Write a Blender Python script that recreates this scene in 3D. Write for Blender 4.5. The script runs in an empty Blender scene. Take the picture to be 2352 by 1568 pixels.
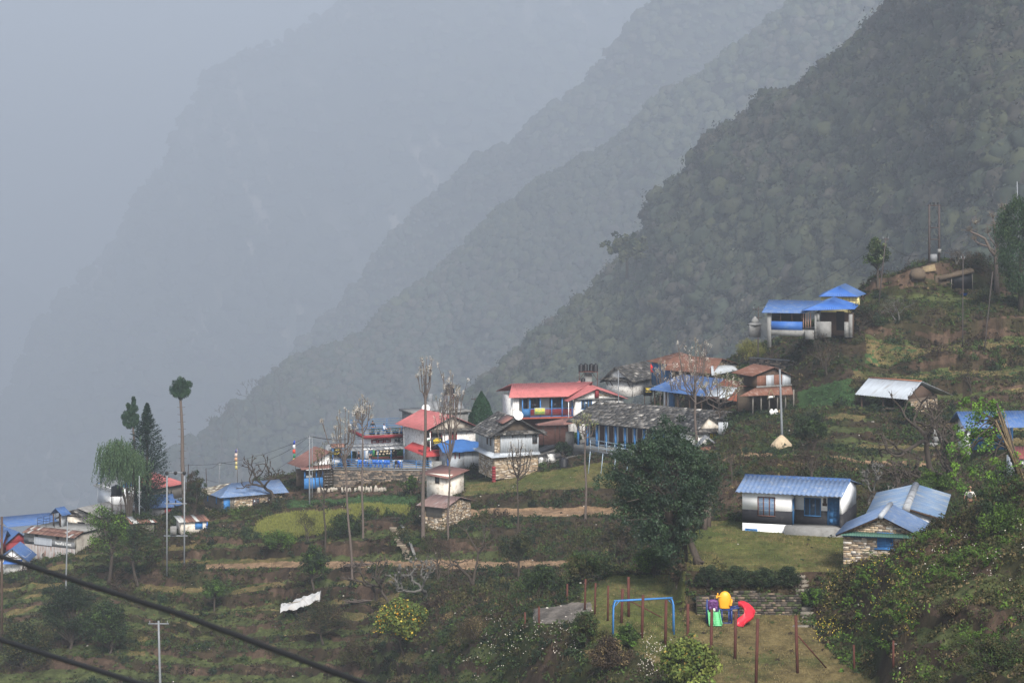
import bpy, bmesh, math, random
import numpy as np
from mathutils import Vector, Matrix
from mathutils import noise as mnoise
# ---------------------------------------------------------------- scene, camera, light
SC = bpy.context.scene
COL = SC.collection
FPX = 5553.0            # focal length in units of a 2352 px wide frame
UC, VH = 1176.0, 300.0  # centre column, horizon row
cam_data = bpy.data.cameras.new('camera')
cam = bpy.data.objects.new('camera', cam_data)
COL.objects.link(cam)
cam_data.sensor_width = 36.0
cam_data.lens = FPX / 2352.0 * 36.0
cam_data.shift_y = -(784.0 - VH) / 2352.0
cam_data.clip_start = 0.5
cam_data.clip_end = 60000
cam.rotation_euler = (math.radians(90), 0, 0)
cam_data.dof.use_dof = True
cam_data.dof.focus_distance = 210
cam_data.dof.aperture_fstop = 4.5
SC.camera = cam
SUN_EL, SUN_AZ = math.radians(40), math.radians(166)   # azimuth clockwise from +Y
world = bpy.data.worlds.new('World')
SC.world = world
world.use_nodes = True
nt = world.node_tree
nt.nodes.clear()
sky = nt.nodes.new('ShaderNodeTexSky')
sky.sky_type = 'NISHITA'
sky.sun_disc = False
sky.sun_elevation = SUN_EL
sky.sun_rotation = SUN_AZ
sky.altitude = 1800
sky.air_density = 1.0
sky.dust_density = 6.0
sky.ozone_density = 1.2
bg = nt.nodes.new('ShaderNodeBackground')
bg.inputs[1].default_value = 0.105
hsv = nt.nodes.new('ShaderNodeHueSaturation')
hsv.inputs['Saturation'].default_value = 0.6
wo = nt.nodes.new('ShaderNodeOutputWorld')
nt.links.new(sky.outputs[0], hsv.inputs['Color'])
nt.links.new(hsv.outputs[0], bg.inputs[0])
nt.links.new(bg.outputs[0], wo.inputs[0])
sl = bpy.data.lights.new('sun', 'SUN')
sl.energy = 2.8
sl.angle = math.radians(17)
sl.color = (1.0, 0.96, 0.90)
sun = bpy.data.objects.new('sun', sl)
COL.objects.link(sun)
sdir = Vector((math.sin(SUN_AZ) * math.cos(SUN_EL), math.cos(SUN_AZ) * math.cos(SUN_EL), math.sin(SUN_EL)))
sun.rotation_euler = sdir.to_track_quat('Z', 'Y').to_euler()
sun.location = (0, -50, 200)
SC.view_settings.view_transform = 'Standard'
SC.view_settings.look = 'None'
SC.view_settings.exposure = 1.15
SC.view_settings.gamma = 1.0
SC.render.engine = 'CYCLES'
SC.cycles.max_bounces = 4
SC.cycles.diffuse_bounces = 2
SC.cycles.glossy_bounces = 2
SC.cycles.transmission_bounces = 2
SC.cycles.transparent_max_bounces = 6
SC.cycles.volume_bounces = 1
SC.cycles.use_denoising = True
SC.cycles.caustics_reflective = False
SC.cycles.caustics_refractive = False
HAZE_DENSITY = 0.00031
HAZE_COLOR = (0.635, 0.695, 0.775)
R = random.Random(7)
RS = np.random.RandomState(11)
def W(u, v, d):
 return Vector(((u - UC) / FPX * d, d, -(v - VH) / FPX * d))
def pix(p):
 return (p[0] / p[1] * FPX + UC, -p[2] / p[1] * FPX + VH)
def tag(o, label=None, cat=None, group=None, kind=None):
 if label: o['label'] = label
 if cat: o['category'] = cat
 if group: o['group'] = group
 if kind: o['kind'] = kind
 return o
def thing(name, label, cat, loc=(0, 0, 0), rz=0.0, group=None):
 o = bpy.data.objects.new(name, None)
 COL.objects.link(o)
 o.empty_display_size = 0.3
 o.location = loc
 o.rotation_euler = (0, 0, rz)
 return tag(o, label, cat, group)
def kids(o):
 return [c for c in KID.get(o.name, [])]
KID = {}
def setparent(o, p):
 o.parent = p
 KID.setdefault(p.name, []).append(o)
def copy_tree(o, loc=None, rz=None, label=None, parent=None, scale=None):
 c = o.copy()
 COL.objects.link(c)
 if parent is not None:
  setparent(c, parent)
 if loc is not None: c.location = loc
 if rz is not None: c.rotation_euler = (c.rotation_euler[0], c.rotation_euler[1], rz)
 if scale is not None: c.scale = (scale, scale, scale) if not isinstance(scale, tuple) else scale
 if label: c['label'] = label
 for ch in kids(o):
  copy_tree(ch, parent=c)
 return c
MATS = {}
def _base(name, rough=0.85, spec=0.25):
 m = bpy.data.materials.new(name)
 m.use_nodes = True
 n = m.node_tree
 b = n.nodes['Principled BSDF']
 b.inputs['Roughness'].default_value = rough
 b.inputs['Specular IOR Level'].default_value = spec
 return m, n, b
def mat(name, col, rough=0.85, var=0.25, scale=3.0, stretch=(1, 1, 1), bump=0.0, spec=0.25,
  dirt=None, dirt_amt=0.5, dirt_scale=0.8, metal=0.0, vcol=False, hue=0.0):
 """colour with two sizes of noise variation; dirt = a second colour in patches"""
 if name in MATS: return MATS[name]
 m, n, b = _base(name, rough, spec)
 L = n.links.new
 tc = n.nodes.new('ShaderNodeTexCoord')
 mp = n.nodes.new('ShaderNodeMapping')
 mp.inputs['Scale'].default_value = stretch
 L(tc.outputs['Object'], mp.inputs['Vector'])
 nz = n.nodes.new('ShaderNodeTexNoise')
 nz.inputs['Scale'].default_value = scale
 nz.inputs['Detail'].default_value = 5
 nz.inputs['Roughness'].default_value = 0.65
 L(mp.outputs[0], nz.inputs['Vector'])
 if vcol:
  src = n.nodes.new('ShaderNodeAttribute')
  src.attribute_name = 'Col'
  csock = src.outputs['Color']
 else:
  src = n.nodes.new('ShaderNodeRGB')
  src.outputs[0].default_value = (*col, 1)
  csock = src.outputs[0]
 if dirt is not None:
  nd = n.nodes.new('ShaderNodeTexNoise')
  nd.inputs['Scale'].default_value = dirt_scale
  nd.inputs['Detail'].default_value = 7
  nd.inputs['Roughness'].default_value = 0.7
  L(mp.outputs[0], nd.inputs['Vector'])
  rp = n.nodes.new('ShaderNodeMapRange')
  rp.inputs[1].default_value = 0.62 - 0.25 * dirt_amt
  rp.inputs[2].default_value = 0.78 - 0.25 * dirt_amt
  L(nd.outputs[0], rp.inputs[0])
  mx = n.nodes.new('ShaderNodeMix')
  mx.data_type = 'RGBA'
  L(rp.outputs[0], mx.inputs[0])
  L(csock, mx.inputs[6])
  mx.inputs[7].default_value = (*dirt, 1)
  csock = mx.outputs[2]
 mr = n.nodes.new('ShaderNodeMapRange')
 mr.inputs[1].default_value = 0.25
 mr.inputs[2].default_value = 0.75
 mr.inputs[3].default_value = 1 - var
 mr.inputs[4].default_value = 1 + var
 L(nz.outputs[0], mr.inputs[0])
 hs = n.nodes.new('ShaderNodeHueSaturation')
 L(mr.outputs[0], hs.inputs['Value'])
 L(csock, hs.inputs['Color'])
 L(hs.outputs[0], b.inputs['Base Color'])
 b.inputs['Metallic'].default_value = metal
 if bump > 0:
  bp = n.nodes.new('ShaderNodeBump')
  bp.inputs['Strength'].default_value = min(1, bump)
  bp.inputs['Distance'].default_value = 0.05 * max(1, bump)
  L(nz.outputs[0], bp.inputs['Height'])
  L(bp.outputs[0], b.inputs['Normal'])
 MATS[name] = m
 return m
def leafmat(name, trans=0.15, rough=0.7):
 if name in MATS: return MATS[name]
 m, n, b = _base(name, rough, 0.2)
 at = n.nodes.new('ShaderNodeAttribute')
 at.attribute_name = 'Col'
 n.links.new(at.outputs['Color'], b.inputs['Base Color'])
 MATS[name] = m
 return m
class MB:
 def __init__(s):
  s.V = []; s.n = 0; s.F = []; s.C = []; s.Q = []; s.QC = []
 def add(s, vs, fs, col=None):
  """small shapes: list of verts, list of face tuples"""
  k = s.n
  s.V.append(np.asarray(vs, dtype=np.float64).reshape(-1, 3)); s.n += len(vs)
  for f in fs:
   s.F.append(tuple(i + k for i in f)); s.C.append(col)
  return s
 def quads(s, vs, q, cols=None):
  """big arrays: vs (n,3), q (m,4) or (m,3), cols (m,3) or one colour"""
  vs = np.asarray(vs, dtype=np.float64); q = np.asarray(q, dtype=np.int64)
  if len(q) == 0: return s
  s.V.append(vs)
  s.Q.append(q + s.n); s.n += len(vs)
  if cols is None: cols = np.full((len(q), 3), 0.5)
  cols = np.asarray(cols, dtype=np.float64)
  if cols.ndim == 1: cols = np.tile(cols, (len(q), 1))
  s.QC.append(cols)
  return s
 def box(s, x0, x1, y0, y1, z0, z1, col=None):
  vs = [(x0, y0, z0), (x1, y0, z0), (x1, y1, z0), (x0, y1, z0), (x0, y0, z1), (x1, y0, z1), (x1, y1, z1), (x0, y1, z1)]
  return s.add(vs, [(0, 3, 2, 1), (4, 5, 6, 7), (0, 1, 5, 4), (1, 2, 6, 5), (2, 3, 7, 6), (3, 0, 4, 7)], col)
 def bar(s, a, b, w, h=None, col=None, up=(0, 0, 1)):
  """square bar from a to b"""
  a = Vector(a); b = Vector(b); h = h or w
  d = (b - a).normalized(); upv = Vector(up)
  if abs(d.dot(upv)) > 0.98: upv = Vector((1, 0, 0))
  x = d.cross(upv).normalized() * w / 2; y = d.cross(x).normalized() * h / 2
  vs = [a - x - y, a + x - y, a + x + y, a - x + y, b - x - y, b + x - y, b + x + y, b - x + y]
  return s.add([tuple(v) for v in vs], [(0, 3, 2, 1), (4, 5, 6, 7), (0, 1, 5, 4), (1, 2, 6, 5), (2, 3, 7, 6), (3, 0, 4, 7)], col)
 def tube(s, pts, rad, sides=6, col=None, cap=True):
  pts = [Vector(p) for p in pts]
  if not hasattr(rad, '__len__'): rad = [rad] * len(pts)
  vs = []; fs = []
  prev = None
  for i, p in enumerate(pts):
   t = (pts[min(i + 1, len(pts) - 1)] - pts[max(i - 1, 0)])
   if t.length < 1e-9: t = Vector((0, 0, 1))
   t.normalize()
   if prev is None:
    ref = Vector((0, 0, 1)) if abs(t.z) < 0.9 else Vector((1, 0, 0))
    x = t.cross(ref).normalized()
   else:
    x = (prev - t * prev.dot(t))
    x = x.normalized() if x.length > 1e-6 else t.orthogonal().normalized()
   prev = x
   y = t.cross(x)
   for k in range(sides):
    a = 2 * math.pi * k / sides
    vs.append(tuple(p + (x * math.cos(a) + y * math.sin(a)) * rad[i]))
  for i in range(len(pts) - 1):
   for k in range(sides):
    k2 = (k + 1) % sides
    fs.append((i * sides + k, i * sides + k2, (i + 1) * sides + k2, (i + 1) * sides + k))
  if cap:
   fs.append(tuple(range(sides))[::-1])
   fs.append(tuple((len(pts) - 1) * sides + k for k in range(sides)))
  return s.add(vs, fs, col)
 def lathe(s, prof, c=(0, 0, 0), sides=16, col=None):
  """prof = [(r,z)...]"""
  vs = []; fs = []
  for r, z in prof:
   for k in range(sides):
    a = 2 * math.pi * k / sides
    vs.append((c[0] + r * math.cos(a), c[1] + r * math.sin(a), c[2] + z))
  for i in range(len(prof) - 1):
   for k in range(sides):
    k2 = (k + 1) % sides
    fs.append((i * sides + k, i * sides + k2, (i + 1) * sides + k2, (i + 1) * sides + k))
  fs.append(tuple(range(sides))[::-1]); fs.append(tuple((len(prof) - 1) * sides + k for k in range(sides)))
  return s.add(vs, fs, col)
 def prism(s, poly, a, b, axis='y', col=None):
  """poly of 2D points (ccw) extruded from a to b along axis"""
  n = len(poly)
  def P(p, t):
   return (p[0], t, p[1]) if axis == 'y' else ((t, p[0], p[1]) if axis == 'x' else (p[0], p[1], t))
  vs = [P(p, a) for p in poly] + [P(p, b) for p in poly]
  fs = [tuple(range(n)), tuple(range(2 * n - 1, n - 1, -1))]
  for i in range(n):
   j = (i + 1) % n
   fs.append((i, i + n, j + n, j))
  return s.add(vs, fs, col)
 def slab(s, pts, th, col=None):
  """thick polygon: pts 3D, thickness downwards along normal"""
  P = [Vector(p) for p in pts]
  nrm = (P[1] - P[0]).cross(P[2] - P[0]).normalized()
  if nrm.z < 0: nrm = -nrm
  n = len(P)
  vs = [tuple(p) for p in P] + [tuple(p - nrm * th) for p in P]
  fs = [tuple(range(n)), tuple(range(2 * n - 1, n - 1, -1))]
  for i in range(n):
   j = (i + 1) % n
   fs.append((i, i + n, j + n, j))
  return s.add(vs, fs, col)
 def sheet(s, e0, e1, r1, r0, pitch=0.25, h=0.03, th=0.02, col=None, sub=1):
  """corrugated sheet: eave line e0->e1, ridge line r0->r1; ribs run eave to ridge"""
  e0, e1, r1, r0 = map(Vector, (e0, e1, r1, r0))
  n = (e1 - e0).cross(r0 - e0)
  if n.length < 1e-6: n = (e1 - e0).cross(r1 - e0)
  n.normalize()
  if n.z < 0: n = -n
  L = max((e1 - e0).length, (r1 - r0).length)
  m = max(2, int(L / pitch)) * 4
  vs = []
  prof = [0, 1, 1, 0]
  for i in range(m + 1):
   t = i / m
   o = n * (h * prof[i % 4])
   a = e0.lerp(e1, t) + o; b = r0.lerp(r1, t) + o
   vs += [tuple(a), tuple(b), tuple(a - n * th), tuple(b - n * th)]
  fs = []
  for i in range(m):
   k = 4 * i
   fs += [(k, k + 4, k + 5, k + 1), (k + 2, k + 3, k + 7, k + 6), (k, k + 2, k + 6, k + 4), (k + 1, k + 5, k + 7, k + 3)]
  fs += [(0, 1, 3, 2), (4 * m, 4 * m + 2, 4 * m + 3, 4 * m + 1)]
  return s.add(vs, fs, col)
 def slates(s, e0, e1, r1, r0, size=0.45, rnd=None, pal=None, th=0.035):
  rnd = rnd or R
  e0, e1, r1, r0 = map(Vector, (e0, e1, r1, r0))
  n = (e1 - e0).cross(r0 - e0)
  if n.length < 1e-6: n = (e1 - e0).cross(r1 - e0)
  n.normalize()
  if n.z < 0: n = -n
  pal = pal or [(0.045, 0.044, 0.043), (0.065, 0.062, 0.06), (0.09, 0.086, 0.082), (0.036, 0.035, 0.034), (0.14, 0.13, 0.12), (0.055, 0.05, 0.044)]
  rows = max(3, int(((r0 - e0).length + (r1 - e1).length) / 2 / (size * 0.6)))
  s.slab([e0 - n * 0.03, e1 - n * 0.03, r1 - n * 0.03, r0 - n * 0.03], 0.05, pal[0])
  for i in range(rows):
   t0 = i / rows; t1 = min(1.0, (i + 1.45) / rows)
   A = e0.lerp(r0, t0); B = e1.lerp(r1, t0); C = e1.lerp(r1, t1); D = e0.lerp(r0, t1)
   L = (B - A).length
   if L < 0.1: continue
   x = -rnd.random() * size * 0.5
   while x < L:
    w = size * rnd.uniform(0.55, 1.5)
    a = max(0, x) / L; b = min(L, x + w - 0.012) / L
    if b - a > 0.02 * size / L:
     j = rnd.uniform(-0.05, 0.05)
     lift = 0.045 + rnd.uniform(0, 0.02)
     q0 = A.lerp(B, a) + n * lift + (A - D).normalized() * j; q1 = A.lerp(B, b) + n * lift + (A - D).normalized() * j
     q2 = D.lerp(C, b) + n * 0.01; q3 = D.lerp(C, a) + n * 0.01
     c = rnd.choice(pal); f = rnd.uniform(0.75, 1.3)
     if rnd.random() < 0.04: c = (0.32, 0.30, 0.27)
     s.slab([q0, q1, q2, q3], th, tuple(k * f for k in c))
    x += w
  return s
 def stones(s, poly, y, sx=0.28, sz=0.09, depth=0.05, pal=None, rnd=None, axis='y', gap=0.012, sign=-1):
  """courses of flat stones proud of plane y, inside 2D polygon poly (x,z)"""
  rnd = rnd or R
  pal = pal or [(0.42, 0.33, 0.23), (0.30, 0.24, 0.18), (0.5, 0.43, 0.34), (0.22, 0.18, 0.14), (0.36, 0.27, 0.18), (0.6, 0.54, 0.46), (0.16, 0.14, 0.12)]
  xs = [p[0] for p in poly]; zs = [p[1] for p in poly]
  def span(z):
   r = []
   n = len(poly)
   for i in range(n):
    (xa, za), (xb, zb) = poly[i], poly[(i + 1) % n]
    if (za <= z < zb) or (zb <= z < za):
     r.append(xa + (xb - xa) * (z - za) / (zb - za))
   r.sort()
   return r
  z = min(zs)
  while z < max(zs) - sz * 0.4:
   h = sz * rnd.uniform(0.7, 1.35)
   h = min(h, max(zs) - z)
   sp = span(z + h * 0.5)
   for k in range(0, len(sp) - 1, 2):
    x = sp[k]; xe = sp[k + 1]
    while x < xe - 0.03:
     w = sx * rnd.uniform(0.45, 1.6)
     x2 = min(xe, x + w)
     c = rnd.choice(pal); f = rnd.uniform(0.8, 1.2)
     c = tuple(q * f for q in c)
     o = depth * rnd.uniform(0.5, 1.0)
     zj = z + rnd.uniform(-0.1, 0.1) * sz
     a0, a1, b0, b1 = x, x2 - gap, zj, zj + h - gap
     if a1 - a0 > 0.02:
      f_ = y + sign * o; lo, hi = min(f_, y - sign * 0.02), max(f_, y - sign * 0.02)
      if axis == 'y': s.box(a0, a1, lo, hi, b0, b1, c)
      else: s.box(lo, hi, a0, a1, b0, b1, c)
     x = x2
   z += h
  return s
 def build(s, name, m, parent=None, smooth=False, loc=None):
  V = np.concatenate(s.V) if s.V else np.zeros((0, 3))
  me = bpy.data.meshes.new(name)
  loops = []; tot = []; cols = []
  anyc = False
  if s.F:
   loops.append(np.fromiter((i for f in s.F for i in f), dtype=np.int64))
   tot.append(np.array([len(f) for f in s.F]))
   anyc = anyc or any(c is not None for c in s.C)
   cols.append(np.array([c if c is not None else (0.5, 0.5, 0.5) for c in s.C], dtype=np.float64))
  for q, c in zip(s.Q, s.QC):
   loops.append(q.reshape(-1)); tot.append(np.full(len(q), q.shape[1])); cols.append(c); anyc = True
  loops = np.concatenate(loops); tot = np.concatenate(tot)
  me.vertices.add(len(V)); me.vertices.foreach_set('co', V.astype(np.float32).ravel())
  me.loops.add(len(loops)); me.loops.foreach_set('vertex_index', loops.astype(np.int32))
  me.polygons.add(len(tot))
  st = np.zeros(len(tot), dtype=np.int32); st[1:] = np.cumsum(tot)[:-1]
  me.polygons.foreach_set('loop_start', st)
  me.polygons.foreach_set('loop_total', tot.astype(np.int32))
  if smooth:
   me.polygons.foreach_set('use_smooth', np.ones(len(tot), dtype=bool))
  me.update(calc_edges=True)
  if anyc:
   at = me.attributes.new('Col', 'FLOAT_COLOR', 'FACE')
   c = np.concatenate(cols); c = np.concatenate([c, np.ones((len(c), 1))], axis=1)
   at.data.foreach_set('color', c.astype(np.float32).ravel())
  me.materials.append(m)
  o = bpy.data.objects.new(name, me)
  COL.objects.link(o)
  if parent is not None: setparent(o, parent)
  if loc is not None: o.location = loc
  return o
def vnoise(x, y, seed=0):
 x = np.asarray(x, dtype=np.float64); y = np.asarray(y, dtype=np.float64)
 xi = np.floor(x).astype(np.int64); yi = np.floor(y).astype(np.int64)
 xf = x - xi; yf = y - yi
 xf = xf * xf * (3 - 2 * xf); yf = yf * yf * (3 - 2 * yf)
 def h(a, b):
  n = (a * 374761393 + b * 668265263 + seed * 1442695041) & 0x7fffffff
  n = ((n ^ (n >> 13)) * 1274126177) & 0x7fffffff
  return ((n ^ (n >> 16)) & 0xffff) / 65535.0
 return (h(xi, yi) * (1 - xf) + h(xi + 1, yi) * xf) * (1 - yf) + (h(xi, yi + 1) * (1 - xf) + h(xi + 1, yi + 1) * xf) * yf
def fbm(x, y, oct=4, seed=0, gain=0.5):
 s = 0; a = 1; t = 0
 for i in range(oct):
  s = s + a * vnoise(x * 2 ** i + 17.3 * i, y * 2 ** i - 9.1 * i, seed + i); t += a; a *= gain
 return s / t - 0.5
TC = {
 -300: [(1750,212),(1568,240),(1520,247),(1480,254),(1450,260),(1420,266),(1390,272),(1360,277),(1335,281),(1325,284),(1310,288),(1300,292),(1290,296),(1280,300),(1270,303),(1262,306),(1256,309),(1250,312),(1248,315),(1250,320),(1255,326),(1270,332),(1290,338),(1320,345),(1360,352),(1400,360),(1450,370),(1500,420)],
 0: [(1750,212),(1568,240),(1520,247),(1480,254),(1450,260),(1420,266),(1390,272),(1360,277),(1335,281),(1325,284),(1310,288),(1300,292),(1290,296),(1280,300),(1270,303),(1262,306),(1256,309),(1250,312),(1248,315),(1250,320),(1255,326),(1270,332),(1290,338),(1320,345),(1360,352),(1400,360),(1450,370),(1500,420)],
 200: [(1750,210),(1568,236),(1500,246),(1450,253),(1420,258),(1390,263),(1360,268),(1340,271),(1310,276),(1300,278),(1280,282),(1262,286),(1245,290),(1235,293),(1225,296),(1215,299),(1208,302),(1200,305),(1197,309),(1196,314),(1200,320),(1210,328),(1230,335),(1260,342),(1300,350),(1350,358),(1400,368),(1480,420)],
 450: [(1750,205),(1568,228),(1530,233),(1500,236),(1470,242),(1440,244),(1410,249),(1370,253),(1310,259),(1296,262),(1260,266),(1225,271),(1210,275),(1195,278),(1185,281),(1178,284),(1172,288),(1165,292),(1160,296),(1155,300),(1155,305),(1165,312),(1185,320),(1220,330),(1260,340),(1310,350),(1370,362),(1450,420)],
 650: [(1750,198),(1568,222),(1530,227),(1490,230),(1460,235),(1430,238),(1400,242),(1350,246),(1303,252),(1291,255),(1250,258),(1240,260),(1180,274),(1168,276),(1155,280),(1142,283),(1128,287),(1115,291),(1105,296),(1098,303),(1100,310),(1115,318),(1140,326),(1180,335),(1230,345),(1290,355),(1350,366),(1440,420)],
 850: [(1750,190),(1568,212),(1520,216),(1480,220),(1450,224),(1420,227),(1390,231),(1345,235),(1303,241),(1288,245),(1235,250),(1195,256),(1165,265),(1158,268),(1145,272),(1132,277),(1108,284),(1076,286),(1056,293.5),(1042,300),(1045,308),(1065,317),(1100,326),(1150,336),(1200,346),(1260,356),(1330,367),(1420,420)],
 1050: [(1750,152),(1568,160),(1520,165),(1470,172),(1440,180),(1410,190),(1380,202),(1340,216),(1305,227),(1288,232),(1230,240),(1205,246),(1185,251),(1172,256),(1140,262),(1122,270),(1108,283),(1078,287),(1066,291),(1048,299),(1050,308),(1065,317),(1100,326),(1150,336),(1200,346),(1260,356),(1330,367),(1420,420)],
 960: [(1750,170),(1568,184),(1520,188),(1470,193),(1440,199),(1410,205),(1380,213),(1340,223),(1304,233),(1288,238),(1232,244),(1200,250),(1178,256),(1166,260),(1145,268),(1128,275),(1108,284),(1076,286.5),(1058,293),(1045,300),(1048,308),(1065,317),(1100,326),(1150,336),(1200,346),(1260,356),(1330,367),(1420,420)],
 1240: [(1750,135),(1568,143),(1500,146),(1440,149),(1400,155),(1385,162),(1375,185),(1340,205),(1305,222),(1288,227),(1250,236),(1215,242),(1185,249),(1172,254),(1125,258),(1095,269),(1085,272),(1072,275),(1048,283),(1028,295),(1030,305),(1050,315),(1090,325),(1140,336),(1200,346),(1260,356),(1330,367),(1420,420)],
 1400: [(1750,122),(1568,132),(1500,137),(1460,141),(1400,149),(1345,156),(1325,160),(1330,170),(1305,215),(1290,221),(1260,230),(1220,238),(1185,247),(1172,252),(1118,256),(1085,268),(1068,270),(1024,272.5),(1009,277),(985,290),(985,300),(1000,310),(1050,322),(1110,334),(1180,346),(1250,356),(1330,367),(1420,420)],
 1540: [(1750,116),(1568,129.6),(1540,132.5),(1500,137),(1400,149.4),(1335,157),(1322,160),(1320,170),(1295,205),(1280,212),(1240,222),(1200,232),(1180,240),(1165,245),(1110,251),(1080,260),(1060,264),(1020,268),(1000,275),(972,288),(925,296),(900,304),(895,312),(930,324),(1020,338),(1100,350),(1200,362),(1350,420)],
 1600: [(1750,116),(1568,129.6),(1540,132.5),(1500,137),(1405,148.8),(1308,151),(1222,165.5),(1200,173),(1180,180),(1150,190),(1110,200),(1098,206),(1092,212),(1085,220),(1075,228),(1066,238),(1054,248),(1030,258),(1000,266),(965,277),(905,287),(885,296),(872,305),(865,312),(880,325),(960,340),(1100,360),(1300,420)],
 1700: [(1750,116),(1568,129.6),(1540,132.5),(1500,137),(1405,148.8),(1310,151),(1215,166.8),(1195,172),(1165,178),(1140,183),(1100,190),(1060,198),(1053,204),(1045,210),(1022,220),(1006,231),(985,242),(962,252),(945,262),(925,270),(892,279),(868,288),(845,296),(825,303),(812,310),(812,320),(860,340),(1200,420)],
 1850: [(1750,116),(1568,129.6),(1540,132.5),(1500,137),(1415,147.6),(1310,151),(1217,166.8),(1195,172),(1165,178),(1130,184),(1095,190),(1065,197),(1055,203),(1048,209),(1020,218),(995,228),(968,238),(945,247),(932,255),(895,260),(855,265),(822,269),(795,273),(775,277),(761,283),(752,290),(780,310),(1100,420)],
 1935: [(1750,114),(1568,129.6),(1540,132.5),(1500,137),(1455,142),(1315,150),(1217,166.8),(1195,172),(1165,178),(1130,184),(1100,190),(1072,197),(1062,203),(1054,209),(1025,216),(995,223),(965,230),(935,238),(905,246),(870,253),(840,258),(810,263),(780,268),(750,273),(720,279),(705,288),(730,308),(1000,420)],
 2050: [(1750,112),(1568,122),(1500,126),(1430,130),(1362,135),(1294,139.5),(1300,148),(1230,165),(1165,178),(1130,184),(1100,190),(1085,197),(1075,203),(1064,209),(1030,216),(1000,222),(975,229),(950,237),(925,243),(878,249),(862,257),(840,260),(790,265),(745,271),(690,277),(636,284),(650,304),(900,420)],
 2140: [(1750,106),(1568,116),(1490,121),(1410,126),(1318,133),(1234,139),(1215,150),(1200,165),(1165,178),(1130,184),(1105,190),(1090,197),(1082,203),(1075,209),(1035,216),(1000,222),(975,229),(950,237),(920,243),(872,247),(860,256),(810,259),(798,268),(745,270.5),(690,276),(600,284),(610,304),(900,420)],
 2227: [(1750,102),(1568,110),(1490,116),(1400,122),(1298,131),(1206,141),(1182,150),(1150,160),(1135,172),(1120,180),(1105,188),(1090,197),(1082,203),(1072,209),(1030,216),(1000,222),(975,229),(950,237),(915,243),(868,247),(856,255),(803,258.5),(790,267),(735,270),(690,276),(602,285),(612,304),(900,420)],
 2352: [(1750,96),(1568,104),(1480,110),(1390,117),(1240,128),(1078,140),(1090,150),(1100,165),(1110,178),(1110,186),(1090,194),(1080,200),(1068,206),(1055,212),(1020,219),(990,226),(960,233),(930,240),(900,246),(865,251),(848,256),(798,260),(782,268),(722,271),(688,276),(640,286),(650,304),(900,420)],
 2700: [(1750,80),(1568,88),(1450,98),(1350,108),(1180,124),(1000,140),(1020,150),(1040,165),(1060,178),(1070,186),(1070,194),(1070,200),(1060,206),(1050,212),(1010,219),(980,226),(950,233),(920,240),(890,246),(850,251),(835,256),(785,260),(770,268),(710,271),(670,276),(620,286),(630,304),(880,420)],
}
NR = 28
TC[1566] = [TC[1600][i] if i < 7 else tuple((a + b) / 2 for a, b in zip(TC[1540][i], TC[1600][i])) for i in range(28)]
TC[2010] = [(1750,113.5),(1568,128.5),(1535,131.5),(1495,134),(1405,137.5),(1306,142.5)] + TC[2050][6:]
ku = sorted(TC)
for k in ku: assert len(TC[k]) == NR, (k, len(TC[k]))
KV = np.array([[p[0] for p in TC[k]] for k in ku], float)
KD = np.array([[p[1] for p in TC[k]] for k in ku], float)
KU = np.array(ku, float)
US = np.concatenate([np.arange(-300, 2700, 3.3)])
def smooth1(a, k):
 w = np.hanning(k + 2)[1:-1]; w /= w.sum()
 p = np.pad(a, (k // 2, k // 2), mode='edge')
 return np.convolve(p, w, mode='valid')[:len(a)]
ROWV = np.zeros((NR, len(US))); ROWD = np.zeros((NR, len(US)))
for r in range(NR):
 vv = np.interp(US, KU, KV[:, r]); dd = np.interp(US, KU, KD[:, r])
 ROWD[r] = smooth1(dd, 7)
 z = smooth1(-(vv - VH) / FPX * dd, 7)
 wob = fbm(US / 60.0 + 31 * r, US * 0 + r * 7.7, 4, 5)
 soft = 0 if r in (3, 4, 5, 6, 15, 16, 17, 18) else 1
 ROWD[r] += wob * 1.6 * soft
 ROWV[r] = z
for r in range(1, NR):
 ROWD[r] = np.maximum(ROWD[r], ROWD[r - 1] + 0.25)
SUBS = []
for r in range(NR - 1):
 gap = np.median(ROWD[r + 1] - ROWD[r]); dz = np.max(np.abs(ROWV[r + 1] - ROWV[r]))
 SUBS.append(int(max(4, min(60, max(gap, dz) / 0.3))))
RR = np.concatenate([r + np.arange(n) / n for r, n in enumerate(SUBS)] + [[NR - 1.0]])
ri = np.minimum(RR.astype(int), NR - 2); rf = (RR - ri)[:, None]
GD = ROWD[ri] * (1 - rf) + ROWD[ri + 1] * rf
TWT = np.zeros((NR - 1, len(US)))
for r_, ul, uh in [(r, -400, 1180) for r in (0, 1, 2, 3, 4, 5, 6, 7, 9, 10)] + [(r, 1700, 2800) for r in (13, 14, 15, 16, 17)] + [(r, 1960, 2800) for r in (18, 20, 22, 24)] + [(r, 200, 640) for r in (11, 12, 13, 14, 15)] + [(r, 2080, 2800) for r in (0, 1, 2, 3, 4)]:
 TWT[r_] = np.maximum(TWT[r_], np.clip((US - ul) / 60, 0, 1) * np.clip((uh - US) / 90, 0, 1))
fz = np.clip((rf + .10 * fbm(US / 40., US * 0 + 3, 3, 8)[None] - .55) / .28, 0, 1); fz = fz * fz * (3 - 2 * fz)
up_ = np.clip((ROWV[ri + 1] - ROWV[ri]) / .4, 0, 1) * TWT[ri]
fe = rf * (1 - up_) + fz * up_
GZ = ROWV[ri] * (1 - fe) + ROWV[ri + 1] * fe
GT = up_ * (fz < .03)          # tread of a small terrace
GRS = up_ * (fz > .03) * (fz < .97)
GU = np.tile(US, (len(RR), 1))
GR = np.tile(RR[:, None], (1, len(US)))
GX = (GU - UC) / FPX * GD
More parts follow.
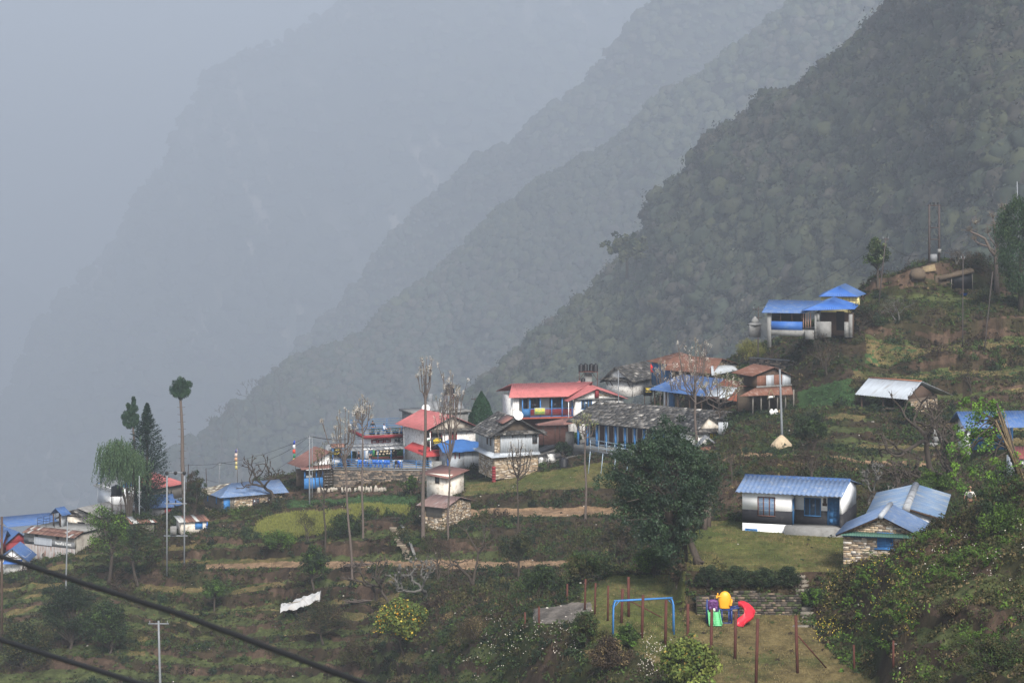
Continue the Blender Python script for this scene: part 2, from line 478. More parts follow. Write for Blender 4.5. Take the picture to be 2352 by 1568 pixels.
def region(u, r):
 """ground type weights: 0 scrub bank,1 lawn,2 dry field,3 path dirt,4 bright green/yellow crop,5 red earth, 6 gravel, 7 paving"""
 k = np.zeros(u.shape, int)
 wob = fbm(u / 25.0, r * 3.0, 4, 21) * 0.5
 rw = r + wob * 0.7
 uw = u + wob * 24
 k[(rw > 8.05) & (rw < 9.0) & (uw > 470) & (uw < 1330)] = 3
 k[(r > 0) & (r < 4.02) & (uw > 1440 + np.clip(3 - r, 0, 3) * 60) & (uw < 2075 - r * 56)] = 2
 k[(r > 2.6) & (r < 6.0) & (uw > 1330) & (uw <= 1570)] = 1
 k[(r > 3.2) & (r < 4.4) & (uw > 1225) & (uw < 1355)] = 6
 k[(r >= 4.98) & (r < 6.9) & (u > 1575) & (uw < 1950)] = 1
 k[((uw - 715) / 128) ** 2 + ((rw - 11.5) / .7) ** 2 < 1] = 4
 k[(rw > 11.5) & (rw < 13.3) & (uw > 790) & (uw < 940)] = 4
 k[(r > 12.0) & (r < 13.1) & (uw > 1040) & (uw < 1480)] = 3
 k[(r > 13.95) & (r < 16.1) & (uw > 1065) & (uw < 1420)] = 1
 k[(rw > 13.2) & (rw < 14.4) & (uw > 660) & (uw < 960)] = 8
 k[(rw > 14.6) & (rw < 15.8) & (uw > 640) & (uw < 1000)] = 5
 k[(rw > 12.1) & (rw < 12.9) & (uw > 700) & (uw < 800)] = 5
 k[(r > 16.95) & (r < 18.9) & (uw > 690) & (uw < 1420)] = 7
 k[(rw > 12.3) & (rw < 13.1) & (uw > 1655) & (uw < 2125)] = 3
 k[(rw > 9.2) & (rw < 10.1) & (uw > 1650) & (uw < 1760)] = 5
 k[(rw > 8.1) & (rw < 9.2) & (uw > 1640) & (uw < 1720)] = 5
 for a, b, lo in ((19.1, 20.0, 1960), (21.05, 22.0, 1990)):
  k[(rw > a) & (rw < b) & (uw > lo)] = 2
  k[(rw > a) & (rw < b) & (uw > lo) & (wob > 0.10)] = 8
  k[(rw > a) & (rw < b) & (uw > lo) & (wob < -0.06)] = 9
 k[(rw > 17.2) & (rw < 19) & (uw > 1830) & (uw < 1960)] = 8
 for a in (2.0, 4.0, 5.0, 6.0):
  k[(rw > a + 0.05) & (rw < a + 0.6) & (uw > 330) & (uw < 700)] = 9
 k[(wob > 0.19) & (k == 0) & (u < 1300)] = 5
 return k
GK = region(GU, GR)
_n = fbm(GX / 9.0, GD / 9.0, 3, 33)
GK = np.where((GK == 0) & (GT > .4) & (_n > -.16), 9, GK)
GK = np.where((GK == 0) & (GT > .4), 2, GK)
GK = np.where((GK == 0) & (GRS > .4) & (fbm(GX / 5.0, GZ, 3, 35) > .04), 5, GK)
bank = (GK == 0) | (GK == 5) | (GK == 9)
nz = fbm(GX / 2.2, GD / 2.2, 4, 3) * 0.9 + fbm(GX / 0.6, GD / 0.6, 2, 9) * 0.25
nz2 = fbm(GX / 3.0, GD / 3.0, 3, 4) * 0.12
amp = np.where(bank, 1.0, 0.0)
for _ in range(3):
 amp = (amp + np.roll(amp, 1, 1) + np.roll(amp, -1, 1) + np.roll(amp, 1, 0) + np.roll(amp, -1, 0)) / 5
GZ2 = GZ + nz * amp + nz2 * (1 - amp) + fbm(GX / 4.5, GD / 3.5, 3, 88) * 1.5 * amp * np.clip((GU - 1960) / 80, 0, 1) * (GD < 142)
GZ2[0] -= 3
KC = {0: (0.072, 0.054, 0.032), 1: (0.100, 0.105, 0.030), 2: (0.150, 0.115, 0.050), 3: (0.26, 0.17, 0.10), 4: (0.14, 0.145, 0.038),
   5: (0.085, 0.056, 0.038), 6: (0.16, 0.14, 0.12), 7: (0.21, 0.20, 0.185), 8: (0.045, 0.085, 0.028), 9: (0.072, 0.084, 0.030)}
def kcol(k, x, y):
 c = np.zeros(k.shape + (3,))
 for i, q in KC.items(): c[k == i] = q
 n1 = fbm(x / 1.7, y / 3.0, 5, 41)[..., None]; n2 = fbm(x / 9.0, y / 9.0, 3, 43)[..., None]; n3 = fbm(x / 0.5, y / 0.9, 3, 47)[..., None]
 dry = np.array([0.16, 0.115, 0.055]); grn = np.array([0.055, 0.085, 0.022]); brn = np.array([0.075, 0.050, 0.034])
 isl = ((k == 1) | (k == 2))[..., None]
 isb = (k == 0)[..., None]
 c = np.where(isl, c * (1 - np.clip(n2 * 2.0, 0, 1)) + dry * np.clip(n2 * 2.0, 0, 1), c)
 c = np.where(isl, c * (1 - np.clip(-n1 * 2.2, 0, .8)) + grn * np.clip(-n1 * 2.2, 0, .8), c)
 c = np.where(isb, c * (1 - np.clip(n1 * 4, 0, 1)) + brn * np.clip(n1 * 4, 0, 1), c)
 c = np.where(isb, c * (1 - np.clip(-n2 * 3, 0, 1)) + grn * 0.8 * np.clip(-n2 * 3, 0, 1), c)
 return np.clip(c * np.where(isb, .5, .74) * (1 + n3 * 1.2) * (1 + n1 * 0.6), 0.004, 1)
nr_, nc_ = GX.shape
idx = np.arange(nr_ * nc_).reshape(nr_, nc_)
gq = np.stack([idx[:-1, :-1], idx[:-1, 1:], idx[1:, 1:], idx[1:, :-1]], -1).reshape(-1, 4)
fk = GK[:-1, :-1].ravel()
fx = (GX[:-1, :-1] + GX[1:, 1:]).ravel() / 2; fy = (GD[:-1, :-1] + GD[1:, 1:]).ravel() / 2
b = MB()
b.quads(np.stack([GX, GD, GZ2], -1).reshape(-1, 3), gq, kcol(fk, fx, fy))
M_ground = mat('ground', (0.1, 0.1, 0.1), 0.95, 0.45, 4.5, bump=1.0, vcol=True, spec=0.1)
ground_ob = b.build('hillside_ground', M_ground, smooth=True)
tag(ground_ob, 'terraced hillside ground of grass, scrub and brown earth', 'ground', kind='structure')
def ground_ud(u, d):
 """height of the ground at column u, distance d"""
 j = int(np.clip((u - US[0]) / 3.3, 0, len(US) - 2)); f = (u - US[j]) / 3.3
 z = 0
 for jj, w in ((j, 1 - f), (j + 1, f)):
  z += w * np.interp(d, GD[:, jj], GZ2[:, jj])
 return float(z)
def ground(x, y):
 return ground_ud(x / y * FPX + UC, y)
def G(u, v, dmin=90, dmax=330, far=False):
 """point of the ground seen at picture position (u, v); far=True takes the farthest surface there"""
 j = int(np.clip((u - US[0]) / 3.3, 0, len(US) - 2)); f = (u - US[j]) / 3.3
 D = GD[:, j] * (1 - f) + GD[:, j + 1] * f; Z = GZ2[:, j] * (1 - f) + GZ2[:, j + 1] * f
 vv = VH - Z / D * FPX
 ok = np.where((vv[:-1] >= v) & (vv[1:] < v) & (D[:-1] >= dmin) & (D[1:] <= dmax))[0]
 if len(ok) == 0:
  d = float(np.interp(v, vv[::-1], D[::-1])) if v < 1700 else 120.0
  return Vector(((u - UC) / FPX * d, d, ground_ud(u, d)))
 i = ok[-1] if far else ok[0]
 t = (vv[i] - v) / (vv[i] - vv[i + 1]); d = float(D[i] + (D[i + 1] - D[i]) * t)
 return Vector(((u - UC) / FPX * d, d, -(v - VH) / FPX * d))
CAN_M = leafmat('forest_leaves', rough=0.9)
def spur(name, label, ridge, foot_v, foot_f, back, n_s, n_t, rough, tree, colset, seed, slide=None, ncrown=0, cards=60, flabel=None, k=1.0):
 """ridge: (u,v,d) left to right. Surface falls from the ridge to a foot nearer the camera and drops behind it."""
 rs = np.random.RandomState(seed)
 ru = np.array([p[0] for p in ridge], float); rv = np.array([p[1] for p in ridge], float); rd = np.array([p[2] for p in ridge], float) * k
 rv = np.maximum(rv, -150)
 rough = tuple(q * k for q in rough); tree = tree * k
 us = np.linspace(ru[0], ru[-1], n_s)
 v = np.interp(us, ru, rv); d = np.interp(us, ru, rd)
 X = (us - UC) / FPX * d; Y = d; Z = -(v - VH) / FPX * d
 fv = np.interp(us, ru, np.broadcast_to(foot_v, ru.shape)); fd = d * foot_f
 ufoot = us
 FX = (ufoot - UC) / FPX * fd; FZ = -(fv - VH) / FPX * fd
 T = np.linspace(-0.35, 1, n_t)[:, None]
 t = np.clip(T, 0, 1)
 prof = t ** 1.15
 PX = X * (1 - t) + FX * t; PY = Y * (1 - t) + fd * t; PZ = Z * (1 - prof) + FZ * prof
 bk = np.clip(-T, 0, 1)
 PX = PX + bk * 0; PY = PY + bk * back; PZ = PZ - bk * back * 0.9
 n1 = fbm(PX / rough[0] + PZ / rough[0] * 0.5, PZ / rough[0] * 0.35, 5, seed)
 n2 = fbm(PX / (rough[0] * 0.2), PZ / (rough[0] * 0.2), 4, seed + 9)
 fade = np.clip(t * 4, 0.15, 1)
 PY = PY - n1 * rough[1] * fade * 2
 PZ = PZ + n2 * rough[2]
 ii = np.arange(n_s * n_t).reshape(n_t, n_s)
 q = np.stack([ii[:-1, :-1], ii[:-1, 1:], ii[1:, 1:], ii[1:, :-1]], -1).reshape(-1, 4)
 c = np.array(colset[0])[None] * (1 + 1.2 * n2[:-1, :-1].reshape(-1, 1)) + 0.02 * n1[:-1, :-1].reshape(-1, 1)
 if slide is not None:
  c = slide(PX[:-1, :-1].ravel(), PY[:-1, :-1].ravel(), PZ[:-1, :-1].ravel(), c)
 b = MB(); b.quads(np.stack([PX, PY, PZ], -1).reshape(-1, 3), q, np.clip(c, 0.003, 1))
 o = b.build(name, mat('mountain_soil', (0.1, 0.1, 0.1), 0.95, 0.3, 0.05, vcol=True, spec=0.05), smooth=True)
 tag(o, label, 'mountain', kind='structure')
 if ncrown:
  tt = rs.rand(ncrown) ** 1.0 * 0.98
  tt[: ncrown // 12] = rs.rand(ncrown // 12) * 0.03
  ss = rs.rand(ncrown)
  fi = (0.35 / 1.35 + tt * (1 / 1.35)) * (n_t - 1); fj = ss * (n_s - 1)
  i0 = np.minimum(fi.astype(int), n_t - 2); j0 = np.minimum(fj.astype(int), n_s - 2)
  a = (fi - i0)[:, None]; bb = (fj - j0)[:, None]
  P = np.stack([PX, PY, PZ], -1)
  C = P[i0, j0] * (1 - a) * (1 - bb) + P[i0 + 1, j0] * a * (1 - bb) + P[i0, j0 + 1] * (1 - a) * bb + P[i0 + 1, j0 + 1] * a * bb
  pv = VH - C[:, 2] / C[:, 1] * FPX; pu = C[:, 0] / C[:, 1] * FPX + UC
  keep = (pv > -60) & (pv < 1330) & (pu > -60) & (pu < 2420)
  C = C[keep]; m = len(C)
  S = np.clip(tree * np.exp(rs.randn(m) * .35) * (1 + .7 * np.clip(fbm(C[:, 0] / rough[0] * 1.2, C[:, 2] / rough[0] * 1.2, 2, seed + 40) * 2, -.4, .6)), .4 * tree, 1.7 * tree)
  gr = fbm(C[:, 0] / rough[0] * 2.4, C[:, 2] / rough[0] * 2.4, 3, seed + 31)
  pal = np.array(colset[1]); k = np.clip(((gr + 0.5) * 1.5 - 0.25 + rs.randn(m) * 0.22) * len(pal), 0, len(pal) - 1).astype(int)
  cc = (pal[k] * .62 + pal.mean(0) * .38) * rs.uniform(0.82, 1.2, (m, 1)) * (1 + 1.3 * np.clip(fbm(C[:, 0] / rough[0] * .9 + C[:, 2] / rough[0] * .5, C[:, 2] / rough[0] * .5, 3, seed + 50), -.35, .5))[:, None]
  cards_v = []
  n = cards
  dirs = rs.randn(m, n, 3); dirs /= np.linalg.norm(dirs, axis=2, keepdims=True)
  rad = rs.uniform(0.75, 1.0, (m, n, 1)) ** 0.5
  lob = 1 + 0.25 * np.sin(dirs[:, :, :1] * 5 + rs.rand(m, 1, 1) * 6) + 0.2 * np.sin(dirs[:, :, 2:] * 7 + rs.rand(m, 1, 1) * 6)
  cen = C[:, None, :] + dirs * rad * lob * S[:, None, None] * np.array([1, 1, 0.85]) * 0.55 + np.array([0, 0, 1]) * S[:, None, None] * 0.35
  nn = dirs + rs.randn(m, n, 3) * 0.28
  e1 = np.cross(nn, rs.randn(m, n, 3)); e1 /= np.linalg.norm(e1, axis=2, keepdims=True)
  e2 = np.cross(nn, e1); e2 /= np.linalg.norm(e2, axis=2, keepdims=True)
  sz = ((S * tree)[:, None, None] ** .5 * rs.uniform(0.045, 0.12, (m, n, 1)) * .8)
  vv = np.stack([cen - e1 * sz, cen + e2 * sz * 0.8, cen + e1 * sz, cen - e2 * sz * 0.8], 2).reshape(-1, 3)
  qq = np.arange(len(vv)).reshape(-1, 4)
  col = np.repeat(cc, n, axis=0) * rs.uniform(0.7, 1.3, (m * n, 1))
  th = np.linspace(.25, np.pi * .62, 5)[:, None]; ph = np.arange(8)[None] * np.pi / 4
  U = np.stack([np.sin(th) * np.cos(ph), np.sin(th) * np.sin(ph), np.cos(th) + 0 * ph], -1).reshape(-1, 3); U = np.concatenate([U, [[0, 0, 1.]]])
  F_ = np.array([(i * 8 + j, i * 8 + (j + 1) % 8, (i + 1) * 8 + (j + 1) % 8, (i + 1) * 8 + j) for i in range(4) for j in range(8)] + [(40, j, (j + 1) % 8, (j + 1) % 8) for j in range(8)])
  BV = C[:, None, :] + U[None] * (rs.uniform(.55, 1.1, (m, 41, 1))) * S[:, None, None] * np.array([.5, .5, .46]) + np.array([0, 0, 1]) * S[:, None, None] * .35
  fb = MB(); fb.quads(vv, qq, col)
  for q_ in (F_[:32], F_[32:, :3]): fb.quads(BV.reshape(-1, 3), (q_[None] + (np.arange(m) * 41)[:, None, None]).reshape(-1, q_.shape[1]), np.repeat(cc * .95, len(q_), axis=0))
  fo = fb.build('forest', CAN_M, smooth=True)
  tag(fo, flabel, 'forest', kind='stuff')
 return P if ncrown else None
G1 = [(0.060, 0.066, 0.036), (0.030, 0.044, 0.026), (0.066, 0.074, 0.034), (0.034, 0.048, 0.028), (0.060, 0.054, 0.044), (0.078, 0.066, 0.056), (0.040, 0.056, 0.042)]
S1P = spur('near_mountainside', 'dark wooded mountainside rising steeply behind the upper houses', 
  [(1020, 1010, 800), (1120, 880, 780), (1180, 830, 770), (1290, 745, 745), (1400, 650, 725), (1480, 565, 705), (1510, 470, 690), (1640, 330, 650), (1880, 190, 590), (2020, 90, 560), (2120, -10, 530), (2300, -250, 480), (2700, -600, 430)],
  1500, 0.62, 160, 220, 150, (60, 34, 7), 4.3, ((0.045, 0.045, 0.030), G1), 3, k=2.0, ncrown=14000, cards=84,
  flabel='dark broadleaf forest covering the nearest mountainside on the right')
spur('middle_mountainside', 'hazy wooded mountainside of brown and green trees behind the village roofs',
  [(120, 1330, 900), (250, 1190, 960), (380, 1065, 1000), (490, 985, 1050), (640, 868, 1100), (720, 830, 1120), (820, 788, 1150), (930, 700, 1180), (1020, 640, 1200), (1140, 500, 1200), (1230, 430, 1190), (1400, 350, 1170), (1500, 250, 1150), (1700, 120, 1120), (1950, -80, 1080), (2300, -400, 1050)],
  1500, 0.72, 260, 240, 120, (90, 46, 9), 4.7, ((0.045, 0.045, 0.032), G1), 5, k=2.7, ncrown=13000, cards=24,
  flabel='hazy green and brown forest on the middle mountainside')
spur('farther_mountainside', 'pale blue hazy mountain spur falling from upper right to the valley',
  [(150, 1420, 1800), (300, 1260, 1900), (480, 1050, 2000), (640, 860, 2100), (760, 720, 2150), (900, 560, 2150), (1060, 400, 2100), (1200, 320, 2050), (1350, 190, 2000), (1480, 30, 1950), (1650, -120, 1900), (2000, -400, 1900)],
  1600, 0.75, 500, 240, 100, (160, 90, 20), 8.5, ((0.045, 0.048, 0.035), G1), 8, k=2.3, ncrown=9000, cards=14,
  flabel='pale hazy forest on the farther mountain spur')
def slides(x, y, z, c):
 u = x / y * FPX + UC; v = VH - z / y * FPX
 w = fbm(u / 60.0, v / 60.0, 4, 77)
 s = (u - v * 0.42)      # streaks lean down to the right
 m = np.clip((fbm(s / 30.0, v / 160.0, 4, 78) - 0.09) * 12, 0, 1) * np.clip((fbm(u / 200.0, v / 200.0, 2, 80) + 0.02) * 6, 0, 1)
 low = ((u < 260) & (v > 1040) & (u < (v - 930) * 1.0)).astype(float) * np.clip((fbm((u - v * 0.6) / 30.0, v / 120.0, 3, 79) + 0.02) * 9, 0, 1)
 m = np.clip(m * 0.8 + low, 0, 1)[:, None]
 return c * (1 - m) + np.array([0.34, 0.30, 0.26]) * m
spur('far_mountain', 'huge pale mountain flank fading into haze with bare landslip streaks',
  [(-600, 1180, 3600), (-200, 1080, 3800), (0, 960, 4000), (60, 820, 4150), (120, 705, 4300), (180, 655, 4400), (230, 600, 4400), (280, 540, 4500), (330, 440, 4500), (385, 395, 4500), (410, 300, 4550), (440, 262, 4600), (465, 190, 4600), (500, 160, 4600), (600, 110, 4650), (640, 100, 4650), (690, 70, 4700), (740, 40, 4700), (790, 0, 4700), (900, -110, 4700), (1200, -300, 4700), (2000, -600, 4700)],
  1700, 0.6, 900, 420, 220, (380, 190, 40), 22.0, ((0.055, 0.060, 0.045), G1), 12, k=1.9, slide=slides, ncrown=5500, cards=10,
  flabel='faint forest along the far mountain flank')
spur('distant_ridge', 'faintest distant ridge low on the left beyond the valley',
  [(-900, 350, 7000), (-300, 520, 7000), (0, 622, 7000), (60, 655, 7000), (130, 710, 7000), (300, 860, 7000), (500, 1000, 7000)],
  1500, 0.75, 900, 160, 60, (500, 90, 20), 10, ((0.06, 0.06, 0.05), G1), 15, k=1.9)
b = MB()
vy = [(150, -150), (900, -330), (1600, -480), (4000, -1000), (14500, -2300)]
b.add([(x, y, z) for (y, z) in vy for x in (-1500 - y * 0.45, 900 + y * 0.1)], [(2 * i, 2 * i + 1, 2 * i + 3, 2 * i + 2) for i in range(4)], (0.06, 0.06, 0.045))
tag(b.build('valley_floor', mat('valley', (0.06, 0.06, 0.045), 0.95, 0.3, 0.02)), 'hazy valley bottom far below the village', 'valley', kind='structure')
M = {}
M['white'] = mat('whitewash', (0.84, 0.84, 0.83), 0.9, 0.06, 5, dirt=(0.5, 0.48, 0.44), dirt_amt=0.12, dirt_scale=3)
M['whitestone'] = mat('whitewashed_stone', (0.70, 0.68, 0.64), 0.9, 0.30, 7.0, bump=1.0, dirt=(0.28, 0.25, 0.22), dirt_amt=0.42, dirt_scale=2.5)
M['cream'] = mat('cream_plaster', (0.70, 0.64, 0.55), 0.9, 0.2, 4.0, dirt=(0.30, 0.25, 0.19), dirt_amt=0.5, dirt_scale=2.0)
M['black'] = mat('black_wall_paint', (0.018, 0.018, 0.022), 0.8, 0.25, 2.0, dirt=(0.06, 0.058, 0.055), dirt_amt=0.25, dirt_scale=1.2)
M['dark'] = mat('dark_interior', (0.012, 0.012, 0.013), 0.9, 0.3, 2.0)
M['concrete'] = mat('concrete', (0.20, 0.198, 0.19), 0.95, 0.2, 2.5, bump=0.5, dirt=(0.12, 0.115, 0.105), dirt_amt=0.5, dirt_scale=1.2)
M['bluemetal'] = mat('blue_painted_metal', (0.05, 0.11, 0.26), 0.55, 0.14, 0.9, stretch=(1, 1, 1), dirt=(0.12, 0.16, 0.24), dirt_amt=0.5, dirt_scale=2.6)
M['bluefaded'] = mat('faded_blue_metal', (0.11, 0.17, 0.29), 0.6, 0.2, 1.2, dirt=(0.19, 0.22, 0.27), dirt_amt=0.5, dirt_scale=2.4)
M['bluedeep'] = mat('deep_blue_metal', (0.035, 0.11, 0.34), 0.55, 0.14, 1.2, dirt=(0.06, 0.14, 0.33), dirt_amt=0.4)
M['tarp'] = mat('blue_tarpaulin', (0.035, 0.11, 0.29), 0.6, 0.2, 1.5)
M['bluewood'] = mat('blue_painted_wood', (0.035, 0.125, 0.27), 0.7, 0.25, 5.0)
M['bluepaint'] = mat('bright_blue_paint', (0.045, 0.17, 0.40), 0.6, 0.2, 3.0)
M['redmetal'] = mat('red_roof_metal', (0.40, 0.125, 0.12), 0.6, 0.14, 0.9, dirt=(0.27, 0.10, 0.085), dirt_amt=0.45, dirt_scale=2)
M['redpaint'] = mat('dark_red_paint', (0.20, 0.025, 0.03), 0.7, 0.2, 2.0)
M['rust'] = mat('rusty_tin', (0.16, 0.075, 0.05), 0.8, 0.3, 1.5, stretch=(2, 0.5, 1), dirt=(0.26, 0.22, 0.20), dirt_amt=0.3, dirt_scale=1.5)
M['brownroof'] = mat('brown_painted_tin', (0.17, 0.085, 0.07), 0.7, 0.2, 1.5, dirt=(0.22, 0.16, 0.14), dirt_amt=0.25)
M['tin'] = mat('grey_tin', (0.34, 0.36, 0.38), 0.5, 0.22, 1.6, stretch=(3, 3, 0.4), dirt=(0.20, 0.17, 0.15), dirt_amt=0.3, dirt_scale=1.5)
M['tinroof'] = mat('bright_tin', (0.40, 0.43, 0.46), 0.45, 0.18, 1.4, stretch=(2.5, 0.3, 1), dirt=(0.24, 0.22, 0.20), dirt_amt=0.3)
M['awning'] = mat('grey_awning_sheet', (0.17, 0.175, 0.18), 0.6, 0.25, 3.0)
M['rusttin'] = mat('rust_streaked_tin', (0.27, 0.26, 0.25), 0.8, 0.3, 1.8, stretch=(2.5, 2.5, 0.35), dirt=(0.16, 0.07, 0.045), dirt_amt=0.55, dirt_scale=1.6)
M['stone'] = mat('laid_stone', (0.3, 0.26, 0.2), 0.95, 0.25, 9.0, vcol=True, bump=0.6)
M['mortar'] = mat('mud_mortar', (0.085, 0.065, 0.048), 0.95, 0.3, 5.0)
M['slate'] = mat('slate', (0.1, 0.1, 0.1), 0.9, 0.22, 6.0, vcol=True, dirt=(0.20, 0.185, 0.155), dirt_amt=0.25, dirt_scale=3)
M['wood'] = mat('dark_wood', (0.07, 0.045, 0.032), 0.85, 0.3, 4.0, stretch=(4, 4, 0.5))
M['brownwood'] = mat('brown_window_wood', (0.11, 0.055, 0.045), 0.8, 0.3, 4.0)
M['greywood'] = mat('weathered_planks', (0.16, 0.145, 0.125), 0.9, 0.35, 3.0, stretch=(8, 8, 0.4))
M['bamboo'] = mat('split_bamboo', (0.20, 0.15, 0.085), 0.8, 0.3, 4.0)
M['glass'] = mat('window_glass', (0.05, 0.06, 0.07), 0.15, 0.2, 2.0, spec=0.6)
M['paleglass'] = mat('pale_window_glass', (0.42, 0.45, 0.48), 0.3, 0.2, 2.0, spec=0.5)
M['steel'] = mat('galvanised_steel', (0.17, 0.18, 0.19), 0.5, 0.15, 3.0)
M['rustpost'] = mat('rusty_post', (0.075, 0.026, 0.019), 0.85, 0.35, 4.0)
M['blackplastic'] = mat('black_plastic', (0.012, 0.012, 0.014), 0.45, 0.2, 2.0, spec=0.4)
M['whiteplastic'] = mat('white_plastic', (0.72, 0.72, 0.70), 0.5, 0.1, 2.0)
M['blueplastic'] = mat('blue_plastic', (0.02, 0.10, 0.42), 0.45, 0.1, 2.0)
M['greenpaint'] = mat('green_paint', (0.05, 0.20, 0.07), 0.7, 0.2, 2.0)
M['yellowwall'] = mat('pale_yellow_wall', (0.50, 0.44, 0.20), 0.85, 0.15, 2.0)
M['cloth'] = mat('white_cloth', (0.70, 0.69, 0.66), 0.9, 0.12, 3.0)
M['thatch'] = mat('old_thatch', (0.10, 0.075, 0.052), 0.95, 0.4, 5.0, stretch=(5, 1, 1), bump=1.0)
M['sand'] = mat('pale_sand', (0.42, 0.33, 0.22), 0.95, 0.2, 3.0, bump=0.6)
M['bark'] = mat('bark', (0.055, 0.044, 0.035), 0.95, 0.35, 5.0, stretch=(3, 3, 0.6), bump=1.0)
M['palebark'] = mat('pale_bark', (0.105, 0.083, 0.070), 0.95, 0.3, 5.0, stretch=(3, 3, 0.8), bump=0.8)
M['greybark'] = mat('grey_bark', (0.10, 0.095, 0.085), 0.95, 0.3, 6.0, bump=0.8)
M['leaf'] = leafmat('leaves')
M['signblack'] = mat('sign_black', (0.012, 0.012, 0.012), 0.5, 0.1, 2.0)
M['signyellow'] = mat('sign_yellow', (0.75, 0.55, 0.03), 0.6, 0.05, 2.0)
M['signwhite'] = mat('sign_white', (0.65, 0.65, 0.62), 0.7, 0.1, 2.0)
M['skin'] = mat('skin', (0.28, 0.15, 0.10), 0.6, 0.05, 2.0)
M['hair'] = mat('dark_hair', (0.012, 0.010, 0.009), 0.6, 0.1, 2.0)
class Fr:
 """a building frame: origin at front-left base A, x towards front-right base B, y away, z up"""
 def __init__(s, a, bb, za=None):
  s.A = W(*a); B = W(*bb)
  if za is not None: s.A.z = za
  d = (B - s.A); d.z = 0
  s.L = d.length; s.rz = math.atan2(d.y, d.x)
  s.M = Matrix.Translation(s.A) @ Matrix.Rotation(s.rz, 4, 'Z'); s.I = s.M.inverted()
 def hit(s, u, v, y=0.0):
  """local (x,z) of picture point on the plane y=const"""
  o = s.I @ Vector((0, 0, 0)); p = s.I @ W(u, v, 100.0); d = p - o
  t = (y - o.y) / d.y
  q = o + d * t
  return q.x, q.z
 def hitx(s, u, v, x=0.0):
  """local (y,z) on the plane x=const"""
  o = s.I @ Vector((0, 0, 0)); p = s.I @ W(u, v, 100.0); d = p - o
  t = (x - o.x) / d.x
  q = o + d * t
  return q.y, q.z
 def hitz(s, u, v, z=0.0):
  o = s.I @ Vector((0, 0, 0)); p = s.I @ W(u, v, 100.0); d = p - o
  t = (z - o.z) / d.z
  q = o + d * t
  return q.x, q.y
 def pix(s, p):
  return pix(s.M @ Vector(p))
 def thing(s, name, label, cat, group=None):
  return thing(name, label, cat, tuple(s.A), s.rz, group)
def window(par, x0, x1, z0, z1, y, frame_m, pane_m, nx=2, nz=1, bar=0.05, dirn=-1, name='window', axis='y', depth=0.06, slat=0):
 """frame proud of plane y (outside = dirn), pane behind; window > pane"""
 f = MB(); p = MB()
 def bx(mb, a0, a1, b0, b1, y0, y1):
  lo, hi = min(y0, y1), max(y0, y1)
  if axis == 'y': mb.box(a0, a1, lo, hi, b0, b1)
  else: mb.box(lo, hi, a0, a1, b0, b1)
 yo = y + dirn * depth
 bx(f, x0, x1, z1 - bar, z1, y + dirn * 0.004, yo); bx(f, x0, x1, z0, z0 + bar, y + dirn * 0.004, yo)
 bx(f, x0, x0 + bar, z0 + bar, z1 - bar, y + dirn * 0.004, yo); bx(f, x1 - bar, x1, z0 + bar, z1 - bar, y + dirn * 0.004, yo)
 for i in range(1, nx):
  xm = x0 + (x1 - x0) * i / nx
  bx(f, xm - bar / 2, xm + bar / 2, z0 + bar, z1 - bar, y + dirn * 0.004, yo - dirn * 0.006)
 for i in range(1, nz):
  zm = z0 + (z1 - z0) * i / nz
  bx(f, x0 + bar, x1 - bar, zm - bar / 2, zm + bar / 2, y + dirn * 0.004, yo - dirn * 0.012)
 if slat:
  n = slat
  for i in range(n):
   zm = z0 + bar + (z1 - z0 - 2 * bar) * (i + 0.5) / n
   bx(f, x0 + bar, x1 - bar, zm - 0.012, zm + 0.012, y + dirn * 0.02, yo - dirn * 0.015)
 fo = f.build(name, frame_m, par)
 bx(p, x0 + bar, x1 - bar, z0 + bar, z1 - bar, y + dirn * 0.006, y + dirn * 0.018)
 p.build('pane', pane_m, fo)
 return fo
def door(par, x0, x1, z0, z1, y, m, dirn=-1, axis='y', panels=True, handle=True):
 f = MB()
 def bx(mb, a0, a1, b0, b1, y0, y1):
  lo, hi = min(y0, y1), max(y0, y1)
  if axis == 'y': mb.box(a0, a1, lo, hi, b0, b1)
  else: mb.box(lo, hi, a0, a1, b0, b1)
 bx(f, x0, x1, z0, z1, y + dirn * 0.004, y + dirn * 0.04)
 w = x1 - x0
 if panels:
  for i in range(2):
   for j in range(4):
    a0 = x0 + w * (0.12 + 0.42 * i); b0 = z0 + (z1 - z0) * (0.06 + 0.235 * j)
    bx(f, a0, a0 + w * 0.34, b0, b0 + (z1 - z0) * 0.17, y + dirn * 0.04, y + dirn * 0.058)
  for e in ((x0 - 0.06, x0), (x1, x1 + 0.06)):
   bx(f, e[0], e[1], z0, z1 + 0.06, y + dirn * 0.004, y + dirn * 0.075)
  bx(f, x0, x1, z1, z1 + 0.06, y + dirn * 0.004, y + dirn * 0.075)
 o = f.build('door', m, par)
 if handle:
  h = MB(); bx(h, x0 + w * 0.08, x0 + w * 0.12, z0 + 0.95, z0 + 1.1, y + dirn * 0.06, y + dirn * 0.11)
  h.build('handle', M['steel'], o)
 return o
def posts(par, pts, z0, z1, w, m, name='post'):
 for (x, y) in pts:
  MB().box(x - w / 2, x + w / 2, y - w / 2, y + w / 2, z0, z1).build(name, m, par)
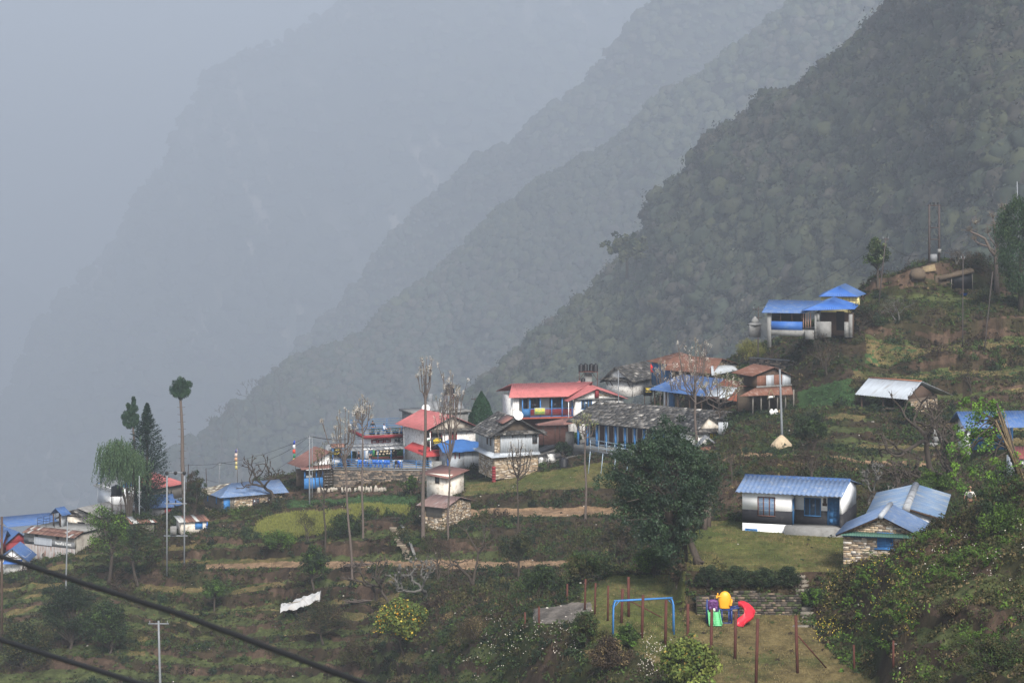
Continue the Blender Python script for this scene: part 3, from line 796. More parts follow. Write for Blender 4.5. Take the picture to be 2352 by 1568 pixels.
def text_mesh(s, size, depth, m, parent, loc, rot=(math.pi / 2, 0, 0), name='lettering', xs=1.0, sub=None, bold=0.0):
 c = bpy.data.curves.new(name, 'FONT')
 c.body = s; c.size = size; c.extrude = depth; c.align_x = 'CENTER'; c.align_y = 'CENTER'; c.offset = bold
 o = bpy.data.objects.new('tmp', c)
 COL.objects.link(o)
 bpy.context.view_layer.update()
 me = bpy.data.meshes.new_from_object(o.evaluated_get(bpy.context.evaluated_depsgraph_get()))
 COL.objects.unlink(o); bpy.data.objects.remove(o)
 me.materials.clear(); me.materials.append(m)
 t = bpy.data.objects.new(name, me)
 COL.objects.link(t)
 setparent(t, parent)
 t.location = loc; t.rotation_euler = rot; t.scale = (xs, 1, 1)
 return t
def railing(name, label, cat, pts, h, nrail, m, group=None, post_every=1.6, r=0.022):
 """pts world points along the foot; rails + posts"""
 t = thing(name, label, cat, tuple(pts[0]), 0, group)
 o = Vector(pts[0])
 P = [Vector(p) - o for p in pts]
 for k in range(nrail):
  z = h * (k + 1) / nrail if nrail > 1 else h
  MB().tube([p + Vector((0, 0, z)) for p in P], r, 5).build('rail', m, t)
 for a, bq in zip(P[:-1], P[1:]):
  n = max(1, int((bq - a).length / post_every))
  for i in range(n + 1):
   if i == 0 and a is not P[0]: continue
   q = a.lerp(bq, i / n)
   MB().tube([q, q + Vector((0, 0, h))], r * 1.3, 5).build('post', m, t)
 return t
f = Fr((1705, 1232, 166.5), (1935, 1214, 164.3))
LZ = W(1820, 1217, 165.5).z - f.A.z          # level of the lawn above the corner
t = f.thing('school_house', 'white house with black lower walls and light blue tin roof on the lawn', 'house')
L = f.L; WD = 5.2
ov = 0.5; ox = 0.4
ze_ = f.hit(1800, 1135, -ov)[1]; zr_ = f.hit(1840, 1097, WD / 2)[1]
ztop = ze_ + ov * (zr_ - ze_) / (WD / 2 + ov) + 0.02; zt = ztop
zsp = f.hit(1750, 1171)[1]; zbk = f.hit(1750, 1201.6)[1]
xr = f.hit(1818, 1180)[0]; rec = 1.0   # recessed porch begins
rz_ = zr_ - ztop - .06
def gable(x, mb, z0, rise=rz_, w=WD, th=0.2, xdir=1):
 mb.prism([(0, z0), (w, z0), (w, ztop), (w / 2, ztop + rise), (0, ztop)], x, x + th * xdir, axis='x')
wl = MB()
wl.box(0, xr, 0.0, 0.2, zsp, ztop - 0.02)                 # front left, white
wl.box(xr - 0.2, xr, 0.2, rec + 0.2, zsp, ztop - 0.02)     # return into the porch
wl.box(xr, L - 0.02, rec + 0.003, rec + 0.2, zsp, ztop - 0.02)
wl.box(0.2, L - 0.2, WD - 0.2, WD, -0.6, ztop)
wl.box(0.003, xr, 0.003, 0.2, -0.9, zbk)                   # lower white base
wl.prism([(0, zsp), (WD, zsp), (WD, ztop), (WD / 2, ztop + rz_), (0, ztop)], L, L - 0.2, axis='x')
wl.prism([(0.2, -0.9), (WD, -0.9), (WD, ztop), (WD / 2, ztop + rz_), (0.2, ztop)], 0.0, 0.2, axis='x')
wl.build('wall', M['white'], t)
bk = MB()
bk.box(-0.012, xr + 0.012, -0.014, 0.2, zbk, zsp)
bk.box(xr - 0.2, xr + 0.012, 0.2, rec, zbk - 0.05, zsp)
bk.box(xr + 0.012, L, rec - 0.012, rec + 0.2, zbk - 0.3, zsp)
bk.box(L - 0.2, L + 0.012, -0.01, WD + 0.01, LZ - 0.5, zsp)
bk.build('lower_wall', M['black'], t)['label'] = 'wide black painted band'
pr = MB()
x0p = f.hit(1805, 1210)[0]
pr.box(x0p, L + 0.5, -0.55, rec, -0.3, zbk - 0.02 if zbk - 0.02 < LZ + 0.42 else LZ + 0.42)
PZ_ = min(zbk - 0.02, LZ + 0.42)
pr.build('porch_step', M['concrete'], t)
rf = MB()
e0 = (-ox, -ov, ze_); e1 = (L + .08, -ov, ze_); r0 = (-ox, WD / 2, ztop + rz_ + 0.08); r1 = (L + .08, WD / 2, ztop + rz_ + 0.08)
rf.sheet(e0, e1, r1, r0, pitch=0.32, h=0.05, th=0.02)
rf.sheet((-ox, WD + ov, ze_), (L + .5, WD + ov, ze_), r1, r0, pitch=0.18, h=0.03, th=0.02)
ro = rf.build('roof', M['bluefaded'], t)
rd = MB(); rd.slab([(-ox, WD / 2 - 0.5, ztop + rz_ - 0.10), (L + .1, WD / 2 - 0.5, ztop + rz_ - 0.10), (L + .1, WD / 2, ztop + rz_ + 0.17), (-ox, WD / 2, ztop + rz_ + 0.17)], 0.02)
rd.build('ridge_cap', M['bluemetal'], ro)
for xx in (-ox + 0.04,):
 un = MB(); un.bar((xx, -ov, ze_ - .06), (xx, WD / 2, ztop + rz_ - 0.02), 0.06, 0.1); un.bar((xx, WD + ov, ze_ - .06), (xx, WD / 2, ztop + rz_ - 0.02), 0.06, 0.1)
 un.build('barge_board', M['wood'], ro)
a, c1 = f.hit(1740.6, 1184); b2, c2 = f.hit(1781, 1141)
w1 = window(t, a, b2, c1, c2, -0.014, M['brownwood'], M['bluewood'], nx=3, nz=1, bar=0.07, name='window')
gr = MB()
for i in range(15):
 x = a + 0.07 + (b2 - a - 0.14) * (i + 0.5) / 15
 gr.box(x - 0.008, x + 0.008, -0.062, -0.05, c1 + 0.07, c2 - 0.07)
for k in (0.3, 0.5, 0.7): gr.box(a + 0.07, b2 - 0.07, -0.048, -0.038, c1 + (c2 - c1) * k, c1 + (c2 - c1) * k + 0.012)
gr.build('window_bars', M['paleglass'], w1)
a, c1 = f.hit(1847, 1184, rec); b2, c2 = f.hit(1886, 1143, rec)
w1 = window(t, a, b2, c1, c2, rec - 0.014, M['bluewood'], M['glass'], nx=3, nz=1, bar=0.07, name='window')
gr = MB()
for i in range(15):
 x = a + 0.07 + (b2 - a - 0.14) * (i + 0.5) / 15
 gr.box(x - 0.006, x + 0.006, rec - 0.062, rec - 0.05, c1 + 0.07, c2 - 0.07)
gr.build('window_bars', M['bluewood'], w1)
a, c1 = f.hit(1903, 1205, rec); b2, c2 = f.hit(1927, 1145, rec)
door(t, a, b2, PZ_, c2, rec - 0.014, M['bluewood'])
door(t, 0.25, rec - 0.05, PZ_, zt - 0.55, xr + 0.012, M['bluewood'], dirn=1, axis='x', panels=False)
a, c1 = f.hit(1714, 1236); b2, c2 = f.hit(1738, 1216)
door(t, a, b2, c1 - 0.3, c2, 0.003, M['bluepaint'], handle=False)
a, c1 = f.hit(1891, 1158, rec); b2, c2 = f.hit(1898, 1143, rec)
mm = MB(); mm.box(a, b2, rec - 0.03, rec, c1, c2); mm.box(a - 0.05, b2 + 0.05, rec - 0.035, rec, c1 - 0.1, c1 + 0.1)
mm.build('notice_plaque', M['wood'], t)
f = Fr((1937, 1299, 150.5), (2115, 1301, 149.2))
t = f.thing('stone_house', 'small house with pale stacked stone gable wall, blue shutters and blue tin roof', 'house')
L = f.L; D_ = 3.8
xa, za = f.hit(2025, 1183); ze = f.hit(1937, 1222)[1]; zr = za
zb = -0.7
wl = MB(); wl.prism([(0, zb), (L, zb), (L, ze), (L / 2, zr - 0.08), (0, ze)], 0.0, 0.3, axis='y')
wl.build('mortar_wall', M['mortar'], t)
wl = MB(); wl.prism([(0.02, zb), (L - 0.02, zb), (L - 0.02, ze), (L / 2, zr - 0.1), (0.02, ze)], D_ - 0.3, D_, axis='y')
wl.build('rear_wall', M['mortar'], t)
wh = MB(); wh.box(-0.012, 0.25, 0.06, D_ - 0.3, zb, ze); wh.build('side_wall', M['white'], t)
wh = MB(); wh.box(L - 0.25, L + 0.01, 0.3, D_ - 0.3, zb, ze); wh.build('side_wall', M['white'], t)
pal = [(0.40, 0.31, 0.21), (0.26, 0.20, 0.145), (0.52, 0.45, 0.36), (0.20, 0.16, 0.12), (0.34, 0.25, 0.16), (0.60, 0.55, 0.48), (0.13, 0.12, 0.11), (0.46, 0.37, 0.26)]
wx0, wz0 = f.hit(2015.5, 1258); wx1, wz1 = f.hit(2052, 1223)
st = MB(); st.stones([(0.0, zb), (L, zb), (L, wz0), (0.0, wz0)], 0.0, 0.34, 0.125, 0.06, pal)
st.stones([(0.0, wz0), (wx0, wz0), (wx0, ze - 0.05), (0.0, ze - 0.05)], 0.0, 0.34, 0.12, 0.06, pal)
st.stones([(wx1, wz0), (L, wz0), (L, ze - 0.05), (wx1, ze - 0.05)], 0.0, 0.34, 0.12, 0.06, pal)
st.stones([(0.25, ze + 0.05), (L - 0.25, ze + 0.05), (L / 2, zr - 0.12)], 0.0, 0.34, 0.115, 0.06, pal)
st.build('stone_facing', M['stone'], t)
rf = MB(); ov = 0.5; oy = 0.55
rise_l = (zr + 0.02, )
ex0, ez0 = f.hit(1923, 1222, -oy)
rf.sheet((-0.42, D_ + 0.7, ze - 0.1), (-0.42, -oy, ze - 0.1), (L / 2, -oy, zr + 0.05), (L / 2, D_ + 0.7, zr + 0.05), pitch=0.3, h=0.045)
rf.sheet((L + 0.42, D_ + 0.7, ze - 0.1), (L + 0.42, -oy, ze - 0.1), (L / 2, -oy, zr + 0.05), (L / 2, D_ + 0.7, zr + 0.05), pitch=0.3, h=0.045)
ro = rf.build('roof', M['bluefaded'], t)
rd = MB(); rd.tube([(L / 2, -oy - 0.02, zr + 0.02), (L / 2, D_ + 0.7, zr + 0.02)], 0.17, 10); rd.build('ridge_cap', M['tin'], ro)
un = MB(); un.bar((-0.4, -oy + 0.1, ze - 0.17), (L / 2, -oy + 0.1, zr - 0.03), 0.05, 0.09); un.build('barge_board', M['wood'], ro); un = MB(); un.bar((L + 0.4, -oy + 0.1, ze - 0.17), (L / 2, -oy + 0.1, zr - 0.03), 0.05, 0.09)
un.build('barge_board', M['wood'], ro)
aw = MB(); aw.sheet((-0.1, -0.55, ze - 0.1), (L + 0.1, -0.55, ze - 0.1), (L + 0.1, -0.06, ze + 0.09), (-0.1, -0.06, ze + 0.09), pitch=0.16, h=0.03)
aw.build('awning', mat('green_tin', (0.06, 0.13, 0.10), 0.6, 0.2, 3.0), t)
MB().box(-0.05, L + 0.05, -0.10, -0.065, ze - 0.24, ze - 0.12).build('fascia', M['bluewood'], t)
w1 = window(t, wx0, wx1, wz0, wz1, -0.04, M['bluepaint'], M['bluewood'], nx=2, nz=1, bar=0.06, name='shuttered_window', slat=9)
MB().box(wx0 - 0.18, wx1 + 0.18, -0.16, -0.045, wz0 - 0.07, wz0 - 0.005).build('sill', M['bluepaint'], w1)
f = Fr((2000, 1245, 156.6), (2163, 1245, 155.6))
t = f.thing('long_house', 'long house under a faded blue tin roof with grey ridge, behind the stone house', 'house')
L = f.L
zr = f.hit(2082, 1165)[1]; zeL = f.hit(1986, 1186)[1]; zeR = f.hit(2166, 1191)[1]; ze = (zeL + zeR) / 2
D_ = 10.2
xr_ = f.hit(2082, 1165)[0]
x0e = f.hit(1986, 1186)[0]; x1e = f.hit(2168, 1191)[0]
wl = MB(); wl.prism([(x0e + 0.5, -0.6), (x1e - 0.5, -0.6), (x1e - 0.5, zeR + 0.1), (xr_, zr - 0.1), (x0e + 0.5, zeL + 0.1)], 0.35, 0.6, axis='y')
wl.prism([(x0e + 0.5, -0.6), (x1e - 0.5, -0.6), (x1e - 0.5, zeR + 0.1), (xr_, zr - 0.1), (x0e + 0.5, zeL + 0.1)], D_ - 0.3, D_, axis='y')
wl.box(x0e + 0.5, x0e + 0.75, 0.6, D_ - 0.3, -0.6, zeL); wl.box(x1e - 0.75, x1e - 0.5, 0.6, D_ - 0.3, -0.6, zeR)
wl.build('wall', M['white'], t)
rf = MB()
for (xe, zz) in ((x0e, zeL), (x1e, zeR)):
 rf.sheet((xe, D_ + 0.3, zz), (xe, 0, zz), (xr_, 0, zr), (xr_, D_ + 0.3, zr), pitch=0.3, h=0.045)
ro = rf.build('roof', mat('worn_blue_metal', (0.13, 0.20, 0.31), 0.55, 0.2, 1.2, stretch=(0.6, 2.5, 1), dirt=(0.30, 0.31, 0.30), dirt_amt=0.55, dirt_scale=1.0), t)
rd = MB(); rd.tube([(xr_, -0.03, zr - 0.08), (xr_, D_ + 0.3, zr - 0.08)], 0.26, 10); rd.build('ridge_cap', mat('grey_ridge', (0.27, 0.28, 0.29), 0.7, 0.3, 2.0, dirt=(0.14, 0.14, 0.14), dirt_amt=0.5), ro)
un = MB(); un.bar((x0e, 0.03, zeL - 0.1), (xr_, 0.03, zr - 0.1), 0.05, 0.12); un.build('barge_board', M['wood'], ro); un = MB(); un.bar((x1e, 0.03, zeR - 0.1), (xr_, 0.03, zr - 0.1), 0.05, 0.12); un.build('barge_board', M['wood'], ro)
def gable_house(name, label, A, B, depth, eave_z, ridge_z, wall, roofm, roofkind='sheet', along='x', base=-0.8, ov=0.45, oe=0.4, apex=None,
    gablem=None, cat='house', group=None, stonepal=None, slate_size=0.5, back=True, roof_back=0.0, pitch=0.22):
 """along='x': ridge parallel to the front; along='y': ridge runs away from the camera, gable in front"""
 f = Fr(A, B); t = f.thing(name, label, cat, group); L = f.L
 f.ez, f.rz2, f.D = eave_z, ridge_z, depth
 w = MB(); th = 0.25
 ra = apex if apex is not None else (L / 2 if along == 'y' else depth / 2)
 if along == 'y':
  w.box(0, L, 0, th, base, eave_z - 0.003); w.box(0, L, depth - th, depth, base, eave_z)
  w.box(0, th, th, depth - th, base, eave_z); w.box(L - th, L, th, depth - th, base, eave_z)
  wo = w.build('wall', wall, t)
  for y0, y1 in ((.003, th), (depth - th, depth - .003)): MB().prism([(0, eave_z), (L, eave_z), (ra, ridge_z - 0.05)], y0, y1, axis='y').build('gable', gablem or wall, t)
  eL = eave_z - 0.05 - ov * (ridge_z - eave_z) / ra; eR = eave_z - 0.05 - ov * (ridge_z - eave_z) / (L - ra)
  q1 = ((-ov, depth + oe + roof_back, eL), (-ov, -oe, eL), (ra, -oe, ridge_z), (ra, depth + oe + roof_back, ridge_z))
  q2 = ((L + ov, depth + oe + roof_back, eR), (L + ov, -oe, eR), (ra, -oe, ridge_z), (ra, depth + oe + roof_back, ridge_z))
 else:
  w.box(0, L, 0, th, base, eave_z); w.box(0, L, depth - th, depth, base, eave_z)
  w.box(0, th, th, depth - th, base, eave_z); w.box(L - th, L, th, depth - th, base, eave_z)
  wo = w.build('wall', wall, t)
  for y0, y1 in ((.003, th), (L - th, L - .003)): MB().prism([(0, eave_z), (depth, eave_z), (ra, ridge_z - 0.05)], y0, y1, axis='x').build('gable', gablem or wall, t)
  eF = eave_z - 0.05 - ov * (ridge_z - eave_z) / ra
  q1 = ((-oe, -ov, eF), (L + oe, -ov, eF), (L + oe, ra, ridge_z), (-oe, ra, ridge_z))
  q2 = ((-oe, depth + ov, eF), (L + oe, depth + ov, eF), (L + oe, ra, ridge_z), (-oe, ra, ridge_z))
 r = MB()
 for q in (q1, q2):
  if roofkind == 'sheet': r.sheet(*q, pitch=pitch, h=0.03)
  else: r.slates(*q, size=slate_size)
 ro = r.build('roof', roofm, t)
 f.t, f.roof, f.wall, f.ra = t, ro, wo, ra
 return f
f = Fr((987, 1064, 286.0), (1092, 1064, 289.0))
t = f.thing('hotel_house', 'two storey white hotel with a pinkish red tin roof and dark red woodwork', 'hotel')
L = f.L; D_ = 7.0
zt = f.hit(1092, 983)[1]; za = f.hit(1040, 957)[1]; xa = f.hit(1040, 957)[0]
xw = f.hit(1015.5, 1040)[0]
w = MB()
zmid = f.hit(1000, 1033)[1]; zlow = zmid - 0.3
w.box(xw, L, 0, 0.3, -1.0, zt); w.box(L - 0.3, L, 0.3, D_, -1.0, zt); w.box(0, L - 0.3, D_ - 0.3, D_, -1.0, zt)
w.box(0, 0.9, 0.0, 0.3, -1.0, zlow)
w.box(0.02, 0.3, 1.2, D_ - 0.3, -1, zt)
wo = w.build('wall', M['whitestone'], t)
g = MB(); g.prism([(0, zt), (L, zt), (xa, za - 0.1)], 0.02, 0.3, axis='y'); g.build('gable', mat('stained_plaster', (0.42, 0.38, 0.32), 0.9, 0.3, 3.0, dirt=(0.12, 0.09, 0.07), dirt_amt=0.7, dirt_scale=1.5), t)
dk = MB(); dk.box(0.02, xw, 1.2, 1.4, zmid, zt); dk.box(0.9, xw, 0.8, 1.0, -1, zlow); dk.build('inner_wall', M['brownwood'], t)
fl = MB(); fl.box(-0.9, xw + 0.2, -0.6, 1.2, zlow, zmid); fl.build('balcony_floor', M['redpaint'], t)
for xx in (0.06, xw - 0.12): MB().box(xx, xx + 0.12, 0, 0.12, zmid, zt).build('post', M['redpaint'], t)
a, c1 = f.hit(1030, 1028); b2, c2 = f.hit(1049, 989)
window(t, a, b2, c1, c2, 0.0, M['redpaint'], M['brownwood'], nx=2, nz=1, bar=0.07, slat=12, name='shuttered_window')
cc = MB()
for i in range(9): cc.box(xw - 1.4 + i * 0.13, xw - 1.3 + i * 0.13, 0.9, 1.1, zmid + 0.6, zt - 0.2)
cc.build('door_curtain', M['greywood'], t)
q = MB()
for i in range(8): q.box(1.0 + i * 0.13, 1.07 + i * 0.13, 0.5, 0.56, -0.6, zlow - 0.05)
q.build('door_slats', M['awning'], t)
e_l = f.hit(976.6, 990, -0.6); e_r = f.hit(1105, 982, -0.6); apx = f.hit(1040, 954.5, -0.6)
rf = MB()
rf.sheet((e_l[0], D_ + 0.5, e_l[1] + 0.0), (e_l[0], -0.6, e_l[1]), (apx[0], -0.6, apx[1]), (apx[0], D_ + 0.5, apx[1]), pitch=0.3, h=0.035)
rf.sheet((e_r[0], D_ + 0.5, e_r[1]), (e_r[0], -0.6, e_r[1]), (apx[0], -0.6, apx[1]), (apx[0], D_ + 0.5, apx[1]), pitch=0.3, h=0.035)
rf.build('roof', M['redmetal'], t)
pt = MB(); pt.slates((0.1, -0.55, zt - 0.15), (L + 0.2, -0.55, zt - 0.15), (L + 0.1, 0.0, zt + 0.12), (0.2, 0.0, zt + 0.12), size=0.4); pt.build('pent_roof', M['slate'], t)
lr = MB(); lr.sheet((-1.2, 4.5, zmid - 0.15), (-1.2, -0.8, zmid - 0.5), (0.0, -0.3, zmid + 0.35), (0.0, 4.5, zmid + 0.5), pitch=0.3, h=0.03)
lr.sheet((-1.0, -1.05, zmid - 0.6), (xw + 0.3, -1.05, zmid - 0.6), (xw + 0.3, -0.55, zmid - 0.05), (-1.0, -0.55, zmid - 0.05), pitch=0.3, h=0.02)
lr.build('lower_roof', mat('bright_red_tin', (0.36, 0.05, 0.05), 0.6, 0.15, 1.0), t)
pp = MB(); pp.tube([f.hit(986, 994)[0:1] + (-0.2,) + (zt - 0.1,), (f.hit(987, 1020)[0], -0.25, zmid - 0.2), (f.hit(980, 1028)[0], -0.6, zmid - 0.5)], 0.05, 6)
pp.build('drain_pipe', M['whiteplastic'], t)
x0, z0 = f.hit(992.5, 1022, -0.72); x1, z1 = f.hit(1015.5, 1004, -0.72)
s = thing('hotel_sign', 'black hotel sign board with yellow lettering hung on the balcony front', 'sign', tuple(f.M @ Vector(((x0 + x1) / 2, -0.72, (z0 + z1) / 2))), f.rz)
hw, hh = (x1 - x0) / 2, (z1 - z0) / 2
MB().box(-hw, hw, -0.02, 0.05, -hh, hh).build('board', M['signblack'], s)
fm = MB(); fm.box(-hw - .03, hw + .03, -0.03, 0.05, hh, hh + .03); fm.box(-hw - .03, hw + .03, -0.03, 0.05, -hh - .03, -hh); fm.box(-hw - .03, -hw, -.03, .05, -hh, hh); fm.box(hw, hw + .03, -.03, .05, -hh, hh); fm.build('frame', M['steel'], s)
text_mesh('HOTEL', 0.2, 0.006, M['signyellow'], s, (0, -0.03, hh * 0.70), bold=0.004)
text_mesh('SHERPA', 0.34, 0.006, M['signyellow'], s, (0, -0.03, hh * 0.22), xs=0.86, bold=0.012)
text_mesh('& Restaurant', 0.19, 0.006, M['signyellow'], s, (0, -0.03, -hh * 0.38), xs=0.9)
text_mesh('& LODGE SERVICE', 0.11, 0.006, M['signwhite'], s, (0, -0.03, -hh * 0.78), xs=0.9)
x0, z0 = f.hit(981, 1012, -0.9); x1, z1 = f.hit(989, 1005, -0.9)
s = thing('small_sign', 'small white and green sign board beside the drain pipe', 'sign', tuple(f.M @ Vector((x0, -0.9, z0))), f.rz)
MB().box(0, x1 - x0, -.02, .02, 0, z1 - z0).build('board', M['signwhite'], s); MB().box(0.06, x1 - x0 - 0.06, -.03, -.021, 0.05, 0.16).build('stripe', M['greenpaint'], s)
HF = f
f2 = Fr((962, 1060, 296), (1075, 1060, 299)); t = f2.thing('rear_block', 'grey concrete block behind the red roofed hotel, flat roof crowded with solar heaters', 'building')
zz = f2.hit(1000, 946)[1]
MB().box(0, f2.L, 0, 5, -1, zz - 0.25).build('wall', M['concrete'], t)
MB().box(-0.3, f2.L + 0.3, -0.3, 5.3, zz - 0.25, zz).build('roof_slab', M['concrete'], t)
MB().box(-0.35, 2.6, -0.34, -0.3, zz - 0.28, zz + 0.05).build('red_fascia', M['redpaint'], t)
MB().box(-0.45, -0.1, -0.6, -0.35, zz - 4.2, zz - 1.2).build('red_column', M['redpaint'], t)
def heater(u0, u1, vt, vb, tank, lab):
 x0, z1 = f2.hit(u0, vt, 1.5); x1, _ = f2.hit(u1, vt, 1.5)
 p = f2.M @ Vector((x0, 0.6, zz))
 h = thing('solar_heater', lab, 'solar heater', tuple(p), f2.rz, 'solar water heaters on the rear block roof')
 wv = x1 - x0
 for k in range(2):
  a = wv * k / 2 + 0.03; c = wv * (k + 1) / 2 - 0.03
  MB().slab([(a, 0, 0.12), (c, 0, 0.12), (c, 1.0, z1 - zz), (a, 1.0, z1 - zz)], 0.08).build('collector_panel', M['awning'], h)
 fr = MB()
 for a in (0.05, wv * 0.5, wv - 0.05): fr.bar((a, 1.05, 0), (a, 1.0, z1 - zz), 0.05); fr.bar((a, -0.03, 0.1), (a, 0.98, z1 - zz), 0.04)
 fr.build('frame', M['steel'], h)
 if tank:
  mb = MB(); mb.lathe([(0.33, 0), (0.35, 0.05), (0.35, 0.85), (0.3, 0.92)], (wv * 0.42, 1.35, z1 - zz - 0.05), 16); mb.build('tank', M['steel'], h, smooth=False)
  MB().bar((wv * 0.42, 1.35, 0), (wv * 0.42, 1.35, z1 - zz), 0.4).build('stand', M['steel'], h)
heater(978.6, 1009, 921.7, 943, True, 'solar water heater with an upright shiny steel tank on the flat roof')
heater(1030, 1060, 922.7, 945, False, 'solar heater panels without a tank beside the raised black water tank')
def water_tank(loc, r, h, lab, stand=0.0, group=None, legs=True):
 k = thing('water_tank', lab, 'water tank', loc, 0, group)
 prof = [(r * 0.97, 0)]
 n = 7
 for i in range(n):
  z = h * 0.86 * i / n
  prof += [(r, z + 0.02), (r, z + h * 0.86 / n * 0.7), (r * 0.95, z + h * 0.86 / n * 0.85)]
 prof += [(r * 0.93, h * 0.88), (r * 0.55, h * 0.97), (r * 0.28, h * 0.98)]
 MB().lathe(prof, (0, 0, 0), 20).build('tank_body', M['blackplastic'], k)
 MB().lathe([(r * 0.3, h * 0.98), (r * 0.3, h * 1.05), (r * 0.2, h * 1.07)], (0, 0, 0), 14).build('lid', M['blackplastic'], k)
 if stand:
  q = MB()
  for sx in (-1, 1):
   for sy in (-1, 1): q.bar((sx * r * .8, sy * r * .8, -stand), (sx * r * .8, sy * r * .8, -0.03), 0.06)
   q.bar((sx * r * .8, -r * .8, -stand), (sx * r * .8, r * .8, -stand * 0.1), 0.04)
  for sy in (-1, 1): q.bar((-r * .8, sy * r * .82, -stand * 0.95), (r * .8, sy * r * .82, -stand * 0.08), 0.035)
  q.box(-r, r, -r, r, -0.05, -0.004)
  q.build('stand', M['rustpost'], k)
 return k
p = W(1033, 905, 298); water_tank(tuple(p), 0.58, 1.2, 'black water tank on a tall frame above the red roofed hotel', stand=p.z - (f2.A.z + zz))
def dish(loc, r, label, aim=(0.1, -1, 0.35), m=None, stem=0.5, name='satellite_dish'):
 k = thing(name, label, 'satellite dish', loc)
 a = Vector(aim).normalized(); q = a.to_track_quat('Z', 'Y').to_matrix().to_4x4()
 mb = MB(); vs = []; n = 18
 prof = [(0.02, 0), (r * .4, r * 0.05), (r * .75, r * 0.16), (r, r * 0.29), (r, r * 0.33), (r * .75, r * 0.2), (r * .4, r * 0.09), (0.02, 0.04)]
 mb.lathe(prof, (0, 0, 0), n)
 mb.V = [np.array([tuple(q @ Vector(v)) for v in mb.V[0]])]
 mb.build('reflector', m or M['whiteplastic'], k, smooth=True)
 MB().tube([(0, 0.08, -stem), (0, 0.08, 0)], 0.03, 6).build('stem', M['steel'], k)
 arm = MB(); arm.tube([a * 0.02 + Vector((0, 0, -r * .5)), a * r * 0.9], 0.015, 5); arm.box(a.x * r * .9 - .05, a.x * r * .9 + .05, a.y * r * .9 - .05, a.y * r * .9 + .05, a.z * r * .9 - .05, a.z * r * .9 + .05)
 arm.build('feed_arm', M['steel'], k)
 return k
dish(tuple(W(978, 938, 295)), 0.5, 'white satellite dish on the flat roof left of the solar heaters', stem=0.7)
f = Fr((1034, 1066, 283), (1112, 1068, 285)); t = f.thing('lean_to', 'corrugated tin lean-to under a rumpled blue tarpaulin roof beside the hotel', 'shed')
L = f.L; zt = f.hit(1070, 1030)[1]
w = MB(); w.sheet((L * .42, 0, -0.9), (L, 0, -0.9), (L, 0, zt), (L * .42, 0, zt), pitch=0.14, h=0.035); w.build('tin_wall', M['tin'], t)
w = MB(); w.box(0, L * .42, 0.02, 0.12, -0.9, zt); w.box(0, 0.1, 0.13, 3, -.9, zt); w.build('plank_wall', mat('pale_tin_wall', (0.40, 0.43, 0.46), 0.8, 0.2, 2.0, dirt=(0.2, 0.18, 0.16), dirt_amt=0.4), t)
MB().box(-0.35, 0.0, 0.0, 0.1, -0.9, zt).build('door', M['bluedeep'], t)
for a in (0.75, 1.3): MB().box(L * .42 - a, L * .42 - a + 0.16, -0.03, 0.015, zt - 1.1, zt).build('shutter', M['redpaint'], t)
tr = MB(); nx_, ny_ = 26, 12; vs = []; fs = []
for j in range(ny_ + 1):
 for i in range(nx_ + 1):
  x = -0.9 + (L + 1.3) * i / nx_; y = -0.7 + 3.6 * j / ny_
  rid = 1.2 - abs(y - 1.6) * 0.55 - max(0, (x - L * 0.55)) * 0.22 - max(0, 0.6 - x) * 0.25
  z = zt - 0.25 + max(0, rid) + mnoise.noise(Vector((x * 1.3, y * 1.3, 3))) * 0.16
  vs.append((x, y, z))
for j in range(ny_):
 for i in range(nx_):
  a = j * (nx_ + 1) + i; fs.append((a, a + 1, a + nx_ + 2, a + nx_ + 1))
tr.add(vs, fs); tr.add([(x, y, z - 0.03) for x, y, z in vs], [q[::-1] for q in fs])
tr.build('tarpaulin_roof', M['tarp'], t, smooth=True)
fl_ = MB(); fl_.slab([(L - 0.5, -0.9, zt - 0.1), (L + 0.5, -0.8, zt + 0.2), (L + 0.6, -0.1, zt + 0.9), (L + 0.2, -0.2, zt + 0.2)], 0.03); fl_.build('loose_sheet', M['tinroof'], t)
f = Fr((846, 1056, 294), (960, 1056, 296)); t = f.thing('dining_hall', 'green and cream dining hall with dark red slab roof used as a terrace', 'restaurant')
L = f.L; zs0 = f.hit(850, 1005)[1]; zs1 = f.hit(850, 997.7)[1]; zaw = f.hit(850, 1033)[1]
w = MB(); w.box(0, L, 0, 0.25, -0.6, zs0); w.box(0, 0.25, 0.25, 5.5, -.6, zs0); w.box(L - .25, L, .25, 5.5, -.6, zs0); w.box(0.25, L - .25, 5.25, 5.5, -.6, zs0)
w.build('wall', M['white'], t)
w = MB(); gx = [0.25, 0.36]; 
w.box(0.3, L + 0.02, -0.03, 0, 0.35, zaw); w.build('green_wall', M['greenpaint'], t)
MB().box(0.3, L + .02, -0.05, 0, -0.6, 0.33).build('red_plinth', mat('brick_red', (0.20, 0.055, 0.045), 0.8, 0.2, 2.0), t)
pv = MB(); rr2 = random.Random(5)
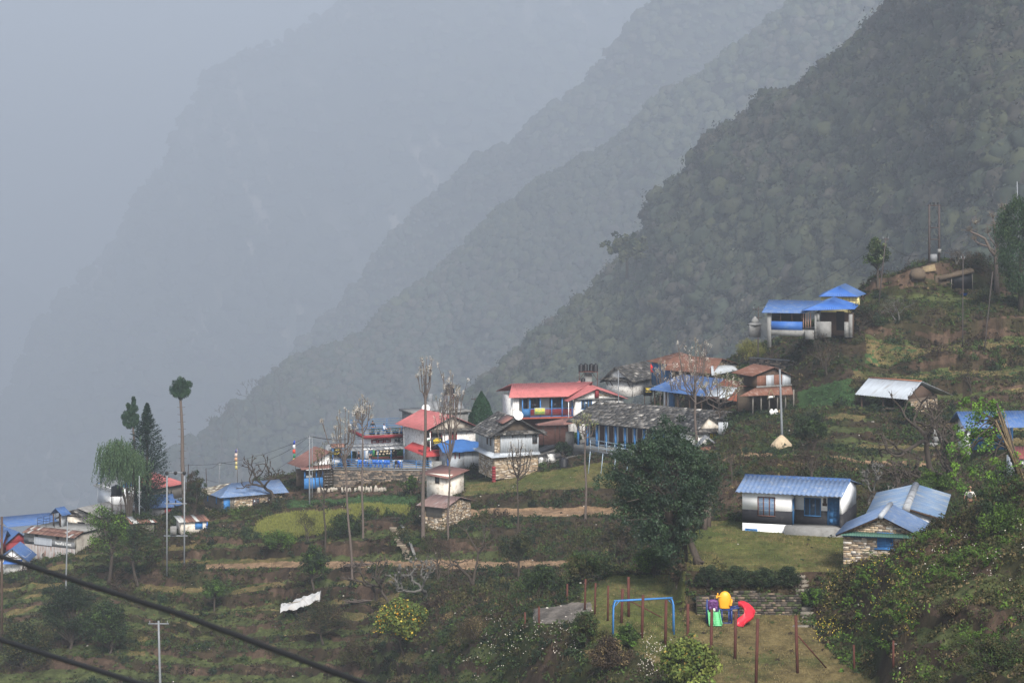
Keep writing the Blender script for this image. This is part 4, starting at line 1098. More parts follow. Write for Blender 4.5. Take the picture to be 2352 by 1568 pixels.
for (xa_, xb_) in ((0.85, 3.35), (4.9, 5.7)):
 n = int((xb_ - xa_) / 0.36)
 pv = MB(); MB().box(xa_ - .05, xb_ + .05, -0.045, -0.031, 0.5, 1.45).build('paving_backing', M['signblack'], t)
 for i in range(n):
  for j in range(3):
   cx = xa_ + (xb_ - xa_) * (i + .5) / n + rr2.uniform(-.05, .05) + (0.1 if j % 2 else 0); cz = 0.65 + 0.3 * j + rr2.uniform(-.04, .04)
   k = 6; ph = rr2.random() * 6
   pl = [(min(xb_, max(xa_, cx + 0.165 * math.cos(ph + 6.283 * m_ / k) * rr2.uniform(.85, 1.1))), cz + 0.135 * math.sin(ph + 6.283 * m_ / k) * rr2.uniform(.85, 1.1)) for m_ in range(k)]
   pv.prism(pl, -0.065, -0.046, axis='y', col=(0.55, 0.46, 0.33))
 pv.build('crazy_stone_facing', M['stone'], t)
a, c1 = f.hit(897, 1049); b2, c2 = f.hit(911, 1034); window(t, a, b2, c1, c2 + 0.2, -0.03, M['brownwood'], M['dark'], nx=1)
for (ua, ub, n) in ((852, 898, 3), (925, 954, 2)):
 a, c1 = f.hit(ua, 1017); b2, c2 = f.hit(ub, 1007)
 for k in range(n):
  xa_ = a + (b2 - a) * k / n; window(t, xa_ + .02, a + (b2 - a) * (k + 1) / n - .02, c1 - .1, c2, -0.0, M['redpaint'], M['paleglass'], nx=1, bar=0.16)
a, c1 = f.hit(905, 1020); b2, c2 = f.hit(920, 1006); window(t, a, b2, c1, c2, 0, M['white'], M['glass'], nx=2)
MB().box(-0.75, L + 0.1, -0.9, 6.0, zs0, zs1).build('roof_slab', M['redpaint'], t)
MB().box(-0.6, L, -0.75, 5.9, zs1 + .003, zs1 + .02).build('terrace_floor', M['concrete'], t)
text_mesh('DINING HALL', 0.26, 0.006, M['signblack'], t, (f.hit(875, 1005)[0], -0.02, zs0 - 0.14), xs=1.2, name='lettering')
text_mesh('RESTAURANT', 0.22, 0.006, M['signblack'], t, (f.hit(918, 1004)[0], -0.02, zs0 - 0.12), xs=1.2, name='lettering')
ROOFZ = f.A.z + zs1; DH = f
q = [f.M @ Vector(p) for p in ((L, -0.8, zs1), (-0.68, -0.8, zs1), (-0.68, 5.8, zs1), (L, 5.8, zs1))]
railing('railing', 'blue tube railing around the roof terrace above the dining hall', 'railing', q, 1.15, 4, M['bluepaint'], None, 1.9)
def leaf_blob(name, c, r, n, pal, size, parent=None, squash=1.0, loc=None, rs=None, mat_=None, hollow=0.5):
 rs = rs or RS
 d = rs.randn(n, 3); d /= np.linalg.norm(d, axis=1, keepdims=True)
 rad = rs.uniform(hollow, 1, (n, 1))
 cen = np.array(c) + d * rad * np.array([r, r, r * squash])
 e1 = rs.randn(n, 3); e1 /= np.linalg.norm(e1, axis=1, keepdims=True)
 e2 = np.cross(d + rs.randn(n, 3) * .7, e1); e2 /= np.linalg.norm(e2, axis=1, keepdims=True) + 1e-9
 sz = size * rs.uniform(0.6, 1.3, (n, 1))
 V = np.stack([cen - e1 * sz, cen + e2 * sz * .55, cen + e1 * sz, cen - e2 * sz * .55], 1).reshape(-1, 3)
 pal = np.array(pal); col = pal[rs.randint(0, len(pal), n)] * rs.uniform(.7, 1.3, (n, 1))
 return V, np.arange(len(V)).reshape(-1, 4), col
rr2 = random.Random(9)
for i, (u, kind) in enumerate(((852, 0), (858, 1), (869, 1), (893, 0), (905, 1), (912, 1), (922, 0), (932, 1), (940, 0), (950, 1))):
 x = f.hit(u, 995, -0.45)[0]
 k = thing('flower_pot', ('orange flowering plant in a dark pot' if kind == 0 else 'leafy green plant in a dark pot') + (' at the left corner of the roof terrace', ' left of the standing guest on the roof', ' right of the standing guest on the roof', ' left of the guest in white on the roof', ' right of the guest in white on the roof', ' at the middle of the roof terrace', ' just past the middle of the roof terrace', ' before the right end of the roof terrace', ' near the red column on the roof', ' against the hotel wall on the roof')[i], 'plant pot', tuple(f.M @ Vector((x, -0.45, zs1))), 0, 'flower pots on the roof terrace')
 MB().lathe([(0.15, 0), (0.22, 0.3), (0.23, 0.32), (0.18, 0.3)], (0, 0, 0), 10).build('pot', M['blackplastic'], k)
 V, Q, C = leaf_blob('x', (0, 0, 0.5), 0.32, 90, [(0.04, 0.09, 0.03), (0.06, 0.1, 0.03)] + ([(0.45, 0.16, 0.02)] if kind == 0 else [(0.05, 0.08, 0.04)]), 0.06)
 mb = MB(); mb.quads(V, Q, C); mb.build('foliage', M['leaf'], k)
f = Fr((808, 1062, 288), (958, 1058, 291.5)); t = f.thing('awning', 'long grey sheet awning on thin blue posts in front of the dining hall', 'awning')
L = f.L; z0 = f.hit(812, 1035, 0)[1]; z1 = f.hit(812, 1019.5, 2.4)[1]; z0r = f.hit(955, 1029, 0)[1]; z1r = f.hit(955, 1013.5, 2.4)[1]
n = 12
for k in range(n):
 a = k / n; b2 = (k + 1) / n
 for (ta, tb, nm) in ((0, 0.62, 0), (0.6, 1, 1)):
  def PT(s_, tt): return (L * s_, 2.4 * tt, (z0 + (z1 - z0) * tt) * (1 - s_) + (z0r + (z1r - z0r) * tt) * s_ + (0.06 if nm else 0))
  pale = (k in (2, 3, 6, 7) and nm == 0 and False)
  MB().slab([PT(a + .003, ta), PT(b2 - .003, ta), PT(b2 - .003, tb), PT(a + .003, tb)], 0.02).build('sheet', M['awning'], t)
 if k in (2, 3, 6, 7, 10, 11):
  mb = MB(); mb.slab([(L * (a + .01), -0.02, PT(a, 0)[2] * 1 + .035), (L * (b2 - .01), -0.02, PT(b2, 0)[2] + .035), (L * (b2 - .01), 2.4 * .22, PT(b2, .22)[2] + .035), (L * (a + .01), 2.4 * .22, PT(a, .22)[2] + .035)], 0.02); mb.build('white_strip', M['whiteplastic'], t)
for k in range(6):
 s_ = k / 5; MB().tube([(L * s_, 0.05, -0.2), (L * s_, 0.05, z0 * (1 - s_) + z0r * s_)], 0.035, 6).build('post', M['bluepaint'], t)
st = MB()
for k in range(12):
 x = L - 2.6 + k * 0.22; st.box(x, x + 0.26, 1.6, 2.3, 0.1 + k * 0.2, 0.14 + k * 0.2)
st.bar((L - 2.7, 1.55, 0.0), (L, 1.55, 2.6), 0.05, 0.12); st.bar((L - 2.7, 2.35, 0.0), (L, 2.35, 2.6), 0.05, 0.12); st.bar((L - 2.7, 1.5, 0.9), (L, 1.5, 3.5), 0.04); st.bar((L - 2.7, 2.4, 0.9), (L, 2.4, 3.5), 0.04)
s_ = thing('stairway', 'steep dark metal stairway climbing to the roof terrace', 'stairs', tuple(f.A), f.rz); st.build('flight', M['dark'], s_)
fw = Fr((766, 1112, 284.2), (1050, 1110, 283.0)); t = fw.thing('terrace_wall', 'dark dry stone retaining wall under the hotel terrace', 'retaining wall')
zt = fw.hit(850, 1077)[1]; L = fw.L
MB().box(0, L, 0.02, 0.6, -0.8, zt).build('core', M['mortar'], t)
darkpal = [(0.11, 0.095, 0.08), (0.16, 0.13, 0.105), (0.08, 0.072, 0.062), (0.21, 0.17, 0.13), (0.06, 0.055, 0.05), (0.28, 0.21, 0.15)]
st = MB(); st.stones([(0, -0.8), (L, -0.8), (L, zt - .12), (0, zt - .12)], 0.02, 0.4, 0.13, 0.07, darkpal, random.Random(3)); st.build('stone_facing', M['stone'], t)
MB().box(-0.05, L, -0.1, 0.7, zt - .12, zt).build('coping', M['concrete'], t)
TZ = fw.A.z + zt
fl = MB(); fl.box(0, L, 0.7, 9.5, zt - 0.3, zt - 0.02); o = fl.build('terrace_floor', M['concrete']); o.location = fw.A; o.rotation_euler = (0, 0, fw.rz); tag(o, 'concrete floor of the hotel terrace', 'floor', kind='structure')
def onT(u, y=0.6, z=zt):
 return fw.M @ Vector((fw.hit(u, 1070, y)[0], y, z))
railing('railing', 'blue tube railing along the lower terrace in front of the plastic chairs', 'railing', [onT(768, 0.3), onT(905, 0.3)], 1.05, 4, M['bluepaint'], 'blue railings on the terrace wall', 1.25, 0.03)
railing('railing', 'blue tube railing along the terrace right of the steps gap, before the stairway', 'railing', [onT(922, 0.3), onT(990, 0.3)], 1.0, 4, M['bluepaint'], 'blue railings on the terrace wall', 1.3, 0.03)
for i, (ua, ub) in enumerate(((990, 1015), (1017, 1040))):
 p = onT(ua, 0.1); x1 = (onT(ub, 0.1) - p).length
 k = thing('tin_sheet', ('left' if i == 0 else 'right') + ' of two flat grey sheets propped against the terrace edge', 'metal sheet', tuple(p), fw.rz, 'grey sheets propped on the terrace')
 MB().slab([(0.15, -0.1, 0.03), (x1, -0.1, 0.03), (x1 - .05, 0.25, 0.98), (0.3, 0.25, 0.98)], 0.03).build('sheet', M['concrete'], k)
pp = MB(); pp.tube([(0, 0, 0), (0, 0, 1.55), (0.12, 0, 1.6)], 0.045, 6)
pp.build('drain_pipe', M['whiteplastic'], t, loc=(fw.hit(1023.5, 1100, -0.15)[0], -0.15, zt - 1.75))
def make_chair(name, label, m, group):
 c = thing(name, label, 'chair', (0, 0, 0), 0, group)
 MB().box(-.22, .22, -.21, .21, .40, .435).build('seat', m, c)
 b = MB(); pl = [(-.21, .435), (.21, .435), (.23, .8), (.13, .88), (-.13, .88), (-.23, .8)]
 b.prism(pl, .20, .23, axis='y'); b.build('backrest', m, c)
 for sx in (-1, 1):
  for sy in (-1, 1):
   MB().bar((sx * .25, sy * .24, 0), (sx * .2, sy * .19, .40), .045).build('leg', m, c)
  a = MB(); a.bar((sx * .25, -.2, .63), (sx * .23, .21, .66), .05, .03); a.bar((sx * .22, -.19, .42), (sx * .25, -.2, .63), .04); a.build('armrest', m, c)
 return c
chair0 = None
pos = [(826, 'first blue plastic chair at the left end of the terrace tables'), (834, 'second blue plastic chair from the left behind the terrace railing'), (846, 'blue plastic chair beside the seated guest in grey'), (858, 'blue plastic chair right of the seated guest in grey'), (866, 'blue plastic chair near the middle of the long terrace row'),
    (874, 'blue plastic chair just right of the middle of the terrace row'), (884, 'blue plastic chair before the green wall'), (891, 'blue plastic chair next to the last post of the railing')]
for i, (u, lab) in enumerate(pos):
 p = onT(u, 1.5 + 0.15 * (i % 2)); rz = fw.rz + math.pi + R.uniform(-.4, .4)
 if chair0 is None:
  chair0 = make_chair('plastic_chair', lab, M['blueplastic'], 'blue plastic chairs on the terrace'); chair0.location = p; chair0.rotation_euler = (0, 0, rz)
 else: copy_tree(chair0, p, rz, lab)
copy_tree(chair0, onT(918, 1.4), fw.rz + 2.6, 'lone blue plastic chair in the gap between the two railings')
dk_ = make_chair('plastic_chair', 'dark grey plastic chair beside the lone blue chair in the railing gap', M['signblack'], 'blue plastic chairs on the terrace'); dk_.location = onT(910, 1.6); dk_.rotation_euler = (0, 0, fw.rz + 3.5)
for i, (u, lab) in enumerate(((829, 'white covered table at the left of the terrace'), (853, 'white covered table in the middle of the terrace'), (880, 'white covered table at the right of the terrace'), (914, 'white covered table in the railing gap'))):
 k = thing('terrace_table', lab, 'table', tuple(onT(u, 2.4)), fw.rz, 'tables on the terrace')
 MB().box(-.6, .6, -.4, .4, .70, .74).build('tabletop', M['cloth'], k)
 for sx in (-1, 1):
  for sy in (-1, 1): MB().box(sx * .5 - .03, sx * .5 + .03, sy * .32 - .03, sy * .32 + .03, 0, .70).build('leg', M['steel'], k)
f = Fr((699, 1115, 283), (742, 1113, 284)); t = f.thing('snack_hut', 'brown roofed snack hut with white gable and bright blue counter front', 'hut')
L = f.L; zc = f.hit(720, 1097)[1]; ze = f.hit(720, 1082)[1]
MB().box(0, L, 0, 0.12, -0.4, zc).build('counter', M['bluepaint'], t)
MB().box(0.0, L + 2.3, 2.6, 2.8, -0.4, ze).build('back_wall', M['mortar'], t)
MB().box(L + 0.05, L + 2.3, 0.3, 0.5, -0.4, ze - 0.4).build('side_wall', M['mortar'], t)
for xx in (0.0, L * .62, L - 0.14): MB().box(xx, xx + 0.14, -0.02, 0.12 - .02, zc, ze).build('post', M['bluepaint'], t)
for i in range(6): MB().lathe([(0.05, 0), (0.05, .2), (0.02, .26), (0.02, .32)], (0.4 + i * .13, 0.3, zc), 7).build('bottle', M['whiteplastic'], t)
x0, z0 = f.hit(692, 1081, -0.7); x1, z1 = f.hit(764, 1081, -0.7); _, z2 = f.hit(720, 1069, 0.3)
aw = MB(); aw.sheet((x0, -0.7, z0 + .1), (x1, -0.7, z0 + .1), (x1, 0.4, z2), (x0 + .2, 0.4, z2), pitch=.3); aw.build('awning', M['brownroof'], t)
MB().box(x0 + .6, x1 - .3, -0.75, -0.7, z0 + .02, z0 + .1).build('white_trim', M['whiteplastic'], t)
_, zg0 = f.hit(735, 1067, 0.6); xg0 = f.hit(703, 1066, .6)[0]; xg1 = f.hit(806, 1066, .6)[0]; xap, zap = f.hit(754, 1035, .6)
g = MB(); g.prism([(xg0, zg0), (xg1, zg0), (xap, zap - .1)], 0.6, 0.8, axis='y'); g.build('gable', M['white'], t)
rf = MB(); rf.sheet((xg0 - .7, 5.2, zg0 - .25), (xg0 - .7, -.1, zg0 - .25), (xap, -.1, zap), (xap, 5.2, zap), pitch=.3); rf.sheet((xg1 + .4, 5.2, zg0 - .1), (xg1 + .4, -.1, zg0 - .1), (xap, -.1, zap), (xap, 5.2, zap), pitch=.3)
rf.build('roof', M['brownroof'], t)
st = MB()
for k in range(6): st.box(L + 0.15, L + 1.15, -0.1 - .0 + k * 0.0, .3, -0.1 + k * .33, -0.04 + k * .33)
st.build('step', M['concrete'], t)
dish(tuple(W(756, 1029, 286)), .42, 'grey mesh satellite dish on the ridge of the snack hut', m=M['steel'], stem=.8)
f = Fr((764, 1060, 284.5), (786, 1060, 284.8)); t = f.thing('sign_booth', 'tall narrow booth with a small brown roof and a black menu board', 'booth')
L = f.L; zt = f.hit(770, 1026)[1]; zb0 = f.hit(775, 1046)[1]
for xx in (0, L - .08): MB().box(xx, xx + .08, 0, .08, -.8, zt).build('post', M['bluepaint'], t); MB().box(xx, xx + .08, .7, .78, -.8, zt).build('post', M['bluepaint'], t)
rf = MB(); rf.sheet((-.15, -.2, zt - .05), (L + .3, -.2, zt - .05), (L + .3, .4, zt + .32), (-.15, .4, zt + .32)); rf.sheet((-.15, 1.0, zt - .05), (L + .3, 1.0, zt - .05), (L + .3, .4, zt + .32), (-.15, .4, zt + .32)); rf.build('roof', M['rust'], t)
b0 = MB(); b0.box(.1, L - .1, -.03, .02, zb0, zt - .15); bo = b0.build('menu_board', M['signblack'], t)
text_mesh('HOTEL', .2, .005, M['signyellow'], t, (L / 2, -.035, zt - .35), xs=.8)
cv = MB(); cv.tube([(.2, -.04, zb0 + .25), (L / 2, -.04, zb0 + .2), (L - .25, -.04, zb0 + .5)], .03, 5); cv.build('painted_swoosh', M['signyellow'], t)
MB().box(-.3, -.02, -.03, .02, zb0 - .3, zt - .6).build('side_board', M['signblack'], t)
def add_stone_front(fr, par, poly, y=0.0, sx=.38, sz=.13, pal=None, axis='y', sign=-1, name='stone_facing'):
 mb = MB(); mb.stones(poly, y, sx, sz, .06, pal, axis=axis, sign=sign); return mb.build(name, M['stone'], par)
tan = [(0.36, 0.27, 0.18), (0.26, 0.20, 0.14), (0.46, 0.38, 0.28), (0.2, 0.16, 0.12), (0.32, 0.23, 0.14), (0.52, 0.46, 0.38)]
f0 = Fr((1136, 1084, 272), (1236, 1078, 273.6))
ze = f0.hit(1190, 989)[1]; zr = f0.hit(1190, 958)[1]
f = gable_house('tin_clad_house', 'two storey house clad in grey tin over tan stone with a patchy slate roof', (1136, 1084, 272), (1236, 1078, 273.6), 6.0, ze, zr, M['mortar'], M['slate'], 'slates', 'y', slate_size=.5, ov=.9, oe=.7)
t = f.t; L = f.L
z1 = f.hit(1190, 1040)[1]; xs = f.hit(1148, 1010)[0]
add_stone_front(f, t, [(0, -0.8), (L, -0.8), (L, z1 - .1), (0, z1 - .1)], pal=tan)
add_stone_front(f, t, [(0, z1), (xs, z1), (xs, ze - .1), (0, ze - .1)], pal=tan, sx=.25)
add_stone_front(f, t, [(0.05, -0.8), (5.9, -0.8), (5.9, z1 - .1), (0.05, z1 - .1)], 0.0, pal=tan, axis='x', sign=-1)
s = MB(); s.sheet((xs + .05, -.06, z1), (L + .05, -.06, z1), (L + .05, -.04, ze), (xs + .05, -.04, ze), pitch=.3, h=.03); s.build('tin_cladding', M['tin'], t)
s = MB(); s.sheet((-.06, 5.9, z1), (-.06, .05, z1), (-.04, .05, ze), (-.04, 5.9, ze), pitch=.3, h=.03); s.build('tin_cladding', M['tin'], t)
s = MB(); s.slab([(-.5, -.6, z1 - .35), (L + .1, -.6, z1 - .15), (L + .1, -.07, z1 + .12), (-.07, -.07, z1 + .12)], .02); s.build('tin_skirt', M['tinroof'], t)
s = MB(); s.slab([(-.7, 5.8, z1 - .2), (-.5, -.6, z1 - .35), (-.07, -.07, z1 + .12), (-.07, 5.8, z1 + .12)], .02); s.build('tin_skirt', M['tinroof'], t)
mb = MB(); mb.slates((-.9, -.65, ze - .32), (L + .9, -.65, ze - .32), (L + .5, .02, ze + .06), (-.5, .02, ze + .06), size=.45); mb.build('pent_roof', M['slate'], t)
MB().slab([(0.9, 2.6, (ze + zr) / 2 + .12), (0.9, -.2, (ze + zr) / 2 + .12), (L / 2 - .4, -.2, zr + .02), (L / 2 - .4, 2.6, zr + .02)], .03).build('rusty_patch', M['brownroof'], f.roof)
for xx in (f.hit(1176, 1000)[0], f.hit(1206, 1000)[0]): MB().box(xx, xx + .08, -.14, -.08, ze - .75, ze - .15).build('bracket', M['wood'], t)
a = f.hit(1222, 1008)[0]
window(t, a, L - .15, ze - 1.5, ze - .15, -.1, M['wood'], M['glass'], nx=2, bar=.06)
for yy in (1.0, 2.3): MB().box(-.12, -.07, yy, yy + .35, ze - 1.7, ze - .3).build('shutter', M['wood'], t)
dish(tuple(f.M @ Vector((L / 2, -.75, zr + .25))), .52, 'white satellite dish on the ridge of the tin clad house', stem=.5)
p = f.M @ Vector((f.hit(1131, 1080)[0], -.55, -.1)); k = thing('crate_stack', 'narrow stack of dark red bottle crates at the corner of the tin clad house', 'crates', (p.x, p.y, ground(p.x, p.y)))
for i in range(6): MB().box(-.2, .2, -.15, .15, .02 + i * .3, .28 + i * .3).build('crate', M['redpaint'], k)
p = G(1217, 1083, 255, 285); 
k = thing('hung_sheet', 'large white sheet hung out against the dark wall beside the lawn', 'cloth', tuple(p)); mb = MB(); vs = []; fs = []
for j in range(7):
 for i in range(9): vs.append((-.55 + 1.1 * i / 8, mnoise.noise(Vector((i * .6, j * .3, 1))) * .12, .15 + 1.25 * j / 6))
for j in range(6):
 for i in range(8): a = j * 9 + i; fs.append((a, a + 1, a + 10, a + 9))
mb.add(vs, fs); mb.add([(x, y + .02, z) for x, y, z in vs], [q[::-1] for q in fs]); mb.build('sheet', M['cloth'], k, smooth=True)
mb = MB(); mb.tube([(-.7, 0, 0), (-.7, 0, 1.4), (.7, 0, 1.42), (.7, 0, 0)], .02, 5); mb.build('line_frame', M['wood'], k)
for i, (u, v, lab) in enumerate(((1119, 1096, 'left of two low tables under white cloths on the lawn corner'), (1133, 1097, 'right of two low tables under white cloths, with a dark stain'), (1146, 1089, 'smallest white covered table behind the others on the lawn'))):
 p = G(u, v, 255, 285); k = thing('covered_table', lab, 'table', tuple(p), .3 * i, 'white covered tables on the lawn'); sc = (1, .95, .7)[i]
 for sx in (-1, 1):
  for sy in (-1, 1): MB().box(sx * .2 * sc - .02, sx * .2 * sc + .02, sy * .2 * sc - .02, sy * .2 * sc + .02, 0, .5 * sc).build('leg', M['cloth'], k)
 mb = MB(); mb.prism([(-.28 * sc, .25 * sc), (-.1 * sc, .33 * sc), (.05, .2 * sc), (.28 * sc, .3 * sc), (.27 * sc, .62 * sc), (-.26 * sc, .62 * sc)], -.25 * sc, .25 * sc, axis='y'); mb.build('cloth', M['cloth'], k)
f = Fr((1178, 1008, 283), (1318, 1008, 284.5)); t = f.thing('restaurant_house', 'long two storey restaurant with bright red tin roof, blue balcony posts and white stone walls', 'restaurant')
L = f.L; zu = f.hit(1250, 957)[1]; ze = f.hit(1250, 914)[1]; zr = f.hit(1250, 879.6)[1] * 1.0
xg = L; D_ = 6.0; zrr = ze + (zr - ze) * .92
_, zr = f.hit(1250, 879.6, D_ / 2)
w = MB(); w.box(0, .75, 0, .3, -1, ze); wo = w.build('wall', M['whitestone'], t)
w = MB(); w.box(0, .3, .3, D_, -1, ze); w.box(.3, L, D_ - .3, D_, -1, ze); w.box(L - .3, L, 0.0, D_ - .3, -1, ze); w.build('wall', M['whitestone'], t)
w = MB(); w.box(.3, L - .3, 1.3, 1.5, zu, ze); w.build('inner_wall', mat('pale_inner_wall', (0.42, 0.43, 0.42), 0.9, .15, 2.0), t)
MB().box(.3, L - .3, 1.6, 1.8, -1, zu - .2).build('ground_floor_wall', M['brownwood'], t)
MB().box(.7, L, -.35, 1.3, zu - .2, zu).build('balcony_floor', mat('orange_red_band', (0.28, 0.07, 0.045), .8, .2, 2), t)
for u in (1199, 1216, 1240, 1266, 1290, 1313):
 x = f.hit(u, 940)[0]; MB().box(x - .06, x + .06, -.3, -.18, zu, ze - .02).build('post', M['bluepaint'], t)
ra = MB(); x0 = f.hit(1199, 940)[0]
zh = zu + .95
ra.box(x0, L, -.27, -.21, zh, zh + .07); ra.box(x0, L, -.27, -.21, zu + .05, zu + .12); ra.build('balcony_rail', M['bluepaint'], t)
ra = MB()
x = f.hit(1218, 940)[0]
while x < L: ra.box(x, x + .06, -.26, -.22, zu + .12, zh); x += .11
ra.build('balusters', M['redpaint'], t)
MB().prism([(x0, zu + .1), (f.hit(1217, 940)[0], zu + .1), (f.hit(1217, 940)[0], zh), (x0, zh)], -.30, -.28, axis='y').build('blue_panel', M['bluewood'], t)
for (ua, ub) in ((1202, 1212), (1217, 1241), (1262, 1292)):
 a = f.hit(ua, 930, 1.3)[0]; b2 = f.hit(ub, 930, 1.3)[0]; window(t, a, b2, zu + .2, ze - .15, 1.3, M['brownwood'], M['glass'], nx=max(1, int((b2 - a) / .35)), nz=3, bar=.06)
rf = MB(); ov = .8
xl = f.hit(1168, 914, -ov)[0]; zel = f.hit(1250, 912, -ov)[1]; xlr = f.hit(1175.6, 880, D_ / 2)[0]; xrr = f.hit(1362, 880, D_ / 2)[0]
xr0 = f.hit(1303, 911, -ov)[0]
rf.sheet((xl, -ov, zel), (xr0 + .1, -ov, zel), (xrr, D_ / 2, zr), (xlr, D_ / 2, zr), pitch=.27, h=.05); rf.sheet((xl, D_ + ov, zel), (xrr + .5, D_ + ov, zel), (xrr, D_ / 2, zr), (xlr, D_ / 2, zr), pitch=.27, h=.05)
ro = rf.build('roof', M['redmetal'], t)
yg = -1.9
xw0 = f.hit(1322, 950, yg + .7)[0]; xw1 = f.hit(1432, 950, yg + .7)[0]; xap, zap = f.hit(1371, 892.8, yg); xe0, ze0 = f.hit(1303, 922.5, yg); xe1, ze1 = f.hit(1442.6, 916, yg)
w = MB(); w.box(xw0, xw1, yg + .7, D_ + .6, -1, ze0 + .25); w.build('wing_wall', M['whitestone'], t)
g = MB(); g.prism([(xw0, ze0 + .25), (xw1, ze0 + .25), (xap, zap - .15)], yg + .7, yg + .95, axis='y'); g.build('wing_gable', M['whitestone'], t)
add_stone_front(f, t, [(xap + .2, ze0 + .5), (xw1 - .3, ze0 + .5), (xap + .2, zap - .55)], yg + .69, pal=tan, sx=.3, name='gable_stones')
rf = MB(); rf.sheet((xe0, D_ + 1, ze0), (xe0, yg, ze0), (xap, yg, zap), (xap, D_ + 1, zap), pitch=.27, h=.05); rf.sheet((xe1, D_ + 1, ze1), (xe1, yg, ze1), (xap, yg, zap), (xap, D_ + 1, zap), pitch=.27, h=.05); rf.build('roof', M['redmetal'], t)
MB().box(xap - .12, xap + .3, yg + .2, yg + .6, ze0 + .35, zap - .1).build('king_post', M['redpaint'], t)
MB().box(xw0 - .4, xw1 + .3, yg + .3, yg + .68, ze0 + .18, ze0 + .3).build('pent_roof', M['concrete'], t)
a = f.hit(1335, 930, yg + .7)[0]; window(t, a, a + 1.3, ze0 - 1.0, ze0 + .1, yg + .7, M['bluepaint'], M['glass'], nx=3)
MB().tube([(xe0 + .2, yg + .2, ze0 - 2.2), (xe0 + .2, yg + .2, ze0)], .05, 6).build('drain_pipe', M['whiteplastic'], t)
x0, z0 = f.hit(1227.7, 953, -.42); x1, z1 = f.hit(1252, 936, -.42)
s = thing('restaurant_sign', 'yellow and grey sign reading RESTAURANT hung on the balcony of the red roofed house', 'sign', tuple(f.M @ Vector(((x0 + x1) / 2, -.42, (z0 + z1) / 2))), f.rz); hw, hh = (x1 - x0) / 2, (z1 - z0) / 2
MB().box(-hw, hw, -.02, .06, -hh, hh).build('board', mat('sign_grey', (.30, .32, .28), .7, .2, 3), s)
MB().box(-hw * .93, hw * .93, -.035, -.021, -hh * .8, hh * .8).build('yellow_panel', mat('sign_dull_yellow', (.48, .44, .08), .7, .15, 3), s)
text_mesh('RESTAURANT', .25, .005, M['greenpaint'], s, (0, -.04, -hh * .3), xs=.72, bold=.01); text_mesh('HOTEL', .22, .005, M['bluepaint'], s, (0, -.04, hh * .42), xs=.8)
b_ = W(1351, 878, 293); k = thing('tank_tower', 'concrete pillar and rusty frame carrying four black water tanks', 'tower', (b_.x, b_.y, b_.z - 2)); zt = W(1351, 852, 293).z - b_.z + 2
mb = MB(); mb.box(-.45, .45, .2, 1.0, 0, zt - .3); mb.build('pillar', M['concrete'], k)
mb = MB(); mb.box(-1.15, 1.15, -.6, .7, zt - .08, zt - .02); mb.build('platform', M['rustpost'], k)
for sx in (-1.1, 1.1): MB().bar((sx, -.55, 0), (sx, -.55, zt - .08), .06).build('leg', M['rustpost'], k)
mb = MB(); mb.bar((-1.1, -.5, zt - 1.0), (-.4, .2, zt - .1), .04); mb.build('brace', M['rustpost'], k); mb = MB(); mb.bar((1.1, -.5, zt - 1.0), (.4, .2, zt - .1), .04); mb.build('brace', M['rustpost'], k)
for i, (dx, dy, lab) in enumerate(((-.88, -.2, 'first black tank from the left on the concrete tank tower'), (-.32, .3, 'second black tank from the left on the tank tower, set back'), (.40, .3, 'third black tank from the left on the tank tower, set back'), (.90, -.2, 'fourth black tank, rightmost on the concrete tank tower'))):
 water_tank((b_.x + dx, b_.y + dy, b_.z - 2 + zt), .31, .88, lab, group='black tanks on the concrete tower')
water_tank(tuple(W(1339, 878, 289)), .28, .55, 'small black tank tucked behind the red roof ridge under the tower')
f = Fr((1232, 1010, 277), (1300, 1010, 276)); t = f.thing('yard_canopy', 'low brown tin canopy on thin posts over the restaurant yard', 'canopy')
P_ = [f.hit(1234, 977, 0), f.hit(1300, 975, 0), f.hit(1365, 962, 0.6), f.hit(1300, 959, 2.6), f.hit(1228, 973, 2.2)]
yy = [0, 0, .6, 2.6, 2.2]
MB().slab([(p[0], y, p[1]) for p, y in zip([P_[0], P_[1], P_[2], P_[3], P_[4]], yy)], .04).build('roof_sheet', M['brownroof'], t)
for u in (1275, 1286, 1248): x, z = f.hit(u, 976, .1); MB().tube([(x, .1, -.6), (x, .1, z - .02)], .035, 6).build('post', M['signblack'], t)
c_w = None
for i, (u, lab) in enumerate(((1243, 'white plastic chair at the left of the covered yard'), (1262, 'white plastic chair beside the draped table in the covered yard'), (1291, 'white plastic chair near the grey wall of the covered yard'))):
 p = W(u, 1015, 276 + i * .5); p.z = ground(p.x, p.y)
 if c_w is None: c_w = make_chair('plastic_chair', lab, M['whiteplastic'], 'white chairs in the covered yard'); c_w.location = p
 else: copy_tree(c_w, p, 1.0 + i, lab)
p = W(1268, 1018, 276.6); p.z = ground(p.x, p.y); k = thing('draped_table', 'round table under a cream cloth in the covered yard', 'table', tuple(p)); MB().lathe([(.42, 0), (.4, .3), (.38, .72), (.36, .74)], (0, 0, 0), 14).build('tablecloth', M['cloth'], k)
p = W(1299, 1016, 277.5); p.z = ground(p.x, p.y); k = thing('yard_wall', 'short grey plastered wall between the covered yard and the long hall', 'wall', tuple(p)); MB().box(0, 1.0, 0, .25, -.2, 2.6).build('wall', M['concrete'], k)
p = W(1295, 1024, 272.5); p.z = ground(p.x, p.y); water_tank((p.x, p.y, p.z), .55, 1.0, 'short wide black tank among bushes beside the covered yard')
f = Fr((1322, 1020, 274), (1640, 1036, 263)); t = f.thing('slate_hall', 'long low hall with a dark slate roof and a row of blue wooden columns', 'hall')
L = f.L; D_ = 6.5; ze = f.hit(1400, 968, 0)[1]; zr = f.hit(1400, 922, 3.2)[1]
zeL = f.hit(1322, 960)[1]
